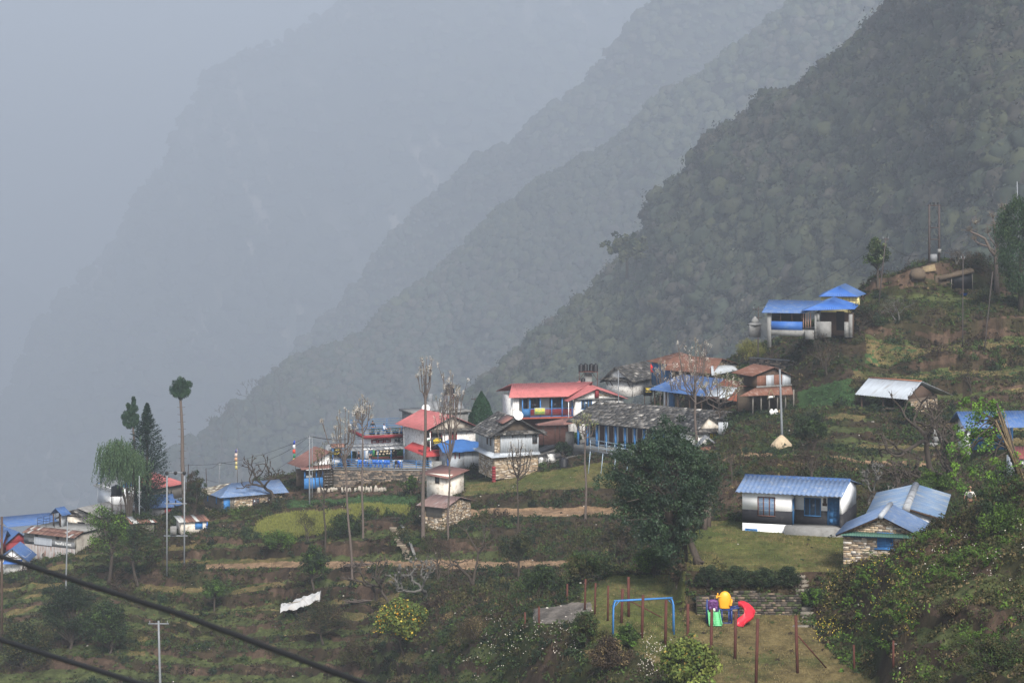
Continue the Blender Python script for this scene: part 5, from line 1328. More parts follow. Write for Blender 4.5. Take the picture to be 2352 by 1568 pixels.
w = MB(); w.box(0, L, 2.0, 2.25, -.6, ze); w.box(L - .25, L, 2.25, D_, -.6, ze); w.box(0, .25, 2.25, D_, -.6, ze); w.build('wall', M['white'], t)
MB().box(-.2, L, -.1, 2.0, -.9, -.02).build('veranda_floor', M['concrete'], t)
g = MB(); g.prism([(0.2, ze), (D_, ze), (3.2, zr - .1)], L - .25, L - .003, axis='x'); g.build('gable', mat('cream_stone_gable', (.50, .46, .38), .9, .3, 5, dirt=(.25, .2, .15), dirt_amt=.5, dirt_scale=3), t)
rf = MB(); rf.slates((-.6, -1.0, ze - .28), (L + .5, -1.0, ze - .28), (L + .5, 3.2, zr), (.9, 3.2, zr), size=.55); rf.slates((-.6, D_ + .9, ze - .28), (L + .5, D_ + .9, ze - .28), (L + .5, 3.2, zr), (.9, 3.2, zr), size=.9)
rf.build('roof', M['slate'], t)
mb = MB(); mb.slates((-.6, D_ + .9, ze - .28), (-.6, -1.0, ze - .28), (.92, 3.2, zr), (.90, 3.21, zr), size=.5); mb.build('roof_hip', M['slate'], t)
MB().box(-.2, L, -.12, .05, ze - .3, ze - .08).build('lintel_beam', M['bluepaint'], t)
x = .35
while x < L - 1.0:
 c_ = MB(); c_.box(x - .11, x + .11, -.08, .14, -.02, ze - .5); c_.prism([(x - .5, ze - .3), (x - .38, ze - .42), (x - .11, ze - .62), (x + .11, ze - .62), (x + .38, ze - .42), (x + .5, ze - .3)], -.05, .08, axis='y'); c_.build('column', M['bluepaint'], t)
 door(t, x + .35, x + .95, -.02, ze - .35, 2.0, M['brownwood'], panels=False, handle=False) if int(x * 3) % 2 == 0 else window(t, x + .35, x + .95, .7, ze - .4, 2.0, M['brownwood'], M['glass'], nx=2)
 x += 1.28
f0 = Fr((1600, 1046, 255), (1674, 1046, 256)); ze = f0.hit(1640, 985)[1]; zr = f0.hit(1625, 953)[1]
f = gable_house('white_slate_house', 'small white house with a stained slate roof at the right end of the slate hall', (1600, 1046, 255), (1674, 1046, 256), 5.5, ze, zr, M['whitestone'], M['slate'], 'slates', 'y', apex=1.3, gablem=M['cream'], slate_size=.5, ov=.5)
mb = MB(); mb.slates((-.5, -.6, ze - .3), (f.L + .5, -.6, ze - .3), (f.L + .2, .0, ze + .08), (-.2, .0, ze + .08), size=.45); mb.build('pent_roof', M['slate'], f.t)
window(f.t, f.L - 2.2, f.L - 1.3, ze - 1.8, ze - .4, 0, M['wood'], M['signyellow'], nx=2)
f0 = Fr((1614, 1068, 246), (1640, 1068, 246)); zz = f0.hit(1620, 1028)[1]
t = f0.thing('concrete_booth', 'narrow grey concrete booth with a small brown gabled roof beside the big tree', 'booth'); MB().box(0, f0.L, 0, 1.4, -3, zz).build('wall', M['concrete'], t)
rf = MB(); rf.sheet((-.7, -.5, zz), (-.7, 1.8, zz), (f0.L / 2 - .2, 1.8, zz + 1.1), (f0.L / 2 - .2, -.5, zz + 1.1)); rf.sheet((f0.L + .7, -.5, zz), (f0.L + .7, 1.8, zz), (f0.L / 2 - .2, 1.8, zz + 1.1), (f0.L / 2 - .2, -.5, zz + 1.1)); rf.build('roof', M['awning'], t)
MB().slab([(-.3, -.75, zz - .12), (f0.L + .9, -.75, zz - .12), (f0.L + .7, -.1, zz + .15), (-.3, -.1, zz + .15)], .03).build('rusty_eave', M['rust'], t)
p = W(1661, 1046, 252); k = thing('tin_bin', 'small corrugated tin enclosure against the white slate house', 'shed', (p.x, p.y, ground(p.x, p.y))); MB().sheet((-.5, 0, 0), (.5, 0, 0), (.5, .02, 1.4), (-.5, .02, 1.4), pitch=.15, h=.05).build('tin_front', M['tin'], k); MB().slab([(-.6, -.1, 1.45), (.6, -.1, 1.45), (.6, .9, 1.6), (-.6, .9, 1.6)], .05).build('lid', M['slate'], k)
for i in range(1):
 a = W(1356, 1040, 268.5); b2 = W(1450, 1047, 264.5); t = thing('viewing_platform', 'pale blue steel platform with a railing on tall legs beside the lawn', 'platform', tuple(a)); d = b2 - a; d.z = 0; z = W(1356, 1034, 268.5).z - a.z
 MB().bar((0, 0, z), tuple(d + Vector((0, 0, z - .2))), .14, .1).build('deck_edge', M['steel'], t); lt = mat('pale_blue_steel', (.30, .38, .46), .6, .2, 3)
 for k in range(3): MB().tube([(0, 0, z + .4 * (k + 1)), tuple(d + Vector((0, 0, z - .2 + .4 * (k + 1))))], .03, 5).build('rail', lt, t)
 for k in range(6):
  q = d * (k / 5); zz = z - .2 * k / 5; MB().tube([q + Vector((0, 0, zz)), q + Vector((0, 0, zz + 1.2))], .03, 5).build('post', lt, t)
 for k in range(4):
  q = d * (k / 3.2); zz = z - .2 * k / 3.2; g_ = ground(a.x + q.x, a.y + q.y) - a.z; MB().tube([q + Vector((-.25, 0, g_ - .3)), q + Vector((0, 0, zz))], .045, 6).build('leg', lt, t)
f0 = Fr((1393, 893, 302), (1451, 893, 300.4)); ze = f0.hit(1420, 867)[1]; zr = f0.hit(1421, 842)[1]
f = gable_house('gabled_slate_house', 'white gabled house with a steep slate roof on the rise behind the red roof', (1393, 893, 302), (1451, 893, 300.4), 7.5, ze, zr, M['whitestone'], M['slate'], 'slates', 'y', apex=1.45, gablem=M['white'], ov=.6, oe=.8, slate_size=.6)
mb = MB(); mb.slates((-.6, -.7, ze - .3), (f.L + .4, -.7, ze - .3), (f.L + .2, .0, ze + .05), (-.2, .0, ze + .05), size=.5); mb.build('pent_roof', M['slate'], f.t)
for u in (1396, 1407, 1447): x = f.hit(u, 872)[0]; MB().bar((x, -.05, ze - 1.0), (x - .2, -.5, ze - .3), .07).build('bracket', M['wood'], f.t)
f = Fr((1542, 876, 296), (1606, 874, 298)); t = f.thing('rusty_roof_house', 'house with a rusty hipped tin roof and blue balcony wall', 'house'); L = f.L; ze = f.hit(1560, 834)[1]; zr = f.hit(1589, 808, 2.5)[1]
MB().box(0, L, 1.4, 4.5, -.8, ze).build('wall', M['bluewood'], t); MB().box(0, L, 0, .12, -.8, .9).build('balcony_wall', M['bluepaint'], t)
for xx in (0, .9, L * .6, L - .15): MB().box(xx, xx + .13, 0.0, .13, .9, ze).build('post', M['bluepaint'], t)
ap = (L * .6, 2.5, zr); rf = MB(); o = .5
rf.sheet((-o, -o, ze - .1), (L + 1.5, -o, ze - .1), (L * .75, 2.5, zr), ap, pitch=.25); rf.sheet((-o, 5, ze - .1), (-o, -o, ze - .1), (L * .6 + .02, 2.5, zr), ap, pitch=.25); rf.sheet((L + 1.5, -o, ze - .1), (L + 1.5, 5, ze - .1), (L * .75 - .02, 2.5, zr), (L * .75, 2.5, zr), pitch=.25); rf.build('roof', M['rust'], t)
MB().slab([(.6, -.8, ze - .4), (L + .8, -.8, ze - .4), (L + .8, -.1, ze - .1), (.6, -.1, ze - .1)], .03).build('lower_eave', M['tinroof'], t)
dish(tuple(W(1560, 842, 294)), .6, 'large wire satellite dish in front of the rusty roofed house', m=M['steel'], stem=1.2)
f0 = Fr((1637, 886, 290), (1692, 886, 294)); ze = f0.hit(1660, 839)[1]; zr = f0.hit(1662, 821)[1]
f = gable_house('patched_stone_house', 'stone house with patched rusty and pale tin roof next to the rusty hip roof', (1637, 886, 290), (1692, 886, 294), 6, ze, zr, M['mortar'], M['rust'], 'sheet', 'y', apex=1.2, ov=.9, oe=.6)
add_stone_front(f, f.t, [(0, -.5), (f.L, -.5), (f.L, ze - .1), (0, ze - .1)], pal=tan); add_stone_front(f, f.t, [(.3, ze + .05), (f.L - .2, ze + .05), (1.2, zr - .15)], pal=tan)
window(f.t, 1.5, 2.1, .7, 1.5, -.07, M['wood'], M['dark'], nx=1)
MB().sheet((-1.5, -.9, ze - .9), (f.L + .7, -.9, ze - .6), (f.L + .7, .0, ze - .1), (-.4, .0, ze + .1), pitch=.2).build('front_eave', M['tinroof'], f.t)
f = Fr((1500, 938, 280), (1725, 940, 268)); t = f.thing('blue_roof_shed', 'long open shed under a blue, white and rusty patched tin roof', 'shed'); L = f.L
ze = f.hit(1600, 906, 0)[1]; zr = f.hit(1600, 863, 5)[1]
xl = f.hit(1488, 902, -.5)[0]; x1 = f.hit(1618, 908, -.5)[0]; x2 = f.hit(1672, 910, -.5)[0]; x3 = f.hit(1734, 912, -.5)[0]
rl = f.hit(1567, 863, 5)[0]; r1 = f.hit(1664, 864, 5)[0]; r3 = f.hit(1736, 869, 5)[0]
a = MB(); a.sheet((xl, -.5, ze), (x1, -.5, ze - .05), (r1, 5, zr), (rl, 5, zr), pitch=.25, h=.03); ro = a.build('roof', M['bluemetal'], t)
a = MB(); a.sheet((x1, -.5, ze - .05), (x3, -.5, ze - .2), (r3, 5, zr - .3), (r1, 5, zr), pitch=.25, h=.03); a.build('rusty_roof', mat('orange_rust', (.20, .065, .035), .85, .3, 1.5, stretch=(3, .4, 1), dirt=(.27, .22, .19), dirt_amt=.3), t)
def onr(xx, tt, off=.07): return (xx, -.5 + 5.5 * tt, ze - .05 + (zr - ze) * tt + off)
MB().slab([onr(x1 + .02, 0), onr(x2, 0), onr(f.hit(1694, 886, 2.9)[0], .62), onr(f.hit(1650, 881, 2.9)[0], .62)], .02).build('white_sheet', M['tinroof'], t)
MB().box(0.5, L, 4.6, 4.8, -.6, ze + .6).build('back_wall', M['mortar'], t); MB().box(0.2, 1.0, 1.5, 1.7, -.6, ze).build('white_wall', M['white'], t); MB().box(1.1, 1.9, 1.5, 1.7, -.6, ze).build('blue_wall', M['bluewood'], t)
for k in range(9): x = .2 + k * (L - .4) / 8; MB().box(x - .07, x + .07, 0, .14, -.6, ze - .02).build('post', M['wood'], t)
f = Fr((1480, 935, 281), (1499, 935, 281)); z = f.hit(1486, 909)[1]; z2 = f.hit(1486, 889.5)[1]; t = f.thing('tibet_sign', 'black board with yellow TIBET lettering on posts at the edge of the blue roofed shed', 'sign'); L = f.L
MB().box(-.1, L, 0, .05, z, z2).build('board', M['signblack'], t); MB().box(0, .08, .05, .12, -.8, z2).build('post', M['wood'], t); MB().box(L - .15, L - .07, .05, .12, -.8, z2).build('post', M['wood'], t)
text_mesh('TIBET', .3, .006, M['signyellow'], t, (L / 2, -.012, z2 - .2), xs=.9, bold=.008); text_mesh('GUEST HOUSE', .13, .006, M['signyellow'], t, (L / 2, -.012, z2 - .5), xs=.8)
p = W(1494, 900, 283); k = thing('flag_pole', 'thin pole with a small red flag above the TIBET board', 'flag', (p.x, p.y, p.z - 1.2)); zt = W(1494, 832, 283).z - p.z + 1.2; MB().tube([(0, 0, 0), (0, 0, zt)], .03, 5).build('pole', M['wood'], k)
MB().prism([(0, zt - 1.1), (.36, zt - 1.2), (.14, zt - .75), (.33, zt - .6), (0, zt - .1)], -.02, .02, axis='y').build('flag', mat('red_cloth', (.45, .03, .03), .8, .1, 2), k)
f = Fr((1739, 938, 253.5), (1816, 938, 255.5)); t = f.thing('tower_shed', 'tall shed walled in rusty and grey tin panels under a shallow gabled rusty roof', 'shed'); L = f.L
zs = f.hit(1780, 888)[1]; ze = f.hit(1780, 865)[1]; xap, zap = f.hit(1779.5, 843, -.4)
n = 4; xs = [0, L * .27, L * .5, L * .75, L]
for i in range(4): MB().box(xs[i] + .01, xs[i + 1] - .01, 0, .06, zs, ze + .2).build('wall_panel', (M['rust'], M['tin'])[i % 2], t)
MB().prism([(0, ze + .05), (L, ze + .05), (xap, zap - .1)], .065, .12, axis='y').build('gable', M['wood'], t); MB().box(0, .08, .1, 3.2, zs, ze + .2).build('side_wall', M['wood'], t); MB().box(L - .08, L, .1, 3.2, zs, ze + .2).build('side_wall', M['wood'], t)
rf = MB(); x0, z0 = f.hit(1727, 864, -.4); x1, z1 = f.hit(1830, 866, -.4); rf.sheet((x0, 3.6, z0), (x0, -.4, z0), (xap, -.4, zap), (xap, 3.6, zap)); rf.sheet((x1, 3.6, z1), (x1, -.4, z1), (xap, -.4, zap), (xap, 3.6, zap)); rf.build('roof', M['rust'], t)
x0, z0 = f.hit(1697, 910, -1.0); x1, z1 = f.hit(1822, 906, -1.0); MB().sheet((x0, -1.0, z0), (x1, -1.0, z1), (L + .1, .0, zs), (-.3, .0, zs), pitch=.25).build('skirt_roof', M['rust'], t); MB().box(-.1, L + .1, -.08, -.005, zs + .0, zs + .18).build('white_trim', M['concrete'], t)
MB().box(-.8, L, 2.4, 2.6, -.5, zs - .1).build('back_wall', M['mortar'], t)
for k in range(6): x = -.9 + k * (L + .9) / 5; MB().box(x - .06, x + .06, -.6, -.48, -.5, zs - .35).build('post', M['greywood'], t)
x, z = f.hit(1770, 906, -1.05)
mb = MB(); mb.bar((x - .45, -1.08, z + -.5), (x, -1.05, z + .55), .09, .05); mb.bar((x + .55, -1.08, z - .6), (x, -1.12, z + .55), .09, .05); mb.build('crossed_planks', M['bamboo'], t); mb = MB(); mb.box(x - .3, x + .5, -1.06, -1.02, z - .35, z - .15); mb.build('name_board', M['signwhite'], t)
p = W(1772, 935, 251); k = thing('white_sacks', 'two crumpled white sacks under the tower shed eave', 'sacks', (p.x, p.y, ground(p.x, p.y)))
for dx in (0, .45): MB().lathe([(.15, 0), (.26, .15), (.24, .4), (.1, .55), (.15, .6)], (dx, 0, 0), 9).build('sack', M['cloth'], k)
p = W(1792, 935, 251); k = thing('wicker_basket', 'upturned wicker basket beside the white sacks', 'basket', (p.x, p.y, ground(p.x, p.y))); MB().lathe([(.28, 0), (.27, .25), (.16, .5), (.04, .56)], (0, 0, 0), 12).build('basket_body', M['bamboo'], k)
dish(tuple(W(1706, 899, 257)), .5, 'grey mesh satellite dish over the rusty roof left of the tower shed', m=M['steel'], stem=.8)
f = Fr((1764, 758, 268), (1843, 759, 267.2)); t = f.thing('upper_blue_house', 'blue roofed house on the upper slope with blue parapet and open verandas', 'house'); L = f.L
ze = f.hit(1800, 716)[1]; zr = f.hit(1770, 688, 3)[1]; zb = f.hit(1800, 738)[1]
xw1 = f.hit(1876, 750, -.5)[0]; xw2 = f.hit(1958, 750, -.5)[0]
MB().box(-.1, .35, -.05, .3, -1.9, ze).build('pillar', M['concrete'], t)
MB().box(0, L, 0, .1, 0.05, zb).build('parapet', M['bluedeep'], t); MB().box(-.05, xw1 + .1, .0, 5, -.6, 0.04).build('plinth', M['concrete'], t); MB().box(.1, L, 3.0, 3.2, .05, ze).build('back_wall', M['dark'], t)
MB().box(-.02, .08, .35, 5, .05, zb).build('side_parapet', M['bluedeep'], t)
for xx in (L * .35, L * .68, L - .12): MB().box(xx, xx + .1, .0, .1, zb, ze).build('post', M['wood'], t)
for k in range(4): MB().box(L + .05 + k * .26, L + .15 + k * .26, .1, .2, .3, ze - .05).build('carved_post', mat('pink_wood', (.36, .22, .17), .8, .2, 3), t)
MB().box(xw1 - .25, xw1, -.55, 4.5, -.8, ze - .1).build('wing_side_wall', M['concrete'], t)
MB().box(xw1, xw1 + 1.6, -.6, -.5, -.6, 1.1).build('wing_parapet', M['concrete'], t); MB().box(xw1 + .02, xw1 + .3, -.62, -.4, 1.1, ze - .1).build('wing_pillar', M['concrete'], t); MB().box(xw2 - .4, xw2, -.62, -.4, -.6, ze - .1).build('wing_pillar', M['concrete'], t)
MB().box(xw2 - .9, xw2 - .4, -.58, -.5, -.6, 1.1).build('wing_parapet', M['concrete'], t)
MB().box(xw1 + .3, xw2, 1.4, 1.6, -.6, ze - .1).build('veranda_wall', M['wood'], t); a = xw1 + 2.0; door(t, a, a + .9, 0, 2.1, 1.4, M['dark'], panels=False, handle=False)
MB().box(xw1 - 1.3, xw1 - .3, -.6, .1, -.9, .1).build('porch_block', M['concrete'], t)
xl = f.hit(1749, 715, -.6)[0]; rl = f.hit(1766, 688, 2.6)[0]; xm = f.hit(1841, 717, -.6)[0]; 
xg1, zg1 = f.hit(1841, 713.5, -1.2); xg2, zg2 = f.hit(1963, 710, -1.2); xa, zaa = f.hit(1908, 688, 1.2); rr_ = f.hit(1906, 688, 2.6)[0]
rf = MB(); rf.sheet((xl, -.6, ze - .1), (xm + .3, -.6, ze - .1), (rr_, 2.6, zr), (rl, 2.6, zr), pitch=.25); rf.sheet((xl, 5.6, ze - .1), (xl, -.6, ze - .1), (rl + .02, 2.6, zr), (rl, 2.6, zr), pitch=.25)
rf.sheet((xg1, 5.5, zg1), (xg1, -1.2, zg1), (xa, 1.2, zaa), (xa, 5.5, zaa), pitch=.25); ro = rf.build('roof', M['bluemetal'], t)
rf = MB(); rf.sheet((xg1, -1.2, zg1), (xg2, -1.2, zg2), (xa + .02, 1.2, zaa), (xa, 1.2, zaa), pitch=.25); rf.sheet((xg2, -1.2, zg2), (xg2, 5.5, zg2), (xa, 5.5, zaa), (xa, 1.2, zaa), pitch=.25); rf.build('roof', M['bluedeep'], t)
f = Fr((1886, 704, 276), (1972, 704, 275.2)); ze = f.hit(1930, 681)[1]; 
t = f.thing('yellow_wall_house', 'small yellow walled house with a bright blue tin roof above the upper blue house', 'house'); L = f.L
MB().box(0, L, 0, 5, -.8, ze).build('wall', M['yellowwall'], t); xa, zaa = f.hit(1927, 657.5, 1.2); xe0, z0 = f.hit(1879.5, 681, -.6); xe1, z1 = f.hit(1971, 681.5, -.6); xb = f.hit(1942, 655, 5)[0]; xe2 = f.hit(1990, 678, 4.5)[0]
rf = MB(); rf.sheet((xe0, -.6, z0), (xe1, -.6, z1), (xa + .02, 1.2, zaa), (xa, 1.2, zaa)); rf.build('roof', M['bluedeep'], t); rf = MB(); rf.sheet((xe1, -.6, z1), (xe2, 4.5, z1), (xb, 5, zaa + .1), (xa, 1.2, zaa)); rf.sheet((xe0, 5, z0), (xe0, -.6, z0), (xa, 1.2, zaa), (xb, 5, zaa + .1)); rf.build('roof', M['bluemetal'], t)
wv = MB()
for i in range(5): x = L - 1.8 + i * .38; wv.box(x, x + .05, -.05, -.01, .0, ze - .1)
for k in range(3): wv.box(L - 1.8, L, -.06, -.02, .3 + k * .4, .34 + k * .4)
wv.build('bamboo_lattice', M['bamboo'], t)
p = W(1734, 757, 274); k = thing('white_shrine', 'small domed whitewashed shrine left of the upper blue house', 'shrine', tuple(p)); MB().box(-.65, .65, -.5, .5, -.8, .55).build('base', M['concrete'], k); MB().lathe([(.8, .55), (.75, .68), (.5, .8)], (0, 0, 0), 8).build('cornice', M['concrete'], k); MB().lathe([(.5, .8), (.4, 1.1), (.12, 1.45), (.03, 1.55)], (0, 0, 0), 8).build('dome', M['concrete'], k)
water_tank(tuple(G(1800, 793, 255, 280)), .45, .95, 'black water tank among bushes below the upper blue house')
a = W(1722, 822, 276); b2 = W(1850, 819, 271); k = thing('pale_coping_wall', 'stone wall with a pale flat coping across the slope above the tower shed', 'wall', tuple(a)); d = b2 - a; d.z = 0
fz = math.atan2(d.y, d.x); k.rotation_euler = (0, 0, fz); mb = MB(); mb.stones([(0, -1.4), (d.length, -1.4), (d.length, 0), (0, 0)], 0, .4, .14, .06, darkpal); mb.build('stones', M['stone'], k); MB().box(0, d.length, .0, .5, -1.5, 0).build('core', M['mortar'], k); MB().box(-.1, d.length + .1, -.15, .6, 0.0, .07).build('coping', M['concrete'], k)
f = Fr((2075, 948, 236), (2147, 942, 239)); f = Fr((1975, 948, 240.5), (2078, 948, 236.5)); t = f.thing('tin_roof_barn', 'stone barn with a pale ribbed tin roof and rusty ridge among shrubs', 'barn'); L = f.L
ze = f.hit(2020, 911, -.4)[1]; zr = f.hit(2050, 871.5, 2.8)[1]; x0 = f.hit(1963, 910, -.5)[0]; x1 = f.hit(2084, 911.5, -.5)[0]; r0 = f.hit(1996, 870.5, 2.8)[0]; r1 = f.hit(2118, 875, 2.8)[0]; zr2 = f.hit(2118, 875.5, 2.8)[1]
rf = MB(); rf.sheet((x0, -.5, ze), (x1, -.5, ze), (r1, 2.8, zr2), (r0, 2.8, zr), pitch=.3, h=.03); rf.sheet((x0, 5.8, ze), (x1 + .9, 5.8, ze), (r1, 2.8, zr2), (r0, 2.8, zr), pitch=.3, h=.03); ro = rf.build('roof', M['tinroof'], t)
MB().slab([(r0, 2.6, zr + .02), (r1, 2.6, zr2 + .02), (r1, 2.85, zr2 + .08), (r0, 2.85, zr + .08)], .03).build('rusty_ridge', mat('orange_rust2', (.26, .11, .06), .85, .3, 1.5), ro)
w = MB(); w.box(L - .3, L, .3, 5.3, -1, ze - .1); w.build('end_wall', M['mortar'], t); add_stone_front(f, t, [(.3, -1), (5.3, -1), (5.3, ze - .3), (.3, ze - .3)], L, pal=tan, axis='x', sign=1)
MB().box(0, L, 4.9, 5.2, -1, ze).build('back_wall', M['mortar'], t); g = MB(); g.prism([(0, ze - .1), (5.3, ze - .1), (2.8, zr - .3)], L - .15, L - .05, axis='x'); g.build('gable_boards', M['wood'], t)
for xx in (.1, L * .5): MB().box(xx, xx + .15, 0, .15, -1, ze).build('post', M['wood'], t)
f = Fr((2200, 1020, 212), (2232, 1020, 208)); ze = f.hit(2200, 965)[1]; t = f.thing('right_blue_house', 'house with a deep blue roof and blue corrugated wall behind the leafy tree', 'house'); 
L = 3.0
MB().sheet((0, 0, -.5), (0, 5, -.5), (0, 5, ze), (0, 0, ze), pitch=.25, h=.05).build('side_wall', M['bluepaint'], t); MB().box(.05, L, 0, .2, -.5, ze).build('front_wall', M['white'], t)
MB().prism([(.0, ze), (L, ze), (L / 2, ze + .9)], 0.0, .2, axis='y').build('gable', M['white'], t)
rf = MB(); rf.sheet((-.7, 5.5, ze - .25), (-.7, -.6, ze - .25), (L / 2, -.6, ze + .95), (L / 2, 5.5, ze + .95)); rf.sheet((L + .7, 5.5, ze - .25), (L + .7, -.6, ze - .25), (L / 2, -.6, ze + .95), (L / 2, 5.5, ze + .95)); rf.build('roof', M['bluemetal'], t)
p = W(2330, 1012, 190); t = thing('red_roof_cabin', 'corner of a low red roofed white cabin behind the leaning trunk', 'cabin', (p.x, p.y, ground(p.x, p.y)))
MB().box(0, 3, 0, 3, -.2, 1.6).build('wall', M['white'], t); MB().sheet((-.4, -.4, 1.7), (3.4, -.4, 1.8), (3.4, 2, 2.4), (.2, 2, 2.4)).build('roof', mat('dull_red_tin', (.17, .05, .045), .7, .2, 2), t)
p = G(2150, 1022, 200, 228); t = thing('water_tap_block', 'small grey concrete washing block with an upright post on the path bend', 'tap stand', tuple(p)); MB().box(-1.3, 1.0, 0, .8, -.2, .18).build('slab', M['concrete'], t); MB().box(-.2, .15, .3, .5, .18, 1.9).build('upright', M['concrete'], t); MB().box(-.1, .8, .25, .6, .18, .75).build('basin', M['concrete'], t)
f = Fr((972, 1200, 246.5), (1021, 1203, 245)); t = f.thing('plank_barn', 'stone barn with dark plank front and rusty pinkish tin roof below the white shed', 'barn'); L = f.L
ze = f.hit(1000, 1160)[1]; zr = f.hit(1020, 1137, 2.3)[1]; zp = f.hit(1000, 1188)[1]; D_ = 4.6
w = MB(); w.box(.3, L - .3, 0.1, .2, zp, ze); w.build('plank_wall', M['greywood'], t)
k_ = MB()
x = .3
while x < L - .3: k_.box(x + .01, x + .15, .04, .1, zp, ze - R.uniform(0, .1)); x += .17
k_.build('planks', M['greywood'], t)
w = MB(); w.box(0, .3, 0, D_, -.6, ze); w.build('side_wall', M['mortar'], t); w = MB(); w.box(L - .3, L, 0, D_, -.6, ze); w.prism([(0, ze), (D_, ze), (2.3, zr - .1)], L - .28, L - .02, axis='x'); w.build('side_wall', M['mortar'], t)
add_stone_front(f, t, [(0, -.6), (L, -.6), (L, zp), (0, zp)], pal=tan); add_stone_front(f, t, [(0, -.6), (D_, -.6), (D_, ze - .1), (2.3, zr - .3), (0, ze - .1)], L, pal=tan, axis='x', sign=1); add_stone_front(f, t, [(0, zp + .05), (.3, zp + .05), (.3, ze), (0, ze)], pal=tan); add_stone_front(f, t, [(L - .3, zp + .05), (L, zp + .05), (L, ze), (L - .3, ze)], pal=tan)
rf = MB(); x0 = f.hit(955, 1157, -.6)[0]; rf.sheet((x0, -.6, ze - .1), (L + .5, -.6, ze - .1), (L + .4, 2.3, zr), (x0 + .1, 2.3, zr), pitch=.2); rf.sheet((x0, 5.2, ze - .1), (L + .5, 5.2, ze - .1), (L + .4, 2.3, zr), (x0 + .1, 2.3, zr), pitch=.2)
rf.build('roof', mat('pinkish_rust', (.20, .13, .115), .75, .3, 1.5, stretch=(3, .5, 1), dirt=(.30, .28, .27), dirt_amt=.4), t)
f = Fr((980, 1136, 266), (1030, 1140, 264)); t = f.thing('white_shed', 'small cream white shed with one dark window and a flat rusty roof', 'shed'); L = f.L; ze = f.hit(1000, 1088)[1]
MB().box(0, L, 0, 2.6, -1.0, ze).build('wall', M['cream'], t); MB().slab([(-.7, -.5, ze - .05), (L + .5, -.5, ze - .25), (L + .5, 3, ze + .35), (-.5, 3, ze + .55)], .05).build('roof', M['brownroof'], t)
a, c1 = f.hit(1000, 1109); b2, c2 = f.hit(1009.5, 1096); window(t, a, b2, c1, c2, 0, M['wood'], M['glass'], nx=1, bar=.06)
f = Fr((512, 1177, 280), (650, 1163, 283.8)); t = f.thing('blue_hip_house', 'low tan stone house with grey plank side and a big light blue hipped tin roof', 'house'); L = f.L; D_ = 5.6
ze = f.hit(512, 1138)[1]; zr = f.hit(560, 1107, 2.8)[1]
w = MB(); w.box(0.9, L, 0, .3, -1.2, ze); w.build('wall', M['mortar'], t); w = MB(); w.box(L - .3, L, .3, D_, -1.2, ze); w.box(.3, L - .3, D_ - .3, D_, -1.2, ze); w.build('rear_wall', M['mortar'], t)
add_stone_front(f, t, [(f.hit(538, 1160)[0], -1.2), (L, -1.2), (L, ze - .05), (f.hit(538, 1160)[0], ze - .05)], pal=tan)
pl = MB(); x = .0
xe = f.hit(538, 1160)[0]
while x < xe: pl.box(x + .01, x + .2, -.05, 0, -.1, ze); x += .22
pl.build('front_planks', M['greywood'], t)
door(t, .05, .85, -.1, ze - .1, -.055, M['bluepaint'], panels=False, handle=False)
pl = MB(); y = 0.0
while y < D_: pl.box(-.05, 0, y + .01, y + .24, .05, ze); y += .26
pl.build('side_planks', M['greywood'], t)
MB().box(0, .3, .0, D_, -2.0, 0.04).build('stone_base', M['mortar'], t); add_stone_front(f, t, [(0, -2.2), (D_, -2.2), (D_, .02), (0, .02)], 0, pal=tan, axis='x', sign=-1)
for yy in (1.6, 4.2): MB().box(-.09, -.055, yy, yy + .3, ze - 1.2, ze - .3).build('shutter', M['bluepaint'], t)
for u in (585, 620): a = f.hit(u - 6, 1150)[0]; window(t, a, a + .9, .35, 1.35, -.07, M['brownwood'], M['glass'], nx=2, nz=2)
rf = MB(); o = .6; rx0 = 2.2; rx1 = f.hit(642, 1104, 2.8)[0]
rf.sheet((-o, -o, ze - .15), (L + .5, -o, ze - .15), (rx1, 2.8, zr), (rx0, 2.8, zr), pitch=.25); rf.sheet((-o, D_ + o, ze - .15), (L + .5, D_ + o, ze - .15), (rx1, 2.8, zr), (rx0, 2.8, zr), pitch=.25)
rf.sheet((-o, D_ * .45, ze - .15), (-o, -o, ze - .15), (rx0 + .02, 2.8, zr), (rx0, 2.8, zr), pitch=.25); rf.sheet((L + .5, -o, ze - .15), (L + .5, D_ + o, ze - .15), (rx1 - .02, 2.8, zr), (rx1, 2.8, zr), pitch=.25)
rf.build('roof', M['bluefaded'], t)
mb = MB(); mb.slates((-o - .1, D_ + o + .2, ze - .1), (-o - .1, D_ * .42, ze - .1), (rx0, 2.75, zr + .03), (rx0 - .3, 3.2, zr - .05), size=.5, pal=[(.3, .27, .2), (.12, .1, .09), (.45, .42, .34), (.18, .15, .12)]); mb.build('slate_patch', M['slate'], t)
f = Fr((56, 1283, 290), (172, 1283, 286)); t = f.thing('guest_house', 'weathered two storey guest house with rusty patched roof and grey painted name band', 'guest house'); L = f.L; D_ = 5
ze = f.hit(100, 1223)[1]; zm = f.hit(100, 1251)[1]; zm2 = f.hit(100, 1237)[1]
w = MB(); w.box(0, L, 0, .25, zm, ze); w.box(0, .25, .25, D_, -1, ze); w.box(L - .25, L, .25, D_, -1, ze); w.box(.25, L - .25, D_ - .25, D_, -1, ze); w.build('wall', mat('dingy_board_wall', (.22, .205, .175), .9, .25, 1.5, dirt=(.12, .10, .085), dirt_amt=.5), t)
MB().box(-.05, L, -.06, -.004, zm, zm2).build('painted_band', mat('grey_band', (.13, .135, .14), .8, .2, 2, dirt=(.25, .24, .23), dirt_amt=.3), t)
MB().sheet((0, -.0, -1), (L, -.0, -1), (L, .02, zm - .05), (0, .02, zm - .05), pitch=.2, h=.03).build('tin_wall', M['rusttin'], t)
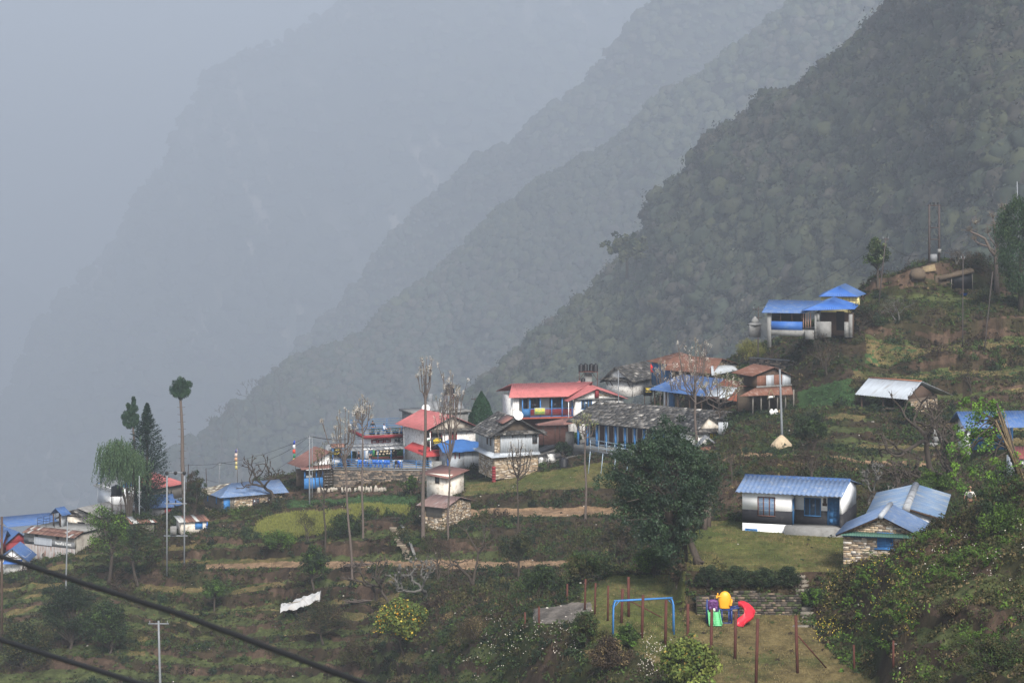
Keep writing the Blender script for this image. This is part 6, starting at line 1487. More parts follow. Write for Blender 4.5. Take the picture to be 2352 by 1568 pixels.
text_mesh('PeaceFul Guest', .5, .006, M['signwhite'], t, (f.hit(146, 1244)[0], -.07, (zm + zm2) / 2 + .05), xs=.8, bold=.01); text_mesh('RESTAURANT', .4, .006, mat('faded_letters', (.3, .3, .29), .8, .2, 3), t, (1.6, -.07, (zm + zm2) / 2), xs=.7)
mb = MB(); vs = []; x0 = f.hit(80, 1245)[0]; x1 = f.hit(121, 1245)[0]
for j in range(5):
 for i in range(10): vs.append((x0 + (x1 - x0) * i / 9, -.13 + mnoise.noise(Vector((i * .5, j * .5, 8))) * .06, zm + .02 + (zm2 - zm + .2) * j / 4 * (1 - .1 * i / 9)))
fs = [(j * 10 + i, j * 10 + i + 1, j * 10 + i + 11, j * 10 + i + 10) for j in range(4) for i in range(9)]; mb.add(vs, fs); mb.add([(x, y + .015, z) for x, y, z in vs], [q[::-1] for q in fs]); mb.build('hanging_sheet', M['tin'], t, smooth=True)
for u in (83, 132): a = f.hit(u - 3, 1230)[0]; window(t, a, a + .5, zm2 + .15, ze - .15, 0, M['wood'], M['dark'], nx=1)
mb = MB(); rr3 = random.Random(4)
x0 = f.hit(50, 1221, -.6)[0]; x1 = L + .4
ns = 22
for i in range(ns):
 a = i / ns; b2 = (i + 1) / ns
 for (t0, t1) in ((0, .55), (.5, 1)):
  c = rr3.choice([(.14, .07, .05), (.18, .10, .08), (.12, .06, .045), (.36, .35, .33), (.2, .12, .09)])
  mb.slab([(x0 + (x1 - x0) * a, -.6 + 1.8 * t0, ze - .1 + .55 * t0 + .03 * (t0 > 0)), (x0 + (x1 - x0) * b2 - .02, -.6 + 1.8 * t0, ze - .1 + .55 * t0 + .03 * (t0 > 0)), (x0 + (x1 - x0) * b2 - .02, -.6 + 1.8 * t1, ze - .1 + .55 * t1), (x0 + (x1 - x0) * a, -.6 + 1.8 * t1, ze - .1 + .55 * t1)], .025, c)
mb.build('patched_roof', M['slate'], t)
MB().box(.6, L + .3, 1.2, D_ + .3, ze + .3, ze + .48).build('roof_terrace', M['concrete'], t); GZt = ze + .48; GF = f
q = [f.M @ Vector(p) for p in ((.9, 4.6, GZt), (.9, 1.3, GZt), (3.6, 1.3, GZt))]
railing('railing', 'dark iron railing on the roof terrace of the weathered guest house', 'railing', q, .95, 3, M['signblack'], None, .9)
p = f.M @ Vector((f.hit(130, 1200, 2)[0], 2.0, GZt)); k = thing('roof_kiosk', 'little kiosk with a bright blue gabled roof on the guest house terrace', 'kiosk', tuple(p), f.rz)
zt_ = 1.5
for sx in (-.55, .55): MB().box(sx - .06, sx + .06, 0, .12, 0, zt_).build('post', M['wood'], k); MB().box(sx - .06, sx + .06, 1.1, 1.22, 0, zt_).build('post', M['wood'], k)
MB().box(.5, .62, .15, 1.1, 0, zt_).build('tin_side', M['tin'], k); MB().sheet((1.15, -.25, zt_ - .1), (1.15, 1.4, zt_ - .1), (0, 1.4, zt_ + .75), (0, -.25, zt_ + .75)).build('roof', M['bluemetal'], k); MB().sheet((-.9, -.25, zt_ - .1), (-.9, 1.4, zt_ - .1), (0, 1.4, zt_ + .75), (0, -.25, zt_ + .75)).build('roof', M['bluemetal'], k)
f0 = Fr((152, 1221, 294), (212, 1218, 292)); ze = f0.hit(170, 1186)[1]; zr = f0.hit(187, 1170)[1]
f = gable_house('peaceful_gable_house', 'dark gabled house with painted name in its gable and a grey patched roof', (140, 1221, 294), (204, 1218, 292), 7, ze, zr, M['cream'], M['slate'], 'slates', 'y', ov=.5, oe=.6, slate_size=.6)
text_mesh('PEACEFUL GUEST', .28, .006, M['cream'], f.t, (f.L / 2, -.03, ze + .25), xs=.75); text_mesh('WELCOME TO', .18, .006, M['cream'], f.t, (f.L / 2, -.03, ze + .6), xs=.8); MB().prism([(.2, ze + .02), (f.L - .2, ze + .02), (f.L / 2, zr - .2)], -.018, -.004, axis='y').build('dark_gable_board', M['wood'], f.t); door(f.t, f.L * .6, f.L * .6 + 1.1, -.2, ze - .5, 0, M['dark'], panels=False, handle=False)
MB().slab([(f.L * .5, .5, zr + .1), (f.L + 1.5, .5, ze + .15), (f.L + 1.5, 8, ze + .15), (f.L * .5, 8, zr + .1)], .06).build('pale_roof_sheet', mat('pale_patched', (.30, .285, .26), .9, .3, 1.5, dirt=(.16, .15, .14), dirt_amt=.5), f.roof)
for i, (A_, B_, ve, vr, ap_, lab, gm) in enumerate((((8, 1262, 302), (72, 1262, 304), 1246, 1221, .5, 'house with a long bright blue roof and dark red gable at the far left', M['redpaint']), ((0, 1305, 283), (58, 1305, 283), 1280, 1258, .5, 'lower white gabled house with a blue roof and crossed timber frame at the far left', M['white']))):
 f0 = Fr(A_, B_); ze = f0.hit(A_[0] + 20, ve)[1]; zr = f0.hit(A_[0] + 20, vr)[1]
 f = gable_house('blue_roof_house', lab, A_, B_, (7, 4)[i], ze, zr, (M['redpaint'], M['whitestone'])[i], M['bluemetal'], 'sheet', 'y', ov=.5, oe=.5, gablem=gm)
 if i == 1:
  tb = MB(); L = f.L
  tb.bar((L / 2, -.03, ze), (L / 2, -.03, zr - .15), .07); tb.bar((L * .25, -.03, ze + .45), (L / 2, -.03, ze), .06); tb.bar((L * .75, -.03, ze + .45), (L / 2, -.03, ze), .06); tb.bar((0, -.03, ze), (L, -.03, ze), .08); tb.build('timber_frame', M['wood'], f.t)
  MB().sheet((.5, -.9, ze - .6), (L - .3, -.9, ze - .6), (L - .3, 0, ze - .2), (.5, 0, ze - .2)).build('front_eave', M['bluedeep'], f.t)
 else:
  MB().sheet((f.L * .5, 3.5, zr + .02), (f.L * .5 + 7, 3.5, zr + .02), (f.L * .5 + 7, 6.5, zr + .9), (f.L * .5, 6.5, zr + .9)).build('rear_roof', M['bluemetal'], f.t)
f0 = Fr((-60, 1262, 298), (2, 1262, 298)); ze = f0.hit(-20, 1252)[1]; zr = f0.hit(-20, 1226)[1]; gable_house('blue_roof_house', 'blue roofed house cut by the left edge of the view', (-60, 1262, 298), (-2, 1262, 298), 6, ze, zr, M['redpaint'], M['bluemetal'], 'sheet', 'x')
p = W(4, 1225, 250); k = thing('dark_post', 'thick dark post at the left edge of the view', 'post', (p.x, p.y, ground(p.x, p.y) - .2)); MB().tube([(0, 0, 0), (0, 0, W(4, 1186, 250).z - k.location.z)], .13, 8).build('pole', M['wood'], k)
f0 = Fr((360, 1138, 300), (418, 1136, 304)); ze = f0.hit(390, 1113)[1]; zr = f0.hit(375, 1080, 2.5)[1]; t = f0.thing('red_roof_plank_house', 'weathered plank house with a red hipped roof behind the pines', 'house'); L = f0.L
w = MB(); x = 0
MB().box(0, L, .05, 4.5, -.8, ze).build('wall', M['greywood'], t)
while x < L: w.box(x + .01, x + .2, 0, .045, -.8, ze - R.uniform(0, .1)); x += .22
w.build('plank_cladding', M['greywood'], t)
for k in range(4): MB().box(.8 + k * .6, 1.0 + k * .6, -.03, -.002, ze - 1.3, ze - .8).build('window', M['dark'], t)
rf = MB(); rf.sheet((-.5, -.5, ze - .1), (L + .3, -.5, ze - .1), (L * .45, 2.5, zr), (L * .2, 2.5, zr)); rf.sheet((L + .3, -.5, ze - .1), (L + .3, 5, ze - .1), (L * .45, 2.52, zr), (L * .45, 2.5, zr)); rf.sheet((-.5, 5, ze - .1), (-.5, -.5, ze - .1), (L * .2, 2.5, zr), (L * .2, 2.48, zr)); rf.build('roof', M['redmetal'], t)
for i, (ua, ub, vt, vb, d, lab) in enumerate(((336, 399, 1135, 1163, 292, 'grey walled hut under a wide blue roof between pines and the twin poles'), (398, 419, 1137, 1157, 294, 'narrow blue roofed hut tucked right of the wide blue roof'))):
 f0 = Fr((ua + 6, vb + 30, d), (ub - 4, vb + 30, d + 1)); ze = f0.hit((ua + ub) / 2, vb)[1]; zr = f0.hit((ua + ub) / 2, vt, 1.6)[1]; t = f0.thing('blue_hut', lab, 'hut'); L = f0.L
 MB().box(0, L, 0, 3, -1, ze).build('wall', M['concrete'], t); MB().sheet((-.4, -.4, ze - .1), (L + .3, -.4, ze - .1), (L + .5, 1.6, zr), (-.1, 1.6, zr)).build('roof', M['bluemetal'], t); MB().sheet((-.4, 3.4, ze - .1), (L + .3, 3.4, ze - .1), (L + .5, 1.6, zr), (-.1, 1.6, zr)).build('roof', M['bluemetal'], t)
 if i == 0: MB().box(L - .9, L - .1, -.03, -.002, -1, ze - .05).build('door', M['redpaint'], t)
f0 = Fr((258, 1150, 298), (330, 1150, 300)); ze = f0.hit(280, 1120)[1]; zr = f0.hit(300, 1096)[1]
gable_house('sky_blue_gable_house', 'house with a sky blue gable half hidden behind the willow', (258, 1150, 298), (325, 1150, 300), 5, ze, zr, M['white'], M['awning'], 'sheet', 'y', gablem=M['bluepaint'], apex=2.6)
p = W(268, 1137, 291); water_tank(tuple(p), .68, 1.2, 'large black water tank on a stand left of the willow', stand=p.z - ground(p.x, p.y))
for i, (ua, ub, vt, vb, d, lab) in enumerate(((412, 480, 1184, 1197, 272, 'low shack with a patchwork of rusty and white tin sheets and a blue side'), (300, 360, 1186, 1200, 270, 'low shack with brown sheets behind the dark trees'))):
 f0 = Fr((ua + 4, vb + 18, d), (ub - 6, vb + 16, d + 1)); ze = f0.hit(ua + 20, vb)[1]; zr = f0.hit(ua + 20, vt, 2.0)[1]; t = f0.thing('tin_shack', lab, 'shack'); L = f0.L
 MB().box(0, L, 0, 2.5, -.6, ze).build('wall', M['cream'] if i == 0 else M['greywood'], t); mb = MB(); ns = 9
 for k in range(ns):
  c = rr3.choice([(.14, .07, .05), (.2, .1, .07), (.40, .40, .38), (.12, .06, .045)]); a = -.3 + (L + .6) * k / ns; b2 = -.3 + (L + .6) * (k + 1) / ns; mb.slab([(a, -.4, ze + .02 * (k % 2)), (b2, -.4, ze + .02 * (k % 2)), (b2, 2.6, zr), (a, 2.6, zr)], .03, c)
 mb.build('roof', M['slate'], t)
 if i == 0: MB().box(L, L + .1, -.3, 2.5, -.4, ze).build('blue_side', M['bluedeep'], t); MB().box(L * .55, L * .85, -.03, -.002, -.1, ze - .15).build('window', M['bluepaint'], t)
def gpt(u, v): return G(u, v, 125, 150)
p = gpt(1440, 1432); a = W(1411, 1432, 141); b2 = W(1544, 1430, 142.5)
a.z = ground(a.x, a.y); b2.z = ground(b2.x, b2.y)
t = thing('swing_frame', 'light blue metal swing frame without swings on the dry field', 'swing frame', tuple(a)); d = b2 - a; hz_ = 2.05
per = Vector((0, 1, 0)) * .45
mb = MB(); mb.tube([Vector((0, 0, hz_)), Vector((d.x, d.y, hz_ + .02 + d.z))], .06, 8); mb.build('top_bar', M['bluepaint'], t)
for (o_, s_) in ((Vector((0, 0, 0)), 1), (Vector((d.x, d.y, d.z)), -1)):
 for pp_ in (-.45, .45):
  mb = MB(); mb.tube([o_ + Vector((s_ * -.08, pp_, 0)), o_ + Vector((s_ * -.06, pp_ * .9, hz_ - .35)), o_ + Vector((0, pp_ * .5, hz_ - .08)), o_ + Vector((s_ * .12, 0, hz_))], .045, 7); mb.build('leg', M['bluepaint'], t)
 mb = MB(); mb.bar(o_ + Vector((s_ * -.05, -.42, .7)), o_ + Vector((s_ * -.05, .42, .7)), .03); mb.build('cross_bar', M['bluepaint'], t); mb = MB(); mb.tube([o_ + Vector((0, 0, hz_ - .35)), o_ + Vector((s_ * .3, 0, hz_))], .025, 5); mb.build('brace', M['bluepaint'], t)
pc = gpt(1665, 1432); k = thing('play_set', 'plastic play set with purple panel, green slides, yellow pineapple dome and blue frame', 'play set', tuple(pc)); S_ = 1 / 38.4
def px_(u): return (u - 1665) * S_
def pz_(v): return (1432 - v) * S_
purple = mat('purple_plastic', (.11, .035, .14), .45, .1, 2, spec=.4); green = mat('green_plastic', (.13, .47, .20), .45, .1, 2, spec=.4); yellow = mat('yellow_plastic', (.72, .33, .02), .45, .08, 2, spec=.4); blue = mat('navy_plastic', (.02, .04, .16), .45, .1, 2, spec=.4); red = mat('red_plastic', (.50, .02, .035), .4, .08, 2, spec=.45)
for u in (1624.5, 1649.5, 1681, 1652): MB().box(px_(u) - .05, px_(u) + .05, (.1 if u < 1660 else .15), (.2 if u < 1660 else .25), 0, pz_(1377 if u == 1624.5 else 1397)).build('post', blue, k)
for dy in (.95,): 
 for u in (1626, 1680): MB().box(px_(u) - .05, px_(u) + .05, dy, dy + .1, 0, pz_(1395)).build('post', blue, k)
MB().box(px_(1624), px_(1682), .12, 1.0, pz_(1402), pz_(1399)).build('deck', blue, k)
fr_ = MB()
for (a_, b_) in ((1657, 1660), (1673, 1676)): fr_.box(px_(a_), px_(b_), .1, .16, 0.05, pz_(1402))
fr_.tube([(px_(1658), .13, pz_(1404)), (px_(1661), .13, pz_(1399) - .02), (px_(1672), .13, pz_(1399) - .02), (px_(1675), .13, pz_(1404))], .04, 6); fr_.box(px_(1653), px_(1681), .1, .16, 0, .06); fr_.build('arch_frame', blue, k)
def rrect(u0, u1, v0, v1, rt, n=8):
 x0, x1, z0, z1 = px_(u0), px_(u1), pz_(v1), pz_(v0); r = rt * S_; pl = [(x0 + .05, z0), (x1 - .05, z0)]
 for i in range(n + 1): a = math.pi / 2 * i / n; pl.append((x1 - r + r * math.cos(a), z1 - r + r * math.sin(a)))
 for i in range(n + 1): a = math.pi / 2 + math.pi / 2 * i / n; pl.append((x0 + r + r * math.cos(a), z1 - r + r * math.sin(a)))
 return pl
pp_ = MB(); pp_.prism(rrect(1626, 1650, 1376, 1405, 9), .02, .12, axis='y'); po = pp_.build('purple_panel', purple, k)
rl_ = MB()
for (u, v, r) in ((1634, 1387, 2.6), (1640.5, 1387, 2.6)):
 rl_.lathe([(r * S_, 0), (r * S_ * .8, .03), (r * S_ * .3, .045)], (0, 0, 0), 12); V = rl_.V[-1]; rl_.V[-1] = np.stack([V[:, 0] + px_(u), -V[:, 2] + .02, V[:, 1] + pz_(v)], 1)
for (u, v, rx, rz2) in ((1633, 1381.5, 5, 2.8), (1643, 1381.5, 5, 2.8), (1631, 1396, 3.5, 4.5), (1645, 1396, 3.5, 4.5)):
 rl_.lathe([(1, 0), (.9, .5), (.6, .9), (.2, 1)], (0, 0, 0), 12); V = rl_.V[-1]; rl_.V[-1] = np.stack([V[:, 0] * rx * S_ + px_(u), -V[:, 2] * .05 + .02, V[:, 1] * rz2 * S_ + pz_(v)], 1)
rl_.build('relief', purple, po, smooth=True)
MB().box(px_(1638), px_(1643), -.01, .015, pz_(1403), pz_(1396)).build('hole', M['signwhite'], po)
for (u0, u1) in ((1626, 1637), (1638, 1652)):
 sl_ = MB(); n = 8
 for i in range(n):
  t0 = i / n; t1 = (i + 1) / n
  def sp(t_, u): fl = t_ * 1.0; return (px_(u) + (0.08 * t_ if u > 1640 else -.0 * t_), .05 - 1.0 * fl, pz_(1404) * (1 - fl) ** 1.15 + .1 * (fl))
  sl_.slab([sp(t0, u0), sp(t0, u1), sp(t1, u1), sp(t1, u0)], .05)
  for uu in (u0, u1):
   q0 = Vector(sp(t0, uu)); q1 = Vector(sp(t1, uu)); sl_.bar(q0 + Vector((0, 0, .06)), q1 + Vector((0, 0, .06)), .05, .14)
 sl_.build('slide', green, k)
dm = MB(); ncol, nrow = 40, 36; vs = []; fs = []
for j in range(nrow + 1):
 t_ = j / nrow; z = pz_(1397) + (pz_(1358) - pz_(1397)) * t_
 w_ = 14.8 * S_ * (.84 + .16 * min(1, t_ * 2.2)) if t_ < .45 else 14.8 * S_ * math.sqrt(max(0.0, 1 - ((t_ - .45) / .55) ** 2.3))
 for i in range(ncol):
  a_ = 2 * math.pi * i / ncol; bump_ = 1 + .035 * (max(0, math.sin(a_ * 9 + (math.pi if int(t_ * 14) % 2 else 0))) * max(0, math.sin(t_ * 14 * math.pi) ** 2)) * (1 if w_ > .08 else 0)
  vs.append((px_(1665.5) + w_ * bump_ * math.cos(a_), .2 + w_ * .55 * bump_ * math.sin(a_), z))
for j in range(nrow):
 for i in range(ncol): a_ = j * ncol + i; b_ = j * ncol + (i + 1) % ncol; fs.append((a_, b_, b_ + ncol, a_ + ncol))
fs.append(tuple(range(ncol))[::-1]); dm.add(vs, fs); do_ = dm.build('yellow_dome', yellow, k, smooth=True)
hd = MB(); c_ = Vector((px_(1647.5), .05, pz_(1369)))
hd.tube([c_ + Vector((.28, .05, -.02)), c_ + Vector((.1, 0, -.01)), c_], [.05, .055, .06], 8)
hd.tube([c_ + Vector((.02, 0, .02)), c_ + Vector((.03, 0, .14)), c_ + Vector((.03, 0, .21))], [.045, .04, .03], 8)
for i in range(4): hd.tube([c_ + Vector((.02, -.03, .05 - i * .04)), c_ + Vector((-.1 + .01 * i, -.05, .05 - i * .04)), c_ + Vector((-.07, -.09, .05 - i * .04)), c_ + Vector((0, -.09, .05 - i * .04))], .024, 6)
hd.build('thumbs_up_hand', yellow, do_, smooth=True)
hd = MB(); c_ = Vector((px_(1679.5), -.02, pz_(1385)))
hd.tube([c_ + Vector((.03, .08, .25)), c_ + Vector((.04, .02, .1)), c_], [.045, .05, .055], 8)
for i in range(3): hd.tube([c_ + Vector((.04, -.04, -.0 - i * .045)), c_ + Vector((-.1, -.06, .0 - i * .045))], .026, 6)
hd.tube([c_, c_ + Vector((-.02, -.03, .12))], .03, 6); hd.build('lower_hand', yellow, do_, smooth=True)
br = MB(); 
for dy in (.2, .75): br.bar((px_(1681), dy, pz_(1399)), (px_(1699), dy, pz_(1396)), .05, .08)
for i in range(7): x = px_(1682 + i * 2.5); br.box(x - .02, x + .02, .2, .75, pz_(1398.5) - .02, pz_(1398.5) + .02)
br.build('bridge', blue, k); MB().bar((px_(1699), .5, 0), (px_(1699), .5, pz_(1397)), .06).build('post', blue, k)
sl_ = MB(); path = [(1699, 1392, .4), (1706, 1392.5, .35), (1713, 1396, .2), (1719, 1402, 0), (1722, 1408, -.25), (1719, 1415, -.5), (1711, 1420, -.7), (1702, 1424, -.85), (1696, 1429, -1.0)]
P3 = [Vector((px_(u), y, pz_(v) - .0)) for u, v, y in path]
ring = []
for i, p_ in enumerate(P3):
 d_ = (P3[min(i + 1, len(P3) - 1)] - P3[max(i - 1, 0)]); d_.z = 0; d_.normalize(); s_ = Vector((d_.y, -d_.x, 0))
 wd = .30
 prof = [(-wd, .20), (-wd - .03, .17), (-wd * .95, -.02), (-wd * .5, -.09), (wd * .5, -.09), (wd * .95, -.02), (wd + .03, .24), (wd, .27), (wd * .85, .02), (wd * .45, -.04), (-wd * .45, -.04), (-wd * .85, .02)]
 ring.append([tuple(p_ + s_ * a_ + Vector((0, 0, b_ + .03))) for a_, b_ in prof])
vs = [v_ for r_ in ring for v_ in r_]; m_ = 12; fs = [(i * m_ + j, i * m_ + (j + 1) % m_, (i + 1) * m_ + (j + 1) % m_, (i + 1) * m_ + j) for i in range(len(ring) - 1) for j in range(m_)]; fs += [tuple(range(m_))[::-1], tuple((len(ring) - 1) * m_ + j for j in range(m_))]
sl_.add(vs, fs); so = sl_.build('red_slide', red, k, smooth=True); MB().box(px_(1711), px_(1714), .0, .08, pz_(1420), pz_(1392)).build('side_fin', red, so); MB().bar((px_(1703), -.85, 0), (px_(1703), -.85, pz_(1425)), .1).build('foot', red, so)
PO = [(1740.5, 1420, 1736, 1572, 1), (1690, 1404, 1688, 1512, 1), (1635, 1398, 1632, 1540, 0), (1828, 1413, 1832, 1545, 0), (1580, 1386, 1580, 1500, 0), (1530, 1377, 1528, 1480, 0), (1477, 1366, 1474, 1465, 0), (1430, 1352, 1427, 1430, 0), (1443.5, 1324, 1444, 1440, 0), (1397, 1344, 1396, 1425, 0), (1368, 1338, 1366, 1410, 0), (1345, 1329, 1343, 1400, 0), (1303, 1340, 1303, 1385, 0), (1238, 1392, 1238, 1440, 0), (1206, 1405, 1206, 1440, 0), (1961, 1480, 1963, 1545, 0), (2052, 1470, 2052, 1530, 0)]
desc = ['tallest rusty post in front of the field, near the bottom edge', 'rusty post between the red slide and the bottom edge', 'rusty post standing in front of the green slide', 'rusty post with a slanting brace at the right of the field', 'rusty post between the swing frame and the play set', 'rusty post at the right leg of the swing frame', 'leaning rusty post seen through the swing frame', 'short rusty post inside the swing frame', 'tall rusty post behind the swing frame with a long brace', 'rusty post left of the swing frame', 'second rusty post left of the swing frame', 'third rusty post left of the swing frame', 'thin dark post behind the gravel patch', 'thin dark post at the left of the gravel patch', 'leftmost thin dark post by the gravel patch', 'short dark post on the dry field right of the brace', 'short post at the right edge of the dry field']
for i, (u0, v0, u1, v1, _) in enumerate(PO):
 g_ = G(u1, v1, 120, 158)
 if i == 8: g_ = W(1444, 1440, 147); g_.z = ground(g_.x, g_.y)
 top = W(u0, v0, g_.y); k = thing('fence_post', desc[i], 'post', (g_.x, g_.y, g_.z - .3), 0, 'posts round the playing field')
 mb = MB(); mb.tube([(0, 0, 0), (top.x - g_.x, 0, top.z - g_.z + .3)], .085 if i < 9 else .06, 8); mb.build('shaft', M['rustpost'], k)
 if i in (3, 8):
  e = G(1898, 1533, 120, 150) if i == 3 else G(1522, 1418, 120, 150); m0 = Vector((top.x - g_.x, 0, (top.z - g_.z) * .55 + .3)) if i == 3 else Vector((0, 0, 2.2))
  if i == 3: m0 = W(1830, 1456, g_.y) - Vector(k.location)
  else: m0 = W(1445, 1378, g_.y) - Vector(k.location)
  MB().tube([m0, e - Vector(k.location)], .04, 6).build('brace', M['rustpost'], k)
st_t = thing('stone_steps', 'worn stone steps climbing from the dry field to the upper lawn', 'steps', tuple(G(1850, 1430, 135, 156)))
for i in range(12):
 v = 1322 + i * 10.5; u = 1832 + [0, 4, 8, 13, 18, 24, 28, 31, 32, 28, 22, 14][i]; p = G(u, v, 135, 156); q = p - Vector(st_t.location); mb = MB(); w_ = .5 + .1 * (i % 3)
 mb.prism([(q.x - w_, q.y - .22), (q.x + w_ * .9, q.y - .26), (q.x + w_, q.y + .2), (q.x - w_ * .8, q.y + .25)], q.z - .2, q.z + .06, axis='z', col=(.17, .15, .12)); mb.build('step', M['stone'], st_t)
st_t = thing('village_steps', 'steep stone stairway with a pale ramp running up to the plank barn', 'steps', tuple(G(950, 1280, 235, 262)))
for i in range(17):
 v = 1282 - i * 4.4; p = G(945 - i * 2.2, v, 225, 265); q = p - Vector(st_t.location); mb = MB(); mb.box(q.x - .5 - R.uniform(0, .35), q.x + .3 + R.uniform(0, .15), q.y - .12, q.y + .12, q.z - .12, q.z + .06, [(.17, .14, .10), (.24, .2, .15), (.13, .1, .075)][i % 3]); mb.build('step', M['stone'], st_t)
rp = MB(); pts = [G(u, v, 225, 265) - Vector(st_t.location) + Vector((0, -.1, .14)) for u, v in ((952, 1276), (943, 1250), (932, 1220), (922, 1208))]
for a_, b_ in zip(pts[:-1], pts[1:]): rp.bar(a_, b_, .28, .08)
rp.build('ramp', M['concrete'], st_t)
for i in range(24):
 u = 733 + i * 6.6 + R.uniform(-2, 2); 
 if i in (7, 12): continue
 p = G(min(u, 900), 1129 + R.uniform(-1, 2) + (-.25 * max(0, i - 15)), 260, 292); h = R.uniform(.4, .75) * (1.2 if 13 < i < 20 else 1); w_ = R.uniform(.1, .24); k = MB(); tl = R.uniform(-.15, .2)
 k.prism([(-w_, -.15), (w_, -.15), (w_ * .9 + tl, h * .8), (w_ * .3 + tl, h), (-w_ * .6 + tl, h * .95), (-w_ * .9 + tl * .5, h * .5)], -.06, .06, axis='y')
 o_ = k.build('standing_stone', mat('pale_slab', (.33, .295, .245), .9, .3, 4, dirt=(.2, .18, .15), dirt_amt=.5, dirt_scale=3)); o_.location = p; tag(o_, 'pale upright stone slab in the row below the terrace wall', 'stone', 'pale standing stones below the terrace wall')
for (u, v0, v1, cols, d, lab) in ((545.5, 1029, 1106, [(.1, .1, .2), (.5, .4, .35), (.45, .25, .15), (.42, .36, .16), (.40, .36, .14)], 297, 'tall pole with a faded brownish prayer flag above the blue hip roof'), (679, 1009, 1075, [(.03, .06, .3), (.6, .6, .6), (.5, .06, .04), (.02, .16, .08), (.6, .5, .05)], 290, 'tall pole with a five coloured prayer flag left of the snack hut')):
 b_ = W(u, v1, d); k = thing('prayer_flag', lab, 'prayer flag', (b_.x, b_.y, b_.z - .5)); H = W(u, v0, d).z - b_.z + .5; MB().tube([(0, 0, 0), (0, 0, H)], .04, 6).build('pole', M['greywood'], k); hh = (H - .5) / 5 * (.78 if u > 600 else .62)
 z = H - .1
 for i, c in enumerate(cols):
  mb = MB(); mb.prism([(-.02, z), (-.02, z - hh + .02), (-.32 - .06 * math.sin(i), z - hh + .08), (-.30 + .07 * math.cos(i * 2), z - .02)], -.015 + .03 * math.sin(i), .0 + .03 * math.sin(i), axis='y', col=c); mb.build('flag', M['stone'] if False else mat('flag_cloth', (1, 1, 1), .85, .1, 2, vcol=True), k); z -= hh
p = G(690, 1412, 225, 250); k = thing('covered_woodpile', 'woodpile shelter draped with a crumpled white plastic sheet on wooden props', 'shelter', tuple(p)); mb = MB(); nx_, ny_ = 34, 16; vs = []
for j in range(ny_ + 1):
 for i in range(nx_ + 1):
  x = -1.9 + 3.9 * i / nx_; y = -.9 + 1.9 * j / ny_; z = 1.15 + .33 * (x + 1.5) - (.45 * (y / 1) ** 2) + mnoise.noise(Vector((x * 1.5, y * 1.5, 5))) * .3 + mnoise.noise(Vector((x * 4, y * 3, 2))) * .16 - (.35 if j == 0 else 0); vs.append((x, y, z))
fs = [(j * (nx_ + 1) + i, j * (nx_ + 1) + i + 1, (j + 1) * (nx_ + 1) + i + 1, (j + 1) * (nx_ + 1) + i) for j in range(ny_) for i in range(nx_)]; mb.add(vs, fs); mb.add([(x, y, z - .03) for x, y, z in vs], [q[::-1] for q in fs]); mb.build('plastic_sheet', mat('grey_white_plastic', (.36, .36, .355), .6, .2, 4, dirt=(.25, .22, .19), dirt_amt=.35, dirt_scale=2), k, smooth=True)
for x in (-1.6, -.4): MB().tube([(x, -.3, -.2), (x, -.3, 1.1)], .09, 7).build('prop', M['bark'], k)
mb = MB(); mb.tube([(-1.2, -.8, 1.3), (.8, -.4, 1.6)], .03, 5); mb.build('tie_stick', M['bamboo'], k)
def logpile(u, v, n, ln, lab, mm_, dr=(225, 260)):
 p = G(u, v, *dr); k = thing('log_pile', lab, 'firewood', tuple(p)); mb = MB()
 for i in range(n):
  a_ = Vector((R.uniform(-1, 1) * ln, R.uniform(-.4, .4), R.uniform(.03, .3))); th = R.uniform(-.5, .5) + (math.pi if R.random() < .5 else 0); d_ = Vector((math.cos(th), math.sin(th) * .6, R.uniform(-.05, .12))) * R.uniform(.5, 1.1); mb.tube([a_, a_ + d_], R.uniform(.02, .06), 5)
 mb.build('branches', mm_, k)
logpile(830, 1300, 46, 1.0, 'pile of cut pale branches beside the dirt track', M['palebark'], (225, 250)); logpile(830, 1385, 46, 1.0, 'heap of split firewood on the grass below the track', M['palebark'], (215, 245)); logpile(925, 1195, 40, 1.1, 'brush heap beside the stairway top', M['bark'], (230, 265)); logpile(640, 1133, 40, .9, 'brush heap at the end of the blue hip roof house', M['bark'], (262, 292)); logpile(1960, 640, 60, 1.6, 'dry brush heap on the crest left of the utility poles', M['palebark'], (262, 290))
p = G(1795, 1024, 205, 230); k = MB(); k.lathe([(1.1, -.2), (.9, .2), (.5, .65), (.15, .95), (.02, 1.0)], (0, 0, 0), 18); o_ = k.build('sand_heap', M['sand'], smooth=True); o_.location = p; tag(o_, 'pale heap of sand at the foot of the tall steel pole', 'sand heap')
p = G(2208, 672, 262, 284); p.z += .45; k = thing('thatched_shelter', 'black tarpaulin shelter with an untidy thatched roof on the upper terrace', 'shelter', tuple(p))
MB().prism([(-1.15, 0), (1.35, 0), (1.3, 2.15), (-1.4, 1.6)], 0.0, .06, axis='y').build('tarpaulin_wall', M['blackplastic'], k); MB().slab([(-2.6, -.4, 1.3), (1.4, -.4, 2.25), (1.2, 1.9, 2.5), (-2.8, 1.9, 1.7)], .35).build('thatch_roof', M['thatch'], k)
MB().box(-3.0, -1.2, .1, .9, 0, 1.5).build('straw_stack', M['thatch'], k)
for x in (-1.2, 1.3): MB().tube([(x, -.1, -.2), (x * .95, -.1, 2.2 if x > 0 else 1.6)], .06, 6).build('post', M['greywood'], k)
p = G(2216, 679, 262, 284); k = thing('blue_basin', 'small blue plastic basin in front of the black shelter', 'basin', tuple(p)); MB().lathe([(.2, 0), (.33, .3), (.36, .32), (.3, .28)], (0, 0, 0), 14).build('bowl', M['blueplastic'], k)
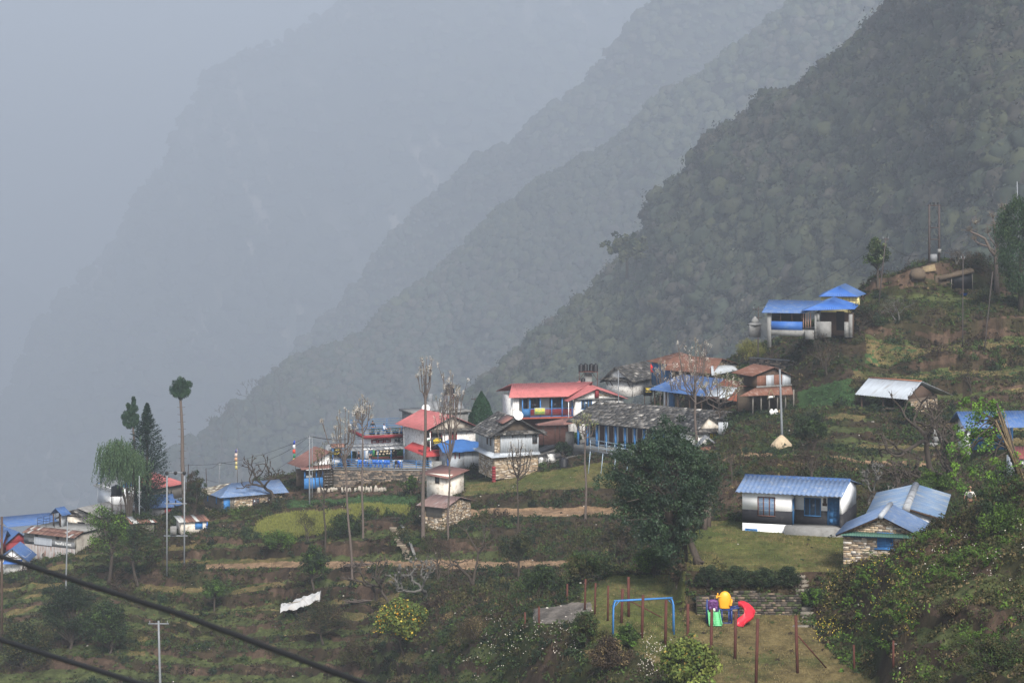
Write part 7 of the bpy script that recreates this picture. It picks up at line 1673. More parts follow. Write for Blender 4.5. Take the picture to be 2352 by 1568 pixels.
p = G(2132, 628, 262, 290); k = thing('straw_mat', 'tilted woven bamboo mat on the crest beside a round straw heap', 'mat', tuple(p)); MB().slab([(-.9, -.2, .1), (.9, -.2, .35), (.8, .4, 1.1), (-.6, .4, .75)], .06).build('mat', M['bamboo'], k)
p = G(2108, 636, 262, 290); k = MB(); k.lathe([(.9, -.2), (.95, .3), (.75, .8), (.2, 1.05)], (0, 0, 0), 14); o_ = k.build('straw_heap', M['thatch'], smooth=True); o_.location = p; tag(o_, 'round brown straw heap left of the bamboo mat', 'straw heap')
DG = [(0.022, 0.040, 0.018), (0.030, 0.052, 0.020), (0.018, 0.032, 0.016)]
MG = [(0.045, 0.080, 0.020), (0.060, 0.100, 0.022), (0.038, 0.065, 0.020)]
BG = [(0.075, 0.145, 0.018), (0.100, 0.175, 0.022), (0.055, 0.110, 0.018)]
OL = [(0.075, 0.078, 0.022), (0.060, 0.068, 0.022), (0.095, 0.085, 0.030)]
BR = [(0.075, 0.050, 0.032), (0.060, 0.042, 0.028), (0.095, 0.065, 0.040)]
ST = [(0.19, 0.14, 0.065), (0.24, 0.18, 0.09), (0.15, 0.105, 0.055)]
DG, MG, OL, BR, ST = [[tuple(x * f for x in c) for c in P] for P, f in ((DG, .55), (MG, .56), (OL, .48), (BR, .46), (ST, .62))]
BG = [tuple(x * .66 for x in c) for c in BG]
def cardcloud(cen, nrm, size, cols, rs, asp=.5, up=0.0):
 """leaf-sized quads at cen facing roughly nrm"""
 n = len(cen)
 e1 = rs.randn(n, 3)
 if up == 0: e1 = np.cross(nrm + rs.randn(n, 3) * .55, e1)
 e1[:, 2] += up * 2.2
 e1 /= np.linalg.norm(e1, axis=1, keepdims=True) + 1e-9
 e2 = np.cross(nrm + rs.randn(n, 3) * .6, e1); e2 /= np.linalg.norm(e2, axis=1, keepdims=True) + 1e-9
 sz = np.asarray(size).reshape(-1, 1) * rs.uniform(.65, 1.35, (n, 1))
 V = np.stack([cen - e1 * sz, cen + e2 * sz * asp, cen + e1 * sz, cen - e2 * sz * asp], 1).reshape(-1, 3)
 return V, np.arange(4 * n).reshape(-1, 4), cols
def crown(centers, radii, n_each, size, pal, rs, squash=.85, asp=.5, up=0., accent=None, acc_p=0.0):
 """foliage in clumps; returns MB with colour per leaf, varied per clump"""
 cs = np.asarray(centers); m = len(cs)
 rad = np.asarray(radii).reshape(-1, 1, 1) * np.ones((m, 1, 1))
 d = rs.randn(m, n_each, 3); d /= np.linalg.norm(d, axis=2, keepdims=True)
 rr = rs.uniform(.35, 1, (m, n_each, 1)) ** .6
 cen = cs[:, None, :] + d * rr * rad * np.array([1, 1, squash])
 pal = np.array(pal)
 cc = pal[rs.randint(0, len(pal), m)][:, None, :] * rs.uniform(.7, 1.35, (m, 1, 1)) * rs.uniform(.75, 1.3, (m, n_each, 1))
 if accent is not None:
  k = rs.rand(m, n_each) < acc_p * (rs.rand(m, 1) * 2)
  acc = np.array(accent)[rs.randint(0, len(accent), (m, n_each))]
  cc = np.where(k[..., None], acc, cc)
 mb = MB(); mb.quads(*cardcloud(cen.reshape(-1, 3), d.reshape(-1, 3), size, cc.reshape(-1, 3), rs, asp, up))
 return mb
def grow(mb, p, d, ln, rad, depth, rs, tips, split=3, spread=.6, upw=.25, wig=.15, shrink=.68, rshr=.62, nseg=4, sides=6, mintip=0.008):
 pts = [Vector(p)]; dd = Vector(d).normalized(); rads = [rad]
 for i in range(nseg):
  dd = (dd + Vector(rs.randn(3) * wig) + Vector((0, 0, upw * .25))).normalized()
  pts.append(pts[-1] + dd * ln / nseg); rads.append(rad * (1 - (1 - rshr) * (i + 1) / nseg))
 mb.tube(pts, rads, sides if depth > 1 else max(3, sides - 2), cap=False)
 if depth == 0:
  tips.append((pts[-1], dd)); return
 if depth <= 1: tips.append((pts[2], dd))
 n = split if isinstance(split, int) else rs.randint(split[0], split[1] + 1)
 for k in range(n):
  a = 2 * math.pi * (k + rs.rand() * .7) / n
  o = dd.orthogonal().normalized(); o = Matrix.Rotation(a, 3, dd) @ o
  nd = (dd * (1 - spread * .5) + o * spread * rs.uniform(.6, 1.2) + Vector((0, 0, upw))).normalized()
  j = pts[-1] if (k < 2 or rs.rand() < .5) else pts[-2]
  grow(mb, j, nd, ln * shrink * rs.uniform(.75, 1.2), max(mintip, rads[-1] * .85), depth - 1, rs, tips, split, spread, upw, wig, shrink, rshr, nseg, sides, mintip)
def tree(name, label, cat, base, H, r, rs, depth=3, trunk_f=.35, lean=(0, 0), bark='bark', pal=None, leaf=.1, n_each=60, crad=.5, group=None,
   split=3, spread=.6, upw=.25, wig=.12, shrink=.68, keep=1.0, asp=.5, accent=None, acc_p=0, sides=7, up=0., rshr=.7):
 t = thing(name, label, cat, tuple(base), 0, group)
 mb = MB(); tips = []
 grow(mb, (0, 0, -.3), (lean[0], lean[1], 1), H * trunk_f + .3, r, depth, rs, tips, split, spread, upw, wig, shrink, rshr, 5, sides)
 zs = max(tp[0].z for tp in tips); f = H / zs if pal is None else H / (zs + crad)
 mb.V = [v * np.array([f, f, f]) for v in mb.V]
 mb.build('trunk', M[bark], t, smooth=True)
 if pal is not None:
  tp = [tuple(q[0] * f) for q in tips if rs.rand() < keep]
  crown(tp, rs.uniform(.7, 1.25, len(tp)) * crad, n_each, leaf, pal, rs, asp=asp, accent=accent, acc_p=acc_p, up=up).build('crown', M['leaf'], t)
 return t, [q[0] * f for q in tips]
def bush(name, label, base, rx, rz, n_cl, n_each, leaf, pal, rs, group=None, cat='bush', accent=None, acc_p=0, asp=.5, stems=5, up=0.):
 t = thing(name, label, cat, tuple(base), 0, group)
 d = rs.randn(n_cl, 3); d /= np.linalg.norm(d, axis=1, keepdims=True)
 c = d * rs.uniform(.35, 1, (n_cl, 1)) * np.array([rx, rx * .8, rz * .5]) * rs.uniform(.8, 1.1, (n_cl, 1)); c[:, 2] += rz * .5
 crown(c, rs.uniform(.6, 1.2, n_cl) * max(rx, rz) * .26, n_each, leaf, pal, rs, asp=asp, accent=accent, acc_p=acc_p, up=up).build('crown', M['leaf'], t)
 mb = MB()
 for i in range(stems):
  a = rs.rand() * 6.28; mb.tube([(0, 0, -.2), (math.cos(a) * rx * .25, math.sin(a) * rx * .2, rz * .3), (math.cos(a) * rx * .5, math.sin(a) * rx * .4, rz * .7)], [.05, .035, .015], 5)
 mb.build('stems', M['bark'], t, smooth=True)
 return t
def rsd(s): return np.random.RandomState(s)
rs = rsd(101)
areaW = np.zeros(GX.shape); areaW[:-1, :-1] = (np.abs(np.diff(GX, axis=1))[:-1] * np.abs(np.diff(GD, axis=0))[:, :-1]) + np.abs(np.diff(GX, axis=1))[:-1] * np.abs(np.diff(GZ2, axis=0))[:, :-1]
vis = ((VH - GZ2 / GD * FPX) > 480) & ((VH - GZ2 / GD * FPX) < 1640) & (GU > -40) & (GU < 2400) & (GR < 26)
dens = areaW * vis
kw = np.select([GK == 0, GK == 5, GK == 9, GK == 8, GK == 1, GK == 2, GK == 4, GK == 3], [1, .35, .55, .7, .012, .02, .25, .01], 0.0)
kw = np.where((GR > 18) & (GU > 1900) & ((GK == 2) | (GK == 9)), .6, kw)
kw = np.where((GD < 150) & (GU > 1900) & (GK != 2), 1.0, kw)
kw = kw * (1 + 0.8 * np.clip(fbm(GX / 3.5, GD / 3.5, 3, 61) * 4, -.9, 1.2))
Wt = (dens * np.clip(kw, 0, None)).ravel()
def scatter(n, wt, rs):
 p = wt / wt.sum(); k = rs.choice(len(p), n, p=p); i = k // GX.shape[1]; j = k % GX.shape[1]
 x = GX.ravel()[k] + rs.uniform(-.25, .25, n) ; y = GD.ravel()[k] + rs.uniform(-.12, .12, n); z = GZ2.ravel()[k]
 return np.stack([x, y, z], 1), GU.ravel()[k], GR.ravel()[k], GK.ravel()[k]
near = (np.where(GD < 175, 1.7, 1.0) * np.where((GU > 1880) & (GD < 150), 2.2, 1)).ravel()
P, pu, pr, pk = scatter(58000, Wt * near, rs)
g = fbm(P[:, 0] / 6.0, P[:, 1] / 6.0, 3, 71) + fbm(P[:, 0] / 1.5, P[:, 1] / 1.5, 2, 73) * .6
PALS = np.array(DG + DG + MG[:2] + OL + BR + BR[:2] + ST[:1])
gi = (g + .5 + rs.randn(len(P)) * .12)
right = (P[:, 0] / P[:, 1] * FPX + UC > 1900) & (P[:, 1] < 150)
gi = np.where(right, gi + .12, gi)
kidx = np.clip(((1 - gi) * 17), 0, 16).astype(int)
PR = np.array(MG + BG[:2] + OL + OL + ST[:1] + BR[:2] + DG[:2])
cc = PALS[kidx] * rs.uniform(.7, 1.3, (len(P), 1))
cc = np.where(right[:, None], PR[np.clip((g + .5 + rs.randn(len(P)) * .15) * len(PR), 0, len(PR) - 1).astype(int)] * rs.uniform(.7, 1.35, (len(P), 1)), cc)
cc[pk == 4] = np.array([.115, .125, .03]) * rs.uniform(.7, 1.2, ((pk == 4).sum(), 1))
cc[pk == 8] = np.array([.04, .085, .030]) * rs.uniform(.6, 1.3, ((pk == 8).sum(), 1))
flat = np.isin(pk, (1, 2, 3, 4, 8, 9)) & ~right
rad = rs.uniform(.18, .55, len(P)) * np.where(flat, .45, 1) * np.where(kidx < 8, 1.2, .8)
n = 22
d = rs.randn(len(P), n, 3); d[:, :, 2] = np.abs(d[:, :, 2]) * .9; d /= np.linalg.norm(d, axis=2, keepdims=True)
cen = P[:, None, :] + d * rs.uniform(.4, 1, (len(P), n, 1)) * rad[:, None, None] * np.array([1, 1, .9])
sz = (0.045 + 0.00022 * P[:, 1])[:, None] * rs.uniform(.7, 1.3, (len(P), n)) * np.where(flat, .7, 1)[:, None]
mb = MB(); mb.quads(*cardcloud(cen.reshape(-1, 3), d.reshape(-1, 3), sz.reshape(-1), (cc[:, None, :] * rs.uniform(.7, 1.35, (len(P), n, 1))).reshape(-1, 3), rs, .55))
P, pu, pr, pk = scatter(1500, (dens * ((GK == 0) | (GK == 9)) * np.clip(fbm(GX / 7, GD / 7, 2, 66) * 5 + .5, 0, 2) * np.where((GU > 1880) & (GD < 150), .10, 1)).ravel() * near, rs)
g = fbm(P[:, 0] / 5.0, P[:, 1] / 5.0, 2, 75) * 1.4 + .5 + rs.randn(len(P)) * .15; cc = PALS[np.clip((g * 15), 0, 15).astype(int)] * rs.uniform(.7, 1.3, (len(P), 1))
n = 190; R_ = rs.uniform(.45, 1.15, (len(P), 1, 1)) * np.where(P[:, 1] < 150, .6, 1)[:, None, None]; d = rs.randn(len(P), n, 3); d[:, :, 2] = np.abs(d[:, :, 2]); d /= np.linalg.norm(d, axis=2, keepdims=True); cen = P[:, None, :] + d * rs.uniform(.5, 1, (len(P), n, 1)) * R_ * (1 + .25 * np.sin(d[:, :, :1] * 6 + rs.rand(len(P), 1, 1) * 6)) * np.array([1, 1, 1.1])
mb.quads(*cardcloud(cen.reshape(-1, 3), d.reshape(-1, 3), ((0.04 + 0.00024 * P[:, 1])[:, None] * rs.uniform(.7, 1.3, (len(P), n))).reshape(-1), (cc[:, None, :] * rs.uniform(.65, 1.35, (len(P), n, 1))).reshape(-1, 3), rs, .5))
tag(mb.build('undergrowth', M['leaf']), 'low green and brown scrub covering the terrace banks', 'scrub', kind='stuff')
rs = rsd(102)
P, pu, pr, pk = scatter(80000, Wt * (1 + 0 * near), rs)
h = rs.uniform(.12, .5, len(P)) * np.where(np.isin(pk, (1, 2, 3, 4, 8, 9)), .35, 1) * np.where(rs.rand(len(P)) < .06, 1.9, 1)
w = 0.00012 * P[:, 1]
ln = rs.uniform(-.4, .4, (len(P), 2)) * h[:, None]
ang = rs.uniform(0, 3.14, len(P)); wx = np.stack([np.cos(ang) * w, np.sin(ang) * w * .3, 0 * w], 1)
top = P + np.stack([ln[:, 0], ln[:, 1], h], 1)
V = np.stack([P - wx, P + wx, top + wx * .3, top - wx * .3], 1).reshape(-1, 3)
g = fbm(P[:, 0] / 5.0, P[:, 1] / 5.0, 3, 91) + rs.randn(len(P)) * .15
pal = np.array(DG + MG + OL + BR + BR + ST); ki = np.clip((.45 + g) * len(pal), 0, len(pal) - 1).astype(int)
c = pal[np.where((P[:, 1] < 150) & (rs.rand(len(P)) < .5), len(pal) - 1 - ki % 3, ki)] * rs.uniform(.7, 1.3, (len(P), 1))
mb = MB(); mb.quads(V, np.arange(len(V)).reshape(-1, 4), c); tag(mb.build('dry_grass', M['leaf']), 'dry stalks and long grass over the slopes', 'grass', kind='stuff')
rs = rsd(103)
wt = (areaW * vis * np.where((GK == 1) | (GK == 2) | (GK == 4), 1, 0) * (GD < 300)).ravel()
P, pu, pr, pk = scatter(60000, wt, rs)
h = rs.uniform(.03, .09, len(P)) * np.where(pk == 4, 3.5, 1); w = 0.012 + 0.0001 * P[:, 1]
ang = rs.uniform(0, 3.14, len(P)); wx = np.stack([np.cos(ang) * w, np.sin(ang) * w * .3, 0 * w], 1)
top = P + np.stack([rs.uniform(-.04, .04, len(P)), rs.uniform(-.04, .04, len(P)), h], 1)
V = np.stack([P - wx, P + wx, top + wx * .4, top - wx * .4], 1).reshape(-1, 3)
g = fbm(P[:, 0] / 2.0, P[:, 1] / 4.0, 4, 95)
c = np.where(pk[:, None] == 4, np.array([.125, .13, .03]), np.where((g[:, None] + (pk[:, None] == 2) * .15) > .02, np.array([.125, .10, .042]), np.array([.062, .078, .022]))) * rs.uniform(.7, 1.35, (len(P), 1))
mb = MB(); mb.quads(V, np.arange(len(V)).reshape(-1, 4), c); tag(mb.build('turf', M['leaf']), 'short turf of the lawns and the dry field', 'grass', kind='stuff')
rs = rsd(104)
for (nm, lab, col, boxes, cnt, s_) in (('white_flowers', 'white wild flowers among the foreground scrub', (.42, .38, .33), ((1470, 1560, 1475, 1568, 1.2), (1160, 1330, 1440, 1510, 1), (1060, 1160, 1400, 1568, .8), (2130, 2352, 1180, 1350, .5)), 150, .022), ('yellow_flowers', 'small yellow wild flowers on the bank below the stone house', (.55, .42, .05), ((1860, 2100, 1330, 1480, 1.3), (1900, 2130, 1270, 1340, .6), (1870, 1930, 1440, 1470, .5)), 200, .017)):
 pts = []
 for (u0, u1, v0, v1, k) in boxes:
  for i in range(int(cnt * k * .35)):
   u, v = rs.uniform(u0, u1), rs.uniform(v0, v1); p = G(u, v, 90, 175)
   for j in range(rs.randint(1, 6)): pts.append((p.x + rs.randn() * .18, p.y + rs.randn() * .18, ground(p.x, p.y) + rs.uniform(.15, .6)))
 pts = np.array(pts); mb = MB(); mb.quads(*cardcloud(pts, np.tile([0, -1, .6], (len(pts), 1)), np.full(len(pts), s_ * 1.5), np.tile(col, (len(pts), 1)) * rs.uniform(.7, 1.2, (len(pts), 1)), rs, .9)); tag(mb.build(nm, M['leaf']), lab, 'flowers', kind='stuff')
rs = rsd(105); mb = MB()
P, pu, pr, pk = scatter(900, (areaW * vis * np.where((GK == 0) | (GK == 3) | (GK == 6) | (GK == 5), 1, 0.05) * np.where(GK == 6, 14, 1)).ravel(), rs)
for p in P:
 s_ = rs.uniform(.04, .13); c = rs.choice([.12, .2, .3, .4]); 
 mb.lathe([(s_ * .7, -s_ * .4), (s_, 0), (s_ * .6, s_ * .5)], tuple(p + np.array([0, 0, s_ * .2])), 5, (c, c * .92, c * .8))
tag(mb.build('loose_stones', M['stone']), 'loose stones scattered over the slope', 'stones', kind='stuff')
rs = rsd(1); base = G(1588, 1284, 145, 160); base = W(1585, 1284, 153.5); base.z = ground(base.x, base.y)
t = thing('broadleaf_tree', 'big dense dark green tree with two leaning trunks at the lawn edge', 'tree', tuple(base))
S_ = 153.5 / FPX
def rel(u, v, dy=0): return Vector(((u - 1585) * S_, dy, (1284 - v) * S_))
mb = MB()
mb.tube([rel(1554, 1288, .3) + Vector((0, 0, -.4)), rel(1552, 1262, .3), rel(1545, 1230), rel(1538, 1190), rel(1532, 1130)], [.36, .28, .25, .2, .14], 9)
mb.tube([rel(1604, 1276, -.3) + Vector((0, 0, -.3)), rel(1598, 1268, -.3), rel(1585, 1235, -.2), rel(1574, 1200), rel(1565, 1130)], [.34, .24, .2, .17, .11], 9)
mb.tube([rel(1576, 1280, .8) + Vector((0, 0, -.3)), rel(1574, 1240, .6), rel(1570, 1190, .4)], [.2, .17, .12], 8)
mb.tube([rel(1596, 1266, -.3), rel(1604, 1276, -.5), rel(1616, 1278, -.6)], [.2, .13, .05], 6)
for i in range(46):
 a = rs.rand() * 6.28; e = rs.uniform(-.5, 1.2); R_ = rs.uniform(2.2, 3.9); c0 = rel(1540 + rs.uniform(-8, 25), rs.uniform(1120, 1200)); c1 = rel(1522, 1115) + Vector((math.cos(a) * math.cos(e) * R_, math.sin(a) * math.cos(e) * R_ * .8, math.sin(e) * R_ * .95)); mid = c0.lerp(c1, .5) + Vector((0, 0, .3)); mb.tube([c0, mid, c1], [.08, .05, .02], 5, cap=False)
mb.build('trunk', M['bark'], t, smooth=True)
n = 640; d = rs.randn(n, 3); d /= np.linalg.norm(d, axis=1, keepdims=True)
lob = 1 + .13 * np.sin(d[:, 0] * 5 + 1) + .10 * np.sin(d[:, 2] * 6) + .08 * np.sin(d[:, 1] * 7 + d[:, 0] * 4)
c = d * (rs.uniform(.45, 1, (n, 1)) ** .7) * lob[:, None] * np.array([3.8, 3.1, 4.0])
c[:, 2] += np.where(c[:, 2] > 1, .3, 0); low = c[:, 2] < -2.2; c[low, 0] *= .85; c[c[:, 2] > 1.5, 0] *= .88
o_ = rel(1526, 1104); c += np.array(o_)
crown(c, rs.uniform(.28, .62, n), 78, .082, [(0.012, 0.028, 0.012), (0.017, 0.037, 0.014), (0.010, 0.023, 0.011), (0.024, 0.045, 0.018)], rs, squash=.7, asp=.42, up=.3).build('crown', mat('glossy_leaves', (1, 1, 1), .6, .02, 1, vcol=True, spec=.35), t)
p = W(1527, 1272, 163); p.z = ground(p.x, p.y)
for i, (u, v) in enumerate(((1510, 1235), (1497, 1232), (1618, 1230), (1607, 1235), (1627, 1225))):
 p = W(u, v + 15, 165 + i); p.z = ground(p.x, p.y); k = thing('bare_tree', ('bare lopped trunk, leftmost behind the big dark tree', 'second bare trunk from the left behind the big dark tree', 'pale lopped trunk with a cut mark right of the big dark tree', 'thinner pale trunk right behind the big dark tree', 'rightmost pale trunk behind the big dark tree')[i], 'tree', tuple(p), 0, 'lopped trunks behind the big dark tree')
 H = W(u, 1105, p.y).z - p.z; MB().tube([(0, 0, -.3), (.05, 0, H * .4), (-.1, .1, H * .8), (.05, 0, H)], [.2, .17, .14, .08], 8).build('trunk', M['palebark'], k, smooth=True)
 q = MB(); q.tube([(0.02, 0, H * .5), (.35, -.1, H * .56)], [.08, .05], 6); q.build('stub', M['palebark'], k)
def bare_tall(label, ub, vb, dr, top_v, fork_v, wid, trunk_r, seed, pods=True, leafy=None, lean_u=0, bark='palebark', nbr=9, n_pod=26):
 rs = rsd(seed); p = G(ub, vb, *dr); s_ = p.y / FPX
 t = thing('bare_tree', label, 'tree', tuple(p), 0, 'tall bare trees with pale pods'); 
 H = (vb - top_v) * s_; F = (vb - fork_v) * s_; L_ = lean_u * s_
 mb = MB(); pts = []; n = 9
 for i in range(n): tt = i / (n - 1); pts.append(Vector((L_ * tt + .06 * math.sin(tt * 9 + seed), .05 * math.cos(tt * 7), -.3 + (F + .3) * tt)))
 mb.tube(pts, [trunk_r * (1 - .45 * i / (n - 1)) for i in range(n)], 8, cap=False)
 for i in range(9):
  z = F * rs.uniform(.15, .95); a = rs.rand() * 6.28; q = Vector((L_ * z / F, 0, z)); mb.tube([q, q + Vector((math.cos(a), math.sin(a), .3)) * rs.uniform(.18, .35)], [.05, .03], 5)
 tips = []
 W_ = wid * s_ / 2; top = Vector((L_, 0, F))
 for k in range(nbr):
  a = 6.28 * (k + rs.rand() * .5) / nbr; rr = W_ * rs.uniform(.35, 1.0); zz = F + (H - F) * (rs.uniform(.55, 1.0) if rr < W_ * .75 else rs.uniform(.35, .8)); st_ = top + Vector((0, 0, (H - F) * rs.uniform(-.25, .3)))
  e = Vector((L_ + math.cos(a) * rr, math.sin(a) * rr, zz)); m1 = st_.lerp(e, .4) + Vector((math.cos(a) * rr * .28, math.sin(a) * rr * .28, -.1 * (H - F))); mb.tube([st_, m1, st_.lerp(e, .75) + Vector((math.cos(a) * rr * .12, 0, 0)), e], [.07, .05, .035, .02], 5, cap=False); tips.append(e)
  for j in range(3):
   q0 = m1.lerp(e, rs.uniform(.1, .8)); q1 = q0 + Vector((rs.uniform(-.5, .5) * W_ * .6, rs.uniform(-.5, .5) * W_ * .6, (H - F) * rs.uniform(.12, .3))); mb.tube([q0, q0.lerp(q1, .5) + Vector((0, 0, -.05)), q1], [.03, .022, .013], 4, cap=False); tips.append(q1)
 mb.tube([top, Vector((L_ + .05, 0, H))], [trunk_r * .5, .02], 5, cap=False); tips.append(Vector((L_ + .05, 0, H)))
 mb.build('trunk', M[bark], t, smooth=True)
 if pods:
  c = np.array([tuple(q - Vector((0, 0, rs.uniform(0, .3)))) for q in tips for _ in range(2)])
  crown(c, np.full(len(c), .17), n_pod // 2, .055, [(.40, .36, .30), (.30, .26, .20), (.13, .105, .06), (.5, .46, .40)], rs, squash=1.5, asp=.45, up=.8).build('pods', M['leaf'], t)
 if leafy is not None:
  c = np.array([tuple(q) for q in tips]); crown(c, np.full(len(c), .32), 16, .085, leafy, rs, asp=.45).build('leaves', M['leaf'], t)
 return t
bare_tall('thin bare tree with few twigs left of the first pod tree', 748, 1262, (225, 262), 1018, 1135, 80, .11, 11, pods=False, leafy=[(.10, .09, .04)], lean_u=-4, nbr=7, bark='bark')
bare_tall('tall bare pod tree with wide open crown, its trunk crossing the dirt track', 810, 1332, (215, 250), 936, 1050, 118, .14, 12, lean_u=-18)
bare_tall('tall pod tree with a compact upright crown before the dining hall', 833, 1236, (235, 262), 908, 985, 74, .13, 13, lean_u=-1)
bare_tall('tallest and thickest pod tree, left of the hotel sign', 970, 1238, (230, 262), 820, 905, 52, .21, 14, lean_u=8, nbr=8)
bare_tall('pod tree forking widely in front of the hotel gable', 1029, 1238, (230, 262), 850, 1020, 96, .12, 15, lean_u=4, nbr=14)
bare_tall('slender bare tree standing on the bank below the tin clad house', 1188, 1292, (215, 245), 1010, 1085, 80, .10, 16, pods=True, lean_u=2, n_pod=6, nbr=12, bark='bark')
bare_tall('slender trunk with a small leafy top in front of the slate hall', 1346, 1192, (235, 258), 952, 1000, 54, .13, 17, pods=False, leafy=[(.15, .17, .07), (.2, .17, .08)], lean_u=-2, nbr=7)
bare_tall('tall sprouting tree rising behind the big dark tree over the blue shed', 1600, 1052, (225, 262), 775, 900, 120, .17, 18, lean_u=-4, nbr=14, n_pod=22)
bare_tall('thin pod tree beside the TIBET board', 1517, 960, (270, 296), 822, 880, 40, .08, 19, nbr=8)
bare_tall('pod tree right of the TIBET board over the blue roof', 1560, 985, (262, 296), 850, 915, 90, .08, 20, nbr=9)
bare_tall('pod tree whose sprouts cover the white roof sheet', 1652, 1000, (232, 275), 858, 925, 110, .08, 22, nbr=12, leafy=[(.16, .15, .08)])
def needle_pine(label, ub, vb, d, lumps, trunk_top, rtr, seed, group='pines at the left'):
 rs = rsd(seed); p = W(ub, vb, d); p.z = ground(p.x, p.y); s_ = d / FPX; vb2 = VH - p.z / d * FPX
 t = thing('pine_tree', label, 'tree', tuple(p), 0, group); X = lambda u, v: Vector(((u - ub) * s_, 0, (vb2 - v) * s_))
 mb = MB(); a, b_ = X(*trunk_top[0]), X(*trunk_top[1]); n = 12
 mb.tube([Vector((0, 0, -.3)).lerp(b_, i / (n - 1)) if False else (Vector((a.x * (1 - i / (n - 1)) + b_.x * i / (n - 1) + .05 * math.sin(i), 0, -.3 + (b_.z + .3) * i / (n - 1)))) for i in range(n)], [rtr * (1 - .55 * i / (n - 1)) for i in range(n)], 8)
 for i in range(10):
  z = b_.z * (.35 + .06 * i); xx = a.x + (b_.x - a.x) * z / b_.z
  for sg in (-1, 1): mb.tube([(xx, 0, z), (xx + sg * (rtr + .18), rs.uniform(-.1, .1), z + .06)], [.035, .015], 4)
 mb.build('trunk', M['palebark'], t, smooth=True)
 c = []; r = []
 for (u, v, w) in lumps:
  q = X(u, v)
  for k in range(7): c.append((q.x + rs.randn() * w * s_ * .4, rs.randn() * w * s_ * .55, q.z + rs.randn() * w * s_ * .45)); r.append(w * s_ * .85)
 crown(c, r, 150, .13, [(.022, .045, .026), (.030, .058, .030), (.016, .034, .022)], rs, squash=1.1, asp=.16, up=1.2).build('crown', M['leaf'], t)
 return t
needle_pine('slender pine with a single round tuft on a long bare trunk', 424, 1195, 283, [(405, 885, 9), (416, 876, 9), (428, 882, 9), (400, 897, 8), (416, 895, 11), (430, 896, 9), (408, 905, 8), (422, 905, 8), (414, 912, 6)], ((424, 1195), (415, 905)), .30, 31)
needle_pine('pine with an open tufted crown behind the willow', 314, 1160, 291, [(308, 924, 6), (297, 933, 6), (308, 938, 7), (292, 948, 7), (303, 952, 7), (286, 960, 6), (298, 962, 7), (311, 958, 7), (304, 972, 8), (315, 968, 6), (297, 978, 6), (286, 970, 4)], ((314, 1160), (306, 965)), .25, 32)
rs = rsd(33); p = W(338, 1165, 288); p.z = ground(p.x, p.y); s_ = 288 / FPX; vb2 = VH - p.z / 288 * FPX
t = thing('conifer', 'dark narrow conifer with upswept layered branches beside the willow', 'tree', tuple(p)); H = (vb2 - 927) * s_
MB().tube([(0, 0, -.3), (0, 0, H * .96)], [.28, .03], 8).build('trunk', M['bark'], t)
cen = []; col = []; nrm = []
for i in range(850):
 z = H * (.08 + .92 * rs.rand()); w_ = (2.5 * min(1, (1 - z / H) * 2.0) ** .8 * (0.85 + .3 * rs.rand())); 
 if z > H * .78: w_ *= .75
 a = rs.rand() * 6.28
 for k in range(34): f = rs.rand() ** .7; cen.append((math.cos(a) * w_ * f + rs.randn() * .06, math.sin(a) * w_ * f + rs.randn() * .06, z + w_ * f * .55 + rs.randn() * .05)); nrm.append((0, 0, 1))
cen = np.array(cen); col = np.array([(.014, .030, .020), (.022, .042, .026), (.010, .022, .016)])[rs.randint(0, 3, len(cen))] * rs.uniform(.7, 1.3, (len(cen), 1)); mb = MB(); mb.quads(*cardcloud(cen, np.array(nrm), np.full(len(cen), .12), col, rs, .3)); mb.build('crown', M['leaf'], t)
rs = rsd(34); p = W(298, 1172, 285); p.z = ground(p.x, p.y); s_ = 285 / FPX; vb2 = VH - p.z / 285 * FPX
t = thing('willow_tree', 'drooping grey green willow at the left of the pines', 'tree', tuple(p)); mb = MB(); tips = []
for (u, v) in ((250, 1020), (268, 1012), (285, 1020), (300, 1030), (316, 1040), (243, 1045), (326, 1055), (275, 1035)):
 e = Vector(((u - 298) * s_, rs.uniform(-1, 1), (vb2 - v) * s_)); mb.tube([(0, 0, -.3), Vector((e.x * .2, e.y * .2, e.z * .4)), Vector((e.x * .6, e.y * .6, e.z * .8)), e], [.12, .09, .06, .02], 6, cap=False); tips.append(e)
mb.build('trunk', M['bark'], t, smooth=True)
cen = []
for e in tips:
 for k in range(62):
  o = e + Vector((rs.randn() * .62, rs.randn() * .9, rs.uniform(-.6, .35))); L_ = rs.uniform(1.0, 4.2); sw = rs.uniform(-.25, .1)
  for j in range(int(L_ / .085)): f = j * .085; cen.append((o.x + sw * f + rs.randn() * .05, o.y + rs.randn() * .05, o.z - f))
cen = np.array(cen); col = np.array([(.042, .075, .032), (.055, .09, .036), (.032, .06, .028)])[rs.randint(0, 3, len(cen))] * rs.uniform(.7, 1.25, (len(cen), 1)); mb = MB(); mb.quads(*cardcloud(cen, np.tile([0, -1., 0], (len(cen), 1)), np.full(len(cen), .12), col, rs, .34, up=1.2)); mb.build('crown', M['leaf'], t)
rs = rsd(35); p = W(1106, 1005, 300); p.z = ground(p.x, p.y); s_ = 300 / FPX; vb2 = VH - p.z / 300 * FPX; H = (vb2 - 899) * s_
t = thing('cypress', 'dense dark green egg shaped cypress between the two red roofs', 'tree', tuple(p)); MB().tube([(0, 0, -.3), (0, 0, H * .6)], [.2, .1], 7).build('trunk', M['bark'], t)
tt = rs.rand(9000); a = rs.rand(9000) * 6.28; zz = (vb2 - 985) * s_ + tt * (H - (vb2 - 985) * s_); wr = 1.62 * np.sin(np.clip((1 - tt) * 1.9, 0, np.pi / 2 + .15)) * (1 + .08 * np.sin(a * 4 + tt * 9)); f = rs.uniform(.82, 1.0, 9000)
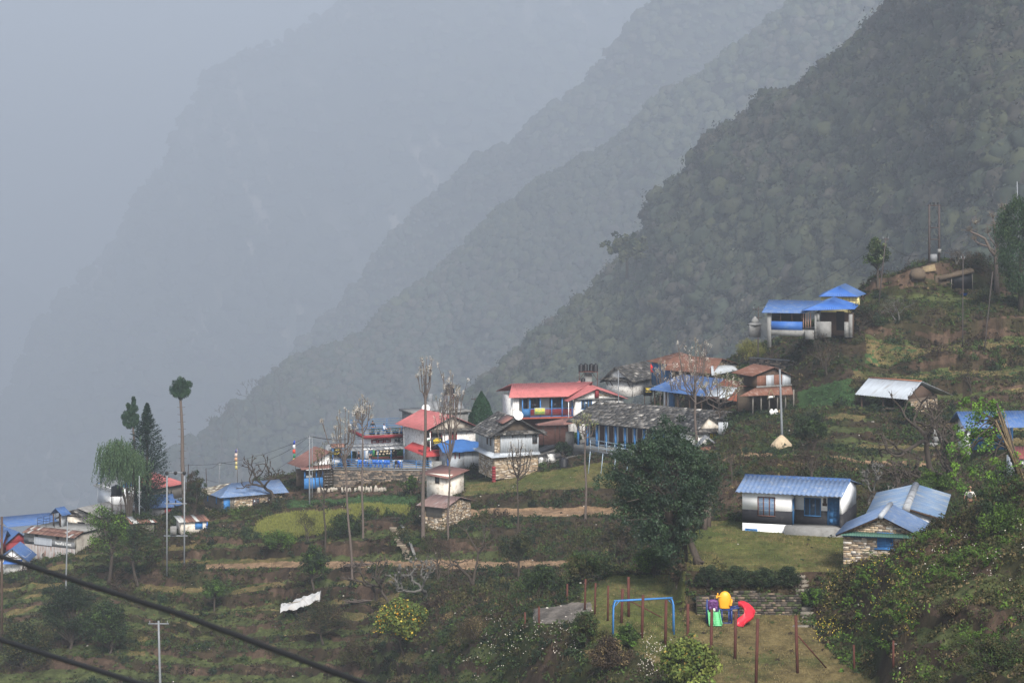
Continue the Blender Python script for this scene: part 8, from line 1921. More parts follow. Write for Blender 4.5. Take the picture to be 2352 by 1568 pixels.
cen = np.stack([np.cos(a) * wr * f, np.sin(a) * wr * f, zz], 1); col = np.array([(.012, .036, .016), (.017, .046, .019)])[rs.randint(0, 2, 9000)] * rs.uniform(.6, 1.4, (9000, 1)); mb = MB(); mb.quads(*cardcloud(cen, np.stack([np.cos(a), np.sin(a), .3 + 0 * a], 1), np.full(9000, .11), col, rs, .5, up=.6)); mb.build('crown', M['leaf'], t)
def knob(label, u, v, dr, H, spread, seed, r=.16, group='lopped knobbly trees', bark='greybark', twig=True, depth=3, n=3):
 rs = rsd(seed); p = G(u, v, *dr); t = thing('lopped_tree', label, 'tree', tuple(p), 0, group); mb = MB(); tips = []
 grow(mb, (0, 0, -.2), (rs.uniform(-.15, .15), 0, 1), H * .4, r, depth, rs, tips, n, spread, .28, .28, .72, .75, 5, 7, .035)
 zs = max(q[0].z for q in tips); f = H / zs
 for q, d_ in tips:
  mb.tube([q - d_ * .05, q + d_ * .08], [.08, .06], 6)
  if twig:
   for j in range(5): e = q + (d_ + Vector(rs.randn(3) * .6)).normalized() * rs.uniform(.15, .4); mb.tube([q, e], [.022, .01], 3, cap=False)
 mb.V = [v_ * f for v_ in mb.V]; mb.build('trunk', M[bark], t, smooth=True); return t
knob('knobbly lopped tree in front of the light blue hip roof', 627, 1152, (262, 290), 5.6, .75, 41, .2, bark='bark')
knob('pale gnarled lopped tree at the track edge, left of a pair', 868, 1378, (215, 245), 3.8, .3, 42, .11, depth=2, bark='bark')
knob('pale gnarled lopped tree with upright fists, right of a pair', 893, 1380, (215, 245), 3.9, .3, 43, .11, depth=2, bark='bark')
knob('small grey bare tree below the track bend', 975, 1372, (200, 245), 3.6, .9, 44, .13)
knob('brown lopped fruit tree left of the grey washing block', 2150, 1100, (180, 215), 6.6, .75, 45, .19, bark='bark')
knob('brown lopped fruit tree right of the grey washing block', 2178, 1120, (172, 205), 6.8, .6, 46, .19, bark='bark')
knob('crooked lopped tree above the long blue grey roof', 2110, 1140, (172, 200), 3.4, .85, 47, .14, bark='bark')
knob('whitish forked tree behind the gable of the white and black house', 2060, 1145, (172, 200), 2.8, .6, 48, .09, bark='bark')
knob('bare forked tree just right of the white gable', 1995, 1165, (170, 195), 3.2, .8, 49, .1)
knob('small bare tree on the field path behind the blue roofs', 2210, 1120, (172, 205), 4.6, .7, 50, .13, bark='bark')
rs = rsd(51); p = G(2289, 676, 262, 288); t = thing('pollard_tree', 'thick pale pollarded tree with twisted limbs beside the dense tree at upper right', 'tree', tuple(p)); s_ = p.y / FPX; X = lambda u, v, y=0: Vector(((u - 2289) * s_, y, (676 - v) * s_)); mb = MB(); hd_ = []
mb.tube([X(2290, 682), X(2289, 640), X(2288, 600), X(2290, 570)], [.35, .28, .26, .24], 9)
for pts_, r0 in (([X(2289, 590), X(2275, 575), X(2262, 548), X(2243, 538), X(2228, 532)], .2), ([X(2288, 580), X(2270, 566), X(2250, 560), X(2238, 552)], .13), ([X(2290, 575), X(2294, 545), X(2300, 515), X(2306, 492)], .17), ([X(2290, 565), X(2285, 540), X(2284, 515), X(2280, 500)], .12), ([X(2291, 570), X(2276, 550), X(2268, 535)], .1)):
 mb.tube(pts_, [r0 * (1 - .5 * i / (len(pts_) - 1)) for i in range(len(pts_))], 7); hd_.append(pts_[-1])
hd_ += [X(2240, 515), X(2300, 480), X(2310, 482), X(2283, 520)]
for q in hd_:
 for j in range(26): e = q + Vector((rs.randn() * .35, rs.randn() * .35, abs(rs.randn()) * .45 + .15)); mb.tube([q, e], [.03, .015], 3, cap=False)
mb.build('trunk', M['palebark'], t, smooth=True)
crown([tuple(q + Vector((0, 0, .35))) for q in hd_], [.45] * len(hd_), 70, .07, [(.12, .11, .08), (.20, .18, .14)], rs, up=1.).build('shoots', M['leaf'], t)
rs = rsd(52); p = W(2345, 700, 272); p.z = ground(p.x, p.y); t = thing('dense_tree', 'tall dense dark tree with drooping foliage at the right edge', 'tree', tuple(p)); s_ = 272 / FPX; vb2 = VH - p.z / 272 * FPX; n = 340
a = rs.rand(n) * 6.28; tt = rs.rand(n); wr = (62 * np.sin(np.clip(tt * 2.6 + .35, 0, np.pi / 2)) * np.where(tt > .55, np.sqrt(np.clip(1 - ((tt - .55) / .47) ** 2, 0, 1)) * .98 + .02, 1)) * s_ * rs.uniform(.55, 1, n)
c = np.stack([np.cos(a) * wr, np.sin(a) * wr * .7, (vb2 - 668) * s_ + tt * (668 - 462) * s_], 1); crown(c, rs.uniform(.5, .85, n), 60, .15, [(.015, .032, .014), (.022, .044, .017), (.032, .052, .02)], rs, squash=1.3, asp=.28, up=1.).build('crown', M['leaf'], t); MB().tube([(0, 0, -.4), (0, 0, 7)], [.35, .2], 8).build('trunk', M['bark'], t)
rs = rsd(53); b0 = W(2348, 1066, 138); b0.z = ground(b0.x, b0.y); t = thing('leaning_tree', 'bright green leaning tree with a bundle of long stalks against its trunk', 'tree', tuple(b0)); s_ = 138 / FPX; X = lambda u, v, y=0: Vector(((u - 2348) * s_, y, (1066 - v) * s_)); mb = MB()
mb.tube([X(2354, 1085), X(2340, 1045), X(2325, 1010), X(2310, 960), X(2298, 925), X(2290, 895)], [.32, .27, .24, .17, .1, .04], 9); tips = []
for i in range(34):
 q0 = X(2325, 1010).lerp(X(2298, 925), rs.rand()); e = X(rs.uniform(2185, 2345), rs.uniform(885, 1095), rs.uniform(-1, 1.5)); mb.tube([q0, q0.lerp(e, .5) + Vector((0, 0, .35)), e], [.06, .035, .012], 5, cap=False); tips.append(e); tips.append(q0.lerp(e, .75) + Vector((0, 0, .2)))
for u, v in ((2188, 1000), (2200, 955), (2210, 900), (2225, 890), (2250, 905), (2262, 895), (2280, 1080), (2262, 1100), (2290, 1110), (2275, 1060), (2250, 1050)): tips.append(X(u, v, rs.uniform(-.5, 1)))
mb.build('trunk', M['bark'], t, smooth=True)
crown([tuple(q) for q in tips], rs.uniform(.22, .5, len(tips)), 62, .075, [(.075, .145, .018), (.095, .175, .022), (.050, .100, .016), (.06, .12, .02)], rs, asp=.55).build('crown', M['leaf'], t)
k = thing('stalk_bundle', 'bundle of long pale stalks leaning on the tree trunk', 'stalks', tuple(b0)); mb = MB()
for i in range(10): mb.tube([X(2338 + i * 1.6, 1068, -.35), X(2290 + rs.uniform(-6, 22), 905 + rs.uniform(0, 40), -.3)], .013, 4)
mb.build('stalks', M['bamboo'], k)
k = thing('ivy_stump', 'dark ivy clad mass at the foot of the leaning tree', 'bush', tuple(W(2290, 1150, 136))); k.location.z = ground(k.location.x, k.location.y)
cc_ = rs.randn(60, 3) * np.array([.75, .5, .9]) + np.array([0, 0, 1.2]); crown(cc_, rs.uniform(.3, .5, 60), 60, .07, DG + MG[:1], rs).build('foliage', M['leaf'], k)
def leafy(label, u, v, dr, wpx, hpx, pal, seed, trunk=.25, leaf=.09, name='leafy_tree', dens=1.0, bark='bark', accent=None, acc_p=0, asp=.5, up=0, bare=False, group=None, twigs=10):
 rs = rsd(seed); p = G(u, v, *dr); s_ = p.y / FPX; t = thing(name, label, 'tree', tuple(p), 0, group); Wd, Hh = wpx * s_ / 2, hpx * s_
 if bare:
  mb = MB(); tips = []
  for q_ in range(2): grow(mb, (q_ * .15, 0, -.25), (rs.uniform(-.3, .3), rs.uniform(-.2, .2), 1), Hh * .42, .034 * Hh ** .8 + .02, 4, rs, tips, 3, .85, .2, .2, .68, .62, 4, 6, .009)
  xs_ = max(abs(q[0].x) for q in tips); zs = max(q[0].z for q in tips); mb.V = [v_ * np.array([Wd / xs_, Wd / xs_, Hh / zs]) for v_ in mb.V]; mb.build('trunk', M[bark], t, smooth=True)
  c = np.array([(q[0].x * Wd / xs_, q[0].y * Wd / xs_, q[0].z * Hh / zs) for q in tips]); c = c[rs.rand(len(c)) < .45]; crown(c, np.full(len(c), .3), 9, leaf, pal, rs, asp=asp).build('crown', M['leaf'], t); return t
 z0 = Hh * trunk; mb = MB(); n = int(34 * dens); c = []
 top = Vector((rs.uniform(-.25, .25) * Wd, 0, z0)); tt_ = Vector((rs.uniform(-.3, .3) * Wd, 0, z0 + (Hh - z0) * .7)); th_ = .03 * Hh ** .8
 mb.tube([(0, 0, -.3), Vector((top.x * .7, 0, z0 * .5)), top, top.lerp(tt_, .5) + Vector((.08 * Wd, 0, 0)), tt_], [th_ * 1.35, th_ * 1.1, th_, th_ * .7, th_ * .3], 8, cap=False)
 for i in range(n):
  a = rs.rand() * 6.28; e_ = rs.uniform(-.25, 1.45); rr = rs.uniform(.55, 1.0); q = Vector((math.cos(a) * math.cos(e_) * Wd * rr, math.sin(a) * math.cos(e_) * Wd * rr * .8, z0 + (Hh - z0) * (.38 + .62 * math.sin(e_) * rr) * .95)); c.append(tuple(q))
  o_ = top.lerp(tt_, rs.rand() * .9 * max(.0, min(1, (q.z - z0) / (Hh - z0 + .01)))); m1 = o_.lerp(q, .45) + Vector((0, 0, -.03 * Hh)); mb.tube([o_, m1, q], [.015 * Hh ** .8, .009 * Hh ** .8, .006], 5, cap=False)
  for j in range(twigs // 5 if not bare else 5): e2 = q + Vector(rs.randn(3)) * Wd * .22; mb.tube([m1.lerp(q, rs.rand()), e2], [.014, .006], 3, cap=False)
 mb.build('trunk', M[bark], t, smooth=True)
 c = np.array(c); c2 = c * rs.uniform(.55, .95, (len(c), 1)); c2[:, 2] = c[:, 2] * rs.uniform(.8, 1, len(c)); c = np.concatenate([c, c2]); crown(c, rs.uniform(.7, 1.3, len(c)) * Wd * .26, int(58 if not bare else 14), leaf, pal, rs, asp=asp, accent=accent, acc_p=acc_p, up=up).build('crown', M['leaf'], t); return t
leafy('tree with bright green leaves over dark bare branches beside the guest house', 248, 1345, (225, 285), 112, 195, BG + MG, 61, .35, .11, dens=1.2)
leafy('broad olive tree right of the bright green tree', 318, 1345, (225, 285), 110, 150, OL + MG + DG, 62, .35, .1, dens=1.3)
leafy('dark leafy tree in front of the brown shack', 330, 1290, (225, 290), 80, 125, DG + MG, 63, .4, .1)
leafy('dark bamboo clump between the twin poles and the hip roof house', 448, 1205, (262, 292), 56, 135, DG + OL[:1] + BR[:1], 64, .05, .12, dens=1.6, asp=.25, up=1, name='bamboo_clump')
leafy('bare dark tree left of the twin transformer poles', 375, 1300, (235, 285), 56, 120, BR, 65, .4, .07, bare=True)
leafy('round green tree beside the dirt track', 722, 1352, (215, 252), 72, 108, MG + BG[:1] + DG, 66, .2, .09, dens=1.4)
leafy('small green tree on the grassy terrace at lower left', 492, 1402, (222, 262), 62, 75, MG + BG[:1], 67, .35, .09)
leafy('small thin sapling with few leaves on the yellow field', 707, 1245, (240, 275), 58, 72, OL, 68, .4, .06, bare=True)
leafy('wide dark bare tree spreading over the track, below the plank barn', 1085, 1350, (200, 250), 190, 200, BR + DG[:1], 69, .22, .06, dens=2.6, bare=True)
leafy('second bare thorny tree left of the wide bare tree', 1005, 1330, (205, 250), 95, 120, BR, 70, .25, .06, dens=1.4, bare=True)
leafy('orange spotted leafy tree with a forked dark trunk in the lower middle', 930, 1498, (165, 225), 150, 118, [(.07, .095, .018), (.05, .075, .018), (.10, .12, .022)], 71, .22, .1, dens=1.9, accent=[(.55, .26, .02), (.50, .36, .05), (.42, .34, .06)], acc_p=.09, asp=.75)
leafy('leafy olive tree left of the big dark tree', 1345, 1335, (160, 240), 105, 70, MG + OL, 72, .1, .08, dens=1.3)
leafy('rounded fresh green bush left of the dark trunks', 1500, 1326, (155, 190), 98, 66, BG + MG, 73, .05, .07, dens=1.6)
leafy('mixed green shrub tree below the pod tree bank', 1240, 1370, (150, 240), 110, 75, MG + DG, 74, .1, .08, dens=1.3)
leafy('greyish leafy tree on the bank under the slender bare tree', 1190, 1330, (200, 245), 90, 110, OL + DG, 75, .35, .08)
leafy('dark shrubby tree at the foot of the lawn bank', 1420, 1300, (180, 235), 110, 110, DG + OL + BR, 76, .2, .08, dens=1.2)
leafy('rounded dark green tree on the slope above the path', 1862, 1040, (205, 240), 80, 95, DG + MG[:1], 77, .15, .09, dens=1.5)
leafy('narrow dark green shrub beside the tin roof barn', 2084, 980, (215, 240), 40, 60, DG + MG, 78, .05, .08)
leafy('small leafy tree on the crest left of the utility poles', 2016, 655, (262, 292), 62, 112, DG + MG + [(.09, .11, .05)], 79, .3, .1, dens=1.2)
leafy('sparse leafy tree behind the rusty roofs', 1600, 808, (285, 316), 84, 105, DG + OL, 80, .3, .09, bare=True, dens=1.8)
leafy('dark green shrub tree between the rusty roofs and the shrine', 1668, 812, (285, 316), 62, 80, MG + DG, 81, .2, .09)
leafy('feathery yellowish bamboo clump below the shrine', 1728, 836, (268, 300), 84, 62, [(.12, .12, .03), (.09, .10, .028), (.15, .14, .04)], 82, .0, .11, asp=.15, up=.8, dens=1.5, name='bamboo_clump')
leafy('green bush above the blue tin roofs', 2150, 1140, (165, 200), 100, 62, BG + MG, 83, .1, .08, dens=1.5)
leafy('bushy green tree between the blue tin roofs and the person', 2118, 1160, (165, 195), 76, 60, MG + BG[:1], 84, .1, .08, dens=1.2)
leafy('bare grey tree on the red soil bank behind the house', 1860, 1118, (178, 205), 110, 120, BR, 85, .2, .05, bare=True, dens=1.6)
leafy('leafless tree on the slope right of the tin roof barn', 2230, 900, (225, 260), 60, 90, BR + OL, 86, .3, .06, bare=True)
leafy('yellowish leafy sapling at the right of the white slate house', 1680, 1110, (178, 215), 60, 120, OL + MG[:1], 87, .35, .06, bare=True, dens=1.5)
leafy('round clipped green bush on the restaurant yard edge', 1325, 1026, (262, 285), 32, 34, BG + MG, 88, .0, .07, name='leafy_bush')
leafy('dark bush under the wide black tank of the yard', 1293, 1052, (262, 282), 44, 40, DG, 89, .0, .08, name='leafy_bush')
leafy('green bush in front of the black tank, upper blue house', 1780, 790, (262, 280), 40, 38, BG + MG, 90, .0, .08, name='leafy_bush')
leafy('small green shrub by the right end of the pale standing stones', 945, 1138, (262, 292), 26, 50, MG + BG[:1], 91, .2, .07)
leafy('foreground bush with large heart shaped yellow green leaves', 1580, 1590, (120, 138), 138, 132, [(.085, .115, .022), (.06, .085, .02), (.12, .14, .03)], 92, .0, .085, dens=2.2, accent=[(.30, .22, .05)], acc_p=.01, asp=.85, name='leafy_bush')
leafy('dark conifer like tree at lower left, tall and dense', 160, 1490, (225, 280), 150, 160, DG + MG[:1], 93, .05, .11, dens=2.4)
leafy('dense dark tree between the two near cables', 250, 1500, (225, 275), 110, 130, DG + MG, 94, .05, .1, dens=1.8)
leafy('dark tree mass in the lower left corner', 60, 1540, (230, 270), 150, 120, DG + OL, 95, .05, .11, dens=1.8)
leafy('thorny green shrub tree below the covered woodpile', 745, 1480, (190, 240), 120, 110, DG + BR + OL, 96, .2, .07, dens=1.6)
leafy('grey green shrub tree at the lower middle', 820, 1545, (175, 230), 110, 80, OL + BR, 97, .15, .07, dens=1.4)
leafy('bushy green shrub left of the playing field posts', 1345, 1485, (130, 160), 88, 82, MG + OL, 98, .0, .065, dens=1.4, name='leafy_bush')
leafy('fresh green shrub before the swing frame', 1440, 1490, (128, 148), 62, 62, MG + BG[:1], 99, .0, .06, dens=1.2, name='leafy_bush')
leafy('brownish dry shrub at the foot of the leaning post', 1400, 1540, (125, 145), 110, 80, BR + ST[:1], 100, .0, .06, dens=1.3, name='leafy_bush')
leafy('straw coloured dry shrub at the lower middle bank', 1090, 1480, (140, 190), 120, 60, ST + BR + OL, 101, .0, .06, dens=1.4, name='leafy_bush', asp=.2, up=1)
leafy('green shrub on the yellow field edge', 640, 1262, (240, 280), 90, 44, MG + BG, 102, .0, .08, dens=1.2, name='leafy_bush')
leafy('dark bank shrub right of the yellow field', 790, 1235, (240, 275), 90, 55, DG + MG, 103, .0, .08, dens=1.3, name='leafy_bush')
leafy('bush under the right edge of the stone steps wall', 1870, 1395, (138, 152), 66, 46, BG + DG, 104, .0, .055, dens=1.2, name='leafy_bush')
leafy('small yellow green shrub at the hotel terrace steps', 727 + 8, 1100, (270, 290), 24, 30, BG, 105, .0, .07, name='leafy_bush')
leafy('dark ivy on the wall of the upper terrace right of the upper blue house', 1985, 760, (255, 282), 100, 70, DG + BR, 106, .0, .09, dens=1.3, name='leafy_bush')
leafy('tangle of bare grey shrubs on the upper slope', 2060, 735, (255, 282), 90, 62, BR, 107, .0, .05, dens=1.4, bare=True, bark='greybark')
leafy('grey thorny scrub on the crest between the twin poles and the pollarded tree', 2195, 606, (262, 292), 80, 34, BR, 141, .0, .05, dens=1.4, bare=True, bark='greybark')
leafy('dark scrub on the crest behind the black shelter', 2245, 625, (262, 292), 90, 44, BR + DG, 142, .0, .07, dens=1.2, name='leafy_bush')
leafy('low shrub in front of the pollarded tree trunk', 2262, 700, (255, 285), 80, 40, DG + OL, 143, .0, .07, dens=1.2, name='leafy_bush')
leafy('dense bush at the bottom right of the near slope', 2290, 1545, (92, 118), 150, 80, MG + OL, 144, .0, .05, dens=1.8, name='leafy_bush')
leafy('bright green bush on the upper edge of the near slope below the leaning tree', 2310, 1225, (110, 142), 120, 70, BG + MG, 145, .0, .055, dens=1.6, name='leafy_bush')
leafy('dry brown bush in the middle of the near slope', 2190, 1420, (95, 135), 90, 46, BR + ST + OL, 146, .0, .045, dens=1.4, name='leafy_bush')
leafy('tangled brown shrub bank below the pale coping wall', 1900, 860, (245, 275), 130, 95, BR + DG, 108, .0, .07, dens=1.7, bare=True, name='leafy_bush')
for i, (u, w_) in enumerate(((1630, 70), (1690, 80), (1755, 80), (1812, 60))): leafy(('first', 'second', 'third', 'fourth')[i] + ' dark shrub from the left along the wall behind the play set', u, 1352, (140, 156), w_, 54, DG + [(.035, .05, .02)], 110 + i, .0, .05, dens=1.5, name='leafy_bush', group='shrubs on the play field wall')
leafy('brown ivy mound left of the stone wall below the dark trunks', 1556, 1345, (145, 160), 44, 70, BR + DG, 115, .0, .055, dens=1.2, name='leafy_bush')
fw2 = Fr((1600, 1408, 148.2), (1935, 1400, 148.2)); k = fw2.thing('field_wall', 'mossy dark dry stone wall between the dry field and the upper lawn', 'retaining wall'); mb = MB(); mb.stones([(0, -.3), (fw2.L * .72, -.3), (fw2.L * .72, 1.15), (fw2.L * .3, 1.45), (0, 1.0)], -.25, .3, .12, .07, [tuple(q * .6 for q in c) for c in darkpal] + [(.055, .065, .03), (.04, .05, .022)], random.Random(8)); mb.build('stones', M['stone'], k); MB().box(0, fw2.L * .72, -.22, .5, -.4, 1.0).build('core', M['mortar'], k)
rs = rsd(120)
proto = None
for i, (u, v) in enumerate(((2015, 1290), (2035, 1275), (1985, 1320), (2000, 1345), (1975, 1350), (2070, 1330), (2100, 1300), (2130, 1290), (2160, 1330), (2185, 1300), (2205, 1340), (2080, 1410), (2060, 1430), (2040, 1500), (2095, 1445), (2240, 1280), (2265, 1300), (2230, 1480), (2120, 1250), (2175, 1250), (2300, 1220), (2320, 1260))):
 p = G(u, v, 92, 150); lab = 'light green fern tuft on the near right slope'
 if proto is None:
  proto = thing('fern', lab, 'fern', tuple(p), 0, 'ferns on the near right slope'); cen = []; 
  for k in range(13):
   a = k * .48 + rs.rand() * .2; L_ = rs.uniform(.6, .95)
   for j in range(26):
    f = j / 25; bx_ = math.cos(a) * L_ * f; by_ = math.sin(a) * L_ * f; bz_ = .75 * L_ * math.sin(min(1.0, f) * 2.2)
    for sg in (-1, 1): cen.append((bx_ - math.sin(a) * sg * .07 * (1 - f), by_ + math.cos(a) * sg * .07 * (1 - f), bz_))
  cen = np.array(cen); mb = MB(); mb.quads(*cardcloud(cen, np.tile([0, 0, 1.], (len(cen), 1)), np.full(len(cen), .05), np.array(BG)[rs.randint(0, 3, len(cen))] * rs.uniform(.8, 1.2, (len(cen), 1)), rs, .4)); mb.build('fronds', M['leaf'], proto)
 else: copy_tree(proto, p, rs.rand() * 6, scale=float(rs.uniform(.7, 1.25)))
for i, (u, v, d, h, w_, lab) in enumerate(((590, 950, 2560, 60, 70, 'bare hazy tree on the far left of the wooded ridge'), (645, 925, 2640, 62, 72, 'bare hazy tree second along the wooded ridge'), (510, 1010, 2520, 56, 60, 'bare hazy tree low on the wooded ridge'), (550, 985, 2560, 60, 54, 'bare hazy tree between two others on the wooded ridge'))):
 rs = rsd(130 + i); p = W(u, v, d); t = thing('hazy_bare_tree', lab, 'tree', tuple(p), 0, 'bare trees on the hazy ridge'); s_ = d / FPX; mb = MB(); tips = []; grow(mb, (0, 0, -h * s_ * .5), (0, 0, 1), h * s_ * .8, h * s_ * .035, 4, rs, tips, 3, .7, .15, .12, .62, .65, 4, 5, .25); mb.build('trunk', M['bark'], t)
rs = rsd(140); p = W(1440, 600, 1130); t = thing('hazy_tree', 'single darker leafy tree standing out on the hazy mountainside', 'tree', tuple(p)); s_ = 1130 / FPX
c = rs.randn(90, 3) * np.array([22, 20, 13]) * s_ + np.array([0, 0, 32 * s_]); crown(c, rs.uniform(6, 11, 90) * s_, 40, .9, G1[:3], rs).build('crown', CAN_M, t); MB().tube([(0, 0, -8), (0, 0, 30 * s_)], [.8, .4], 7).build('trunk', M['bark'], t)
def pole(label, u0, v0, u1, v1, d, r, m, name='utility_pole', group=None, arm=None, ground_it=True):
 b_ = W(u1, v1, d); gz = ground(b_.x, b_.y) if ground_it else b_.z
 if ground_it: b_.z = gz
 top = W(u0, v0, d); k = thing(name, label, 'pole', (b_.x, b_.y, b_.z), 0, group); e = top - b_
 MB().tube([Vector((0, 0, -.4)), e * .33, e * .66, e], [r * 1.25, r * 1.1, r, r * .85], 8).build('shaft', m, k)
 if arm:
  for (f, w_, ins) in arm:
   q = e * f; MB().box(q.x - w_, q.x + w_, -.06, .06, q.z - .05, q.z + .05).build('crossarm', m, k)
   for i in range(ins):
    x = q.x - w_ * .85 + 1.7 * w_ * i / max(1, ins - 1); MB().lathe([(.03, 0), (.055, .06), (.03, .12), (.05, .18), (.02, .24)], (x, 0, q.z + .05), 7).build('insulator', M['steel'], k)
 return k, top
darkpole = mat('dark_pole', (.055, .045, .042), .8, .25, 3)
def hpole(label, u0, u1, vt, vb, d, m, arms, r, dv=0):
 b_ = W((u0 + u1) / 2, vb, d); b_.z = ground(b_.x, b_.y); k = thing('twin_pole', label, 'utility pole', tuple(b_)); s_ = d / FPX; H = W(u0, vt, d).z - b_.z; w_ = (u1 - u0) * s_ / 2
 for sx in (-1, 1): MB().tube([(sx * w_, 0, -.6), (sx * w_, 0, H)], [r, r * .8], 8).build('shaft', m, k)
 for (v, ext, ins) in arms:
  z = W(u0, v, d).z - b_.z; MB().box(-w_ - ext, w_ + ext, -.07, .07, z - .06, z + .06).build('crossarm', m, k)
  for i in range(ins):
   x = -w_ * .8 + 1.6 * w_ * i / max(1, ins - 1); MB().lathe([(.05, 0), (.1, .08), (.05, .14), (.09, .22), (.03, .32)], (x, 0, z + .06), 8).build('insulator', M['steel'] if r > .1 and v > 1000 else M['signblack'], k)
 return k, b_, H, w_
k, b_, H, w_ = hpole('twin galvanised transformer poles in front of the blue hut', 383.5, 423.5, 1083, 1285, 262, M['steel'], ((1085, .25, 0), (1156, .25, 3), (1230, .35, 0)), .1)
z = W(400, 1228, 262).z - b_.z; MB().box(-.55, .1, -.3, .3, z + .06, z + .95).build('transformer', M['concrete'], k)
for i in range(3): x = -w_ + w_ * i; mb = MB(); mb.lathe([(.05, -.06), (.2, -.05), (.2, .05), (.05, .06)], (0, 0, 0), 12); V = mb.V[0]; mb.V[0] = np.stack([V[:, 0] + x, V[:, 2] - .12, V[:, 1] + H - .12], 1); mb.build('disc_insulator', M['signblack'], k)
k, b_, H, w_ = hpole('twin dark transformer poles on the crest at upper right', 2134.5, 2157, 470, 600, 284, darkpole, ((472, .2, 3), (523, .05, 2), (550, .05, 2)), .15)
MB().box(-w_ + .1, w_ * .5, -.3, .3, .1, 1.0).build('transformer', M['awning'], k); MB().box(w_ - .2, w_ + .2, -.3, -.1, 1.15, 1.6).build('meter_box', M['concrete'], k)
_, TA = pole('tall silver steel pole rising from the sand heap', 1791, 848, 1797, 1010, 222, .1, M['steel'])
_, TB = pole('steel pole with wires between the prayer flag and the snack hut', 711, 1001, 711, 1132, 276, .085, M['steel'], arm=((.97, .3, 2),))
_, TC_ = pole('second thinner pole beside the snack hut wires', 717, 1004, 717, 1110, 280, .05, M['steel'])
_, TD = pole('silver pole with crossarm and insulators at the lower left', 364, 1425, 370, 1600, 222, .11, M['steel'], arm=((.97, .95, 3),))
_, TE = pole('slim silver pole in front of the guest house', 155, 1196, 150, 1330, 262, .08, M['steel'])
_, TF = pole('slim silver pole before the willow and pines', 320, 1092, 320, 1180, 281, .07, M['steel'])
_, TG = pole('rusty pole on the terraces below the black shelter', 2212, 584, 2211, 695, 262, .06, darkpole, arm=((.95, .2, 2),))
_, TH = pole('leaning rusty pole on the right terraces', 2280, 624, 2260, 755, 258, .06, darkpole)
_, TI = pole('silver pole above the dense tree at the right edge', 2336, 417, 2344, 690, 277, .08, M['steel'])
_, TJ = pole('dark pole with crossarm behind the white shrine', 1742, 704, 1741, 770, 290, .07, darkpole, arm=((.95, .7, 2), (.8, .4, 0)))
_, TK = pole('dark leaning pole in front of the small crest tree', 2035, 545, 2018, 655, 276, .07, darkpole, arm=((.97, .35, 2),))
_, TL = pole('short dark pole behind the bamboo clump', 433, 1066, 429, 1130, 300, .07, darkpole)
_, TM = pole('thin dark pole right of the bamboo clump', 473, 1075, 476, 1130, 303, .05, darkpole)
_, TN = pole('thin silver pole behind the slate patch of the hip roof', 504, 1061, 504, 1130, 300, .05, M['steel'], arm=((.93, .3, 2),))
_, TO = pole('thin silver pole in front of the gabled slate house', 2473 / 1.7415, 1480 / 1.7415, 1421.5, 975, 283, .06, M['steel'])
_, TP = pole('small dark pole with crossarm left of the cypress', 1091, 912, 1091, 1000, 310, .06, darkpole, arm=((.97, .5, 2),))
wm = mat('wire', (.02, .02, .02), .6, .1, 2)
def wire(label, a, b_, sag=.6, r=.018, n=12, group='village power lines'):
 a = Vector(a); b_ = Vector(b_); pts = [a.lerp(b_, i / n) - a - Vector((0, 0, sag * 4 * (i / n) * (1 - i / n))) for i in range(n + 1)]
 o = MB().tube(pts, r, 4).build('power_line', wm, loc=tuple(a)); tag(o, label, 'wire', group)
wire('cable running from the snack hut pole left toward the pines', TB, W(430, 1068, 300), .9); wire('lower cable sagging from the snack hut pole over the hip roof', TB, TN, 1.4, .022); wire('cable from the snack hut pole to the roof terrace', TB, W(945, 975, 292), 1.0, .02); wire('second cable from the snack hut pole to the dining hall', TB, W(838, 998, 292), .5, .022)
wire('thin wire below the main cables, left of the snack hut', W(720, 1010, 280), W(470, 1100, 300), 2.2, .014); wire('wire from the thin silver pole to the short dark poles', TN, TM, .3, .015)
wire('wire over the red roof to the gabled slate house', W(1120, 960, 292), TO, .5, .015); wire('wire from the gabled slate house pole up to the dark crossarm pole', TO, TJ, 1.5, .018); wire('wire from the shrine pole to the crest pole', TJ, TK, 1.0, .016)
wire('wire from the crest pole to the twin dark poles', TK + Vector((0, 0, -.6)), W(2136, 578, 284), 1.0, .018); wire('wire from the twin dark poles to the pollarded tree', W(2157, 575, 284), W(2260, 555, 276), .5, .018); wire('left stay wire of the twin dark poles', W(2134, 505, 284), W(2085, 600, 284), 0, .012); wire('right stay wire of the twin dark poles', W(2158, 490, 284), W(2196, 600, 284), 0, .012)
for i, lab in enumerate(('uppermost', 'middle', 'lowest')): wire(lab + ' of three wires crossing the right terraces', TG - Vector((0, 0, .3 + .5 * i)), W(2400, 655 + 14 * i, 262), .8, .014, group='wires over the right terraces')
for i, (lab, pts) in enumerate((('upper thick black cable crossing the lower left corner close by', ((-500, 1118, 17.5), (0, 1277, 15.5), (420, 1412, 14), (835, 1568, 12.8), (1400, 1800, 11))), ('lower thick black cable crossing the bottom left corner close by', ((-500, 1345, 17.5), (0, 1468, 15.5), (330, 1572, 14.2), (800, 1740, 12.5))))):
 P_ = [W(*q) for q in pts]; P2 = []
 for a, c in zip(P_[:-1], P_[1:]):
  for j in range(6): P2.append(a.lerp(c, j / 6))
 P2.append(P_[-1]); o_ = Vector(P2[0]); ob = MB().tube([q - o_ for q in P2], .0175, 8).build('near_cable', M['signblack'], loc=tuple(o_)); tag(ob, lab, 'cable', 'black cables near the viewer')
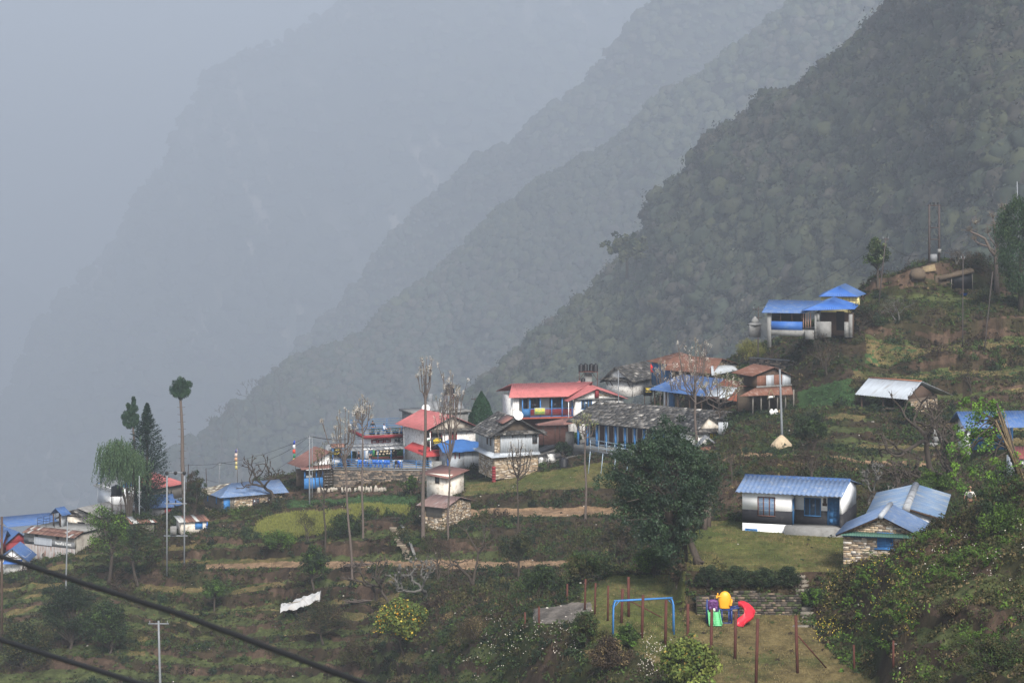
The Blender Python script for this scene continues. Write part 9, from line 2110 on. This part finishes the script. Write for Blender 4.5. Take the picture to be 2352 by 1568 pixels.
def skin_mesh(name, verts, edges, m, parent, sub=1):
 me = bpy.data.meshes.new(name); me.from_pydata([v[:3] for v in verts], edges, []); o = bpy.data.objects.new(name, me); COL.objects.link(o); setparent(o, parent)
 sk = o.modifiers.new('skin', 'SKIN'); 
 sv = me.skin_vertices[0].data if me.skin_vertices else None
 if sv is None:
  bpy.context.view_layer.update(); sv = me.skin_vertices[0].data
 for i, v in enumerate(verts): sv[i].radius = (v[3], v[4] if len(v) > 4 else v[3]); sv[i].use_root = (i == 0)
 sk.use_smooth_shade = True
 ss = o.modifiers.new('sub', 'SUBSURF'); ss.levels = sub; ss.render_levels = sub
 me.materials.append(m); return o
def person(label, loc, rz, top_m, leg_m, pose='stand', scale=1.0, vest=None, hair_m=None, arms='down', sleeve=1.0):
 k = thing('person', label, 'person', tuple(loc), rz); k.scale = (scale,) * 3
 sit = pose == 'sit'; hz0 = .48 if sit else .92
 hip = (0, 0, hz0); V = [(0, 0, hz0, .13, .11), (0, .01, hz0 + .2, .13, .10), (0, .01, hz0 + .40, .155, .10), (0, 0, hz0 + .52, .075, .07), (0, -.01, hz0 + .60, .052), (0, -.015, hz0 + .66, .078, .09), (0, -.01, hz0 + .76, .083, .10), (0, 0, hz0 + .83, .055, .065)]
 E = [(i, i + 1) for i in range(7)]
 def add(pts, at):
  i0 = len(V); 
  for q in pts: V.append(q)
  E.append((at, i0)); E.extend((i0 + j, i0 + j + 1) for j in range(len(pts) - 1)); return len(V) - 1
 sh = hz0 + .46; L1 = []; A1 = []
 for s_ in (-1, 1):
  if sit: lp = [(s_ * .10, -.02, hz0 - .02, .085), (s_ * .12, -.42, hz0 + .0, .065), (s_ * .12, -.45, .25, .05), (s_ * .12, -.44, .08, .04), (s_ * .12, -.55, .03, .035)]
  else: lp = [(s_ * .09, 0, .82, .09), (s_ * .10, -.01, .48, .062), (s_ * .10, .02, .25, .052), (s_ * .10, .02, .08, .04), (s_ * .11, -.12, .03, .035)]
  add(lp, 0); L1.append(lp)
  if arms == 'lean': ap = [(s_ * .19, 0, sh, .05), (s_ * .27, -.10, sh - .24, .04), (s_ * .22, -.34, sh - .30, .032), (s_ * .20, -.40, sh - .30, .028)]
  elif arms == 'hips': ap = [(s_ * .19, 0, sh, .05), (s_ * .33, .03, sh - .25, .04), (s_ * .36, -.02, sh - .45, .032), (s_ * .35, -.05, sh - .50, .028)]
  else: ap = [(s_ * .19, 0, sh, .05), (s_ * .26, .01, sh - .28, .04), (s_ * .27, -.06, sh - .52, .032), (s_ * .27, -.08, sh - .58, .028)]
  ai = add(ap, 2); A1.append(ap); hx, hy, hz_, _ = ap[-1]
  for f in range(4): add([(hx + s_ * .0 + (f - 1.5) * .004, hy - .03 + (f - 1.5) * .018, hz_ - .045, .009), (hx - s_ * .006, hy - .035 + (f - 1.5) * .018, hz_ - .085 - .006 * (1.5 - abs(f - 1.5)), .007)], ai)
  add([(hx - s_ * .012, hy - .055, hz_ - .02, .010), (hx - s_ * .02, hy - .075, hz_ - .045, .008)], ai)
 b = skin_mesh('body', V, E, M['skin'], k)
 fc = MB(); hc = (0, -.01, hz0 + .72)
 fc.lathe([(.012, 0), (.018, .02), (.004, .055)], (0, -.105, hz0 + .70), 6); fc.build('nose', M['skin'], k)
 for s_ in (-1, 1): MB().box(s_ * .032 - .011, s_ * .032 + .011, -.103, -.094, hz0 + .735, hz0 + .745).build('eye', M['hair'], k); MB().lathe([(.006, -.025), (.018, 0), (.006, .03)], (s_ * .083, .005, hz0 + .725), 6).build('ear', M['skin'], k)
 MB().box(-.025, .025, -.100, -.092, hz0 + .675, hz0 + .682).build('mouth', M['redpaint'], k)
 hr = MB(); pr_ = []
 for i in range(9): a = math.pi * .5 * i / 8; pr_.append((.1 * math.cos(a) + .002, .09 * math.sin(a)))
 hr.lathe([(.088, -.05)] + pr_, (0, .015, hz0 + .755), 14); hr.build('hair', hair_m or M['hair'], k, smooth=True)
 SV = [(0, 0, hz0 - .02, .15, .125), (0, .01, hz0 + .2, .15, .12), (0, .01, hz0 + .40, .175, .12), (0, 0, hz0 + .50, .09, .08)]; SE = [(0, 1), (1, 2), (2, 3)]
 for ap in A1:
  i0 = len(SV); cut = 4 if sleeve > .8 else 2
  for q in ap[:cut - (1 if cut == 4 else 0)]: SV.append((q[0], q[1], q[2], q[3] + .015))
  SE.append((2, i0)); SE.extend((i0 + j, i0 + j + 1) for j in range(len(SV) - i0 - 1))
 skin_mesh('shirt', SV, SE, top_m, k)
 if vest is not None: skin_mesh('vest', [(0, 0, hz0 - .03, .165, .14), (0, .01, hz0 + .2, .165, .135), (0, .01, hz0 + .42, .19, .135), (0, 0, hz0 + .50, .10, .09)], [(0, 1), (1, 2), (2, 3)], vest, k)
 TV = [(0, 0, hz0 + .02, .145, .12)]; TE = []
 for lp in L1:
  i0 = len(TV)
  for q in lp[:4]: TV.append((q[0], q[1], q[2], q[3] + .018))
  TE.append((0, i0)); TE.extend((i0 + j, i0 + j + 1) for j in range(3))
 skin_mesh('trousers', TV, TE, leg_m, k)
 return k
cl = {n: mat('cloth_' + n, c, .9, .15, 6) for n, c in dict(grey=(.085, .09, .085), pale=(.55, .53, .48), navy=(.012, .016, .03), blue=(.02, .06, .12), white=(.68, .68, .68), black=(.012, .012, .013), dull=(.22, .22, .21), brown=(.06, .04, .03)).items()}
p = W(2228, 1182, 151); p.z = ground(p.x, p.y) - .02
person('bald man in a grey vest and cream shirt walking up the right path', p, math.radians(172), cl['pale'], cl['brown'], vest=cl['grey'], arms='hips', sleeve=.5, hair_m=M['skin'], scale=1.0)
RZ = DH.rz
def onroof(u, y): q = DH.M @ Vector((DH.hit(u, 995, y)[0], y, 0)); q.z = ROOFZ; return q
person('person in a black shirt leaning on the roof terrace railing, seen from behind', onroof(856, .2), math.pi + .1, cl['black'], cl['blue'], arms='hips', scale=.95)
person('person in white seated at the roof terrace railing', onroof(882, .3), math.radians(60), cl['white'], cl['navy'], pose='sit', arms='lean', scale=.95)
person('dark dressed person standing at the left post of the awning', onT(824, 2.8), math.radians(-60), cl['navy'], cl['navy'], scale=1.0)
person('person in a blue jacket standing before the crazy stone wall', onT(851, 5.2), math.pi, cl['blue'], cl['navy'], arms='down', scale=1.05)
person('seated guest in pale grey with their back to the railing', onT(849, 1.3), math.pi, cl['dull'], cl['brown'], pose='sit', scale=1.0)
person('seated person in dark clothes at the far left of the terrace', onT(776, 1.4), .6, cl['navy'], cl['blue'], pose='sit', scale=1.0)
person('seated person with a pink cap beside the pod tree trunk on the terrace', onT(794, 1.4), 1.8, cl['blue'], cl['navy'], pose='sit', hair_m=mat('pink_cap', (.5, .22, .22), .8, .1, 3), scale=1.0)
b = MB()
b.box(-10500, 8000, -40, 15500, -2600, 940)
hm = bpy.data.materials.new('haze_air')
hm.use_nodes = True
hn = hm.node_tree
hn.nodes.clear()
ho = hn.nodes.new('ShaderNodeOutputMaterial')
hv = hn.nodes.new('ShaderNodeVolumePrincipled')
hv.inputs['Color'].default_value = (*HAZE_COLOR, 1)
hv.inputs['Density'].default_value = HAZE_DENSITY
hv.inputs['Anisotropy'].default_value = 0.12
hn.links.new(hv.outputs[0], ho.inputs['Volume'])
hz = b.build('haze', hm)
tag(hz, 'pale blue grey haze filling the valley', 'haze', kind='stuff')
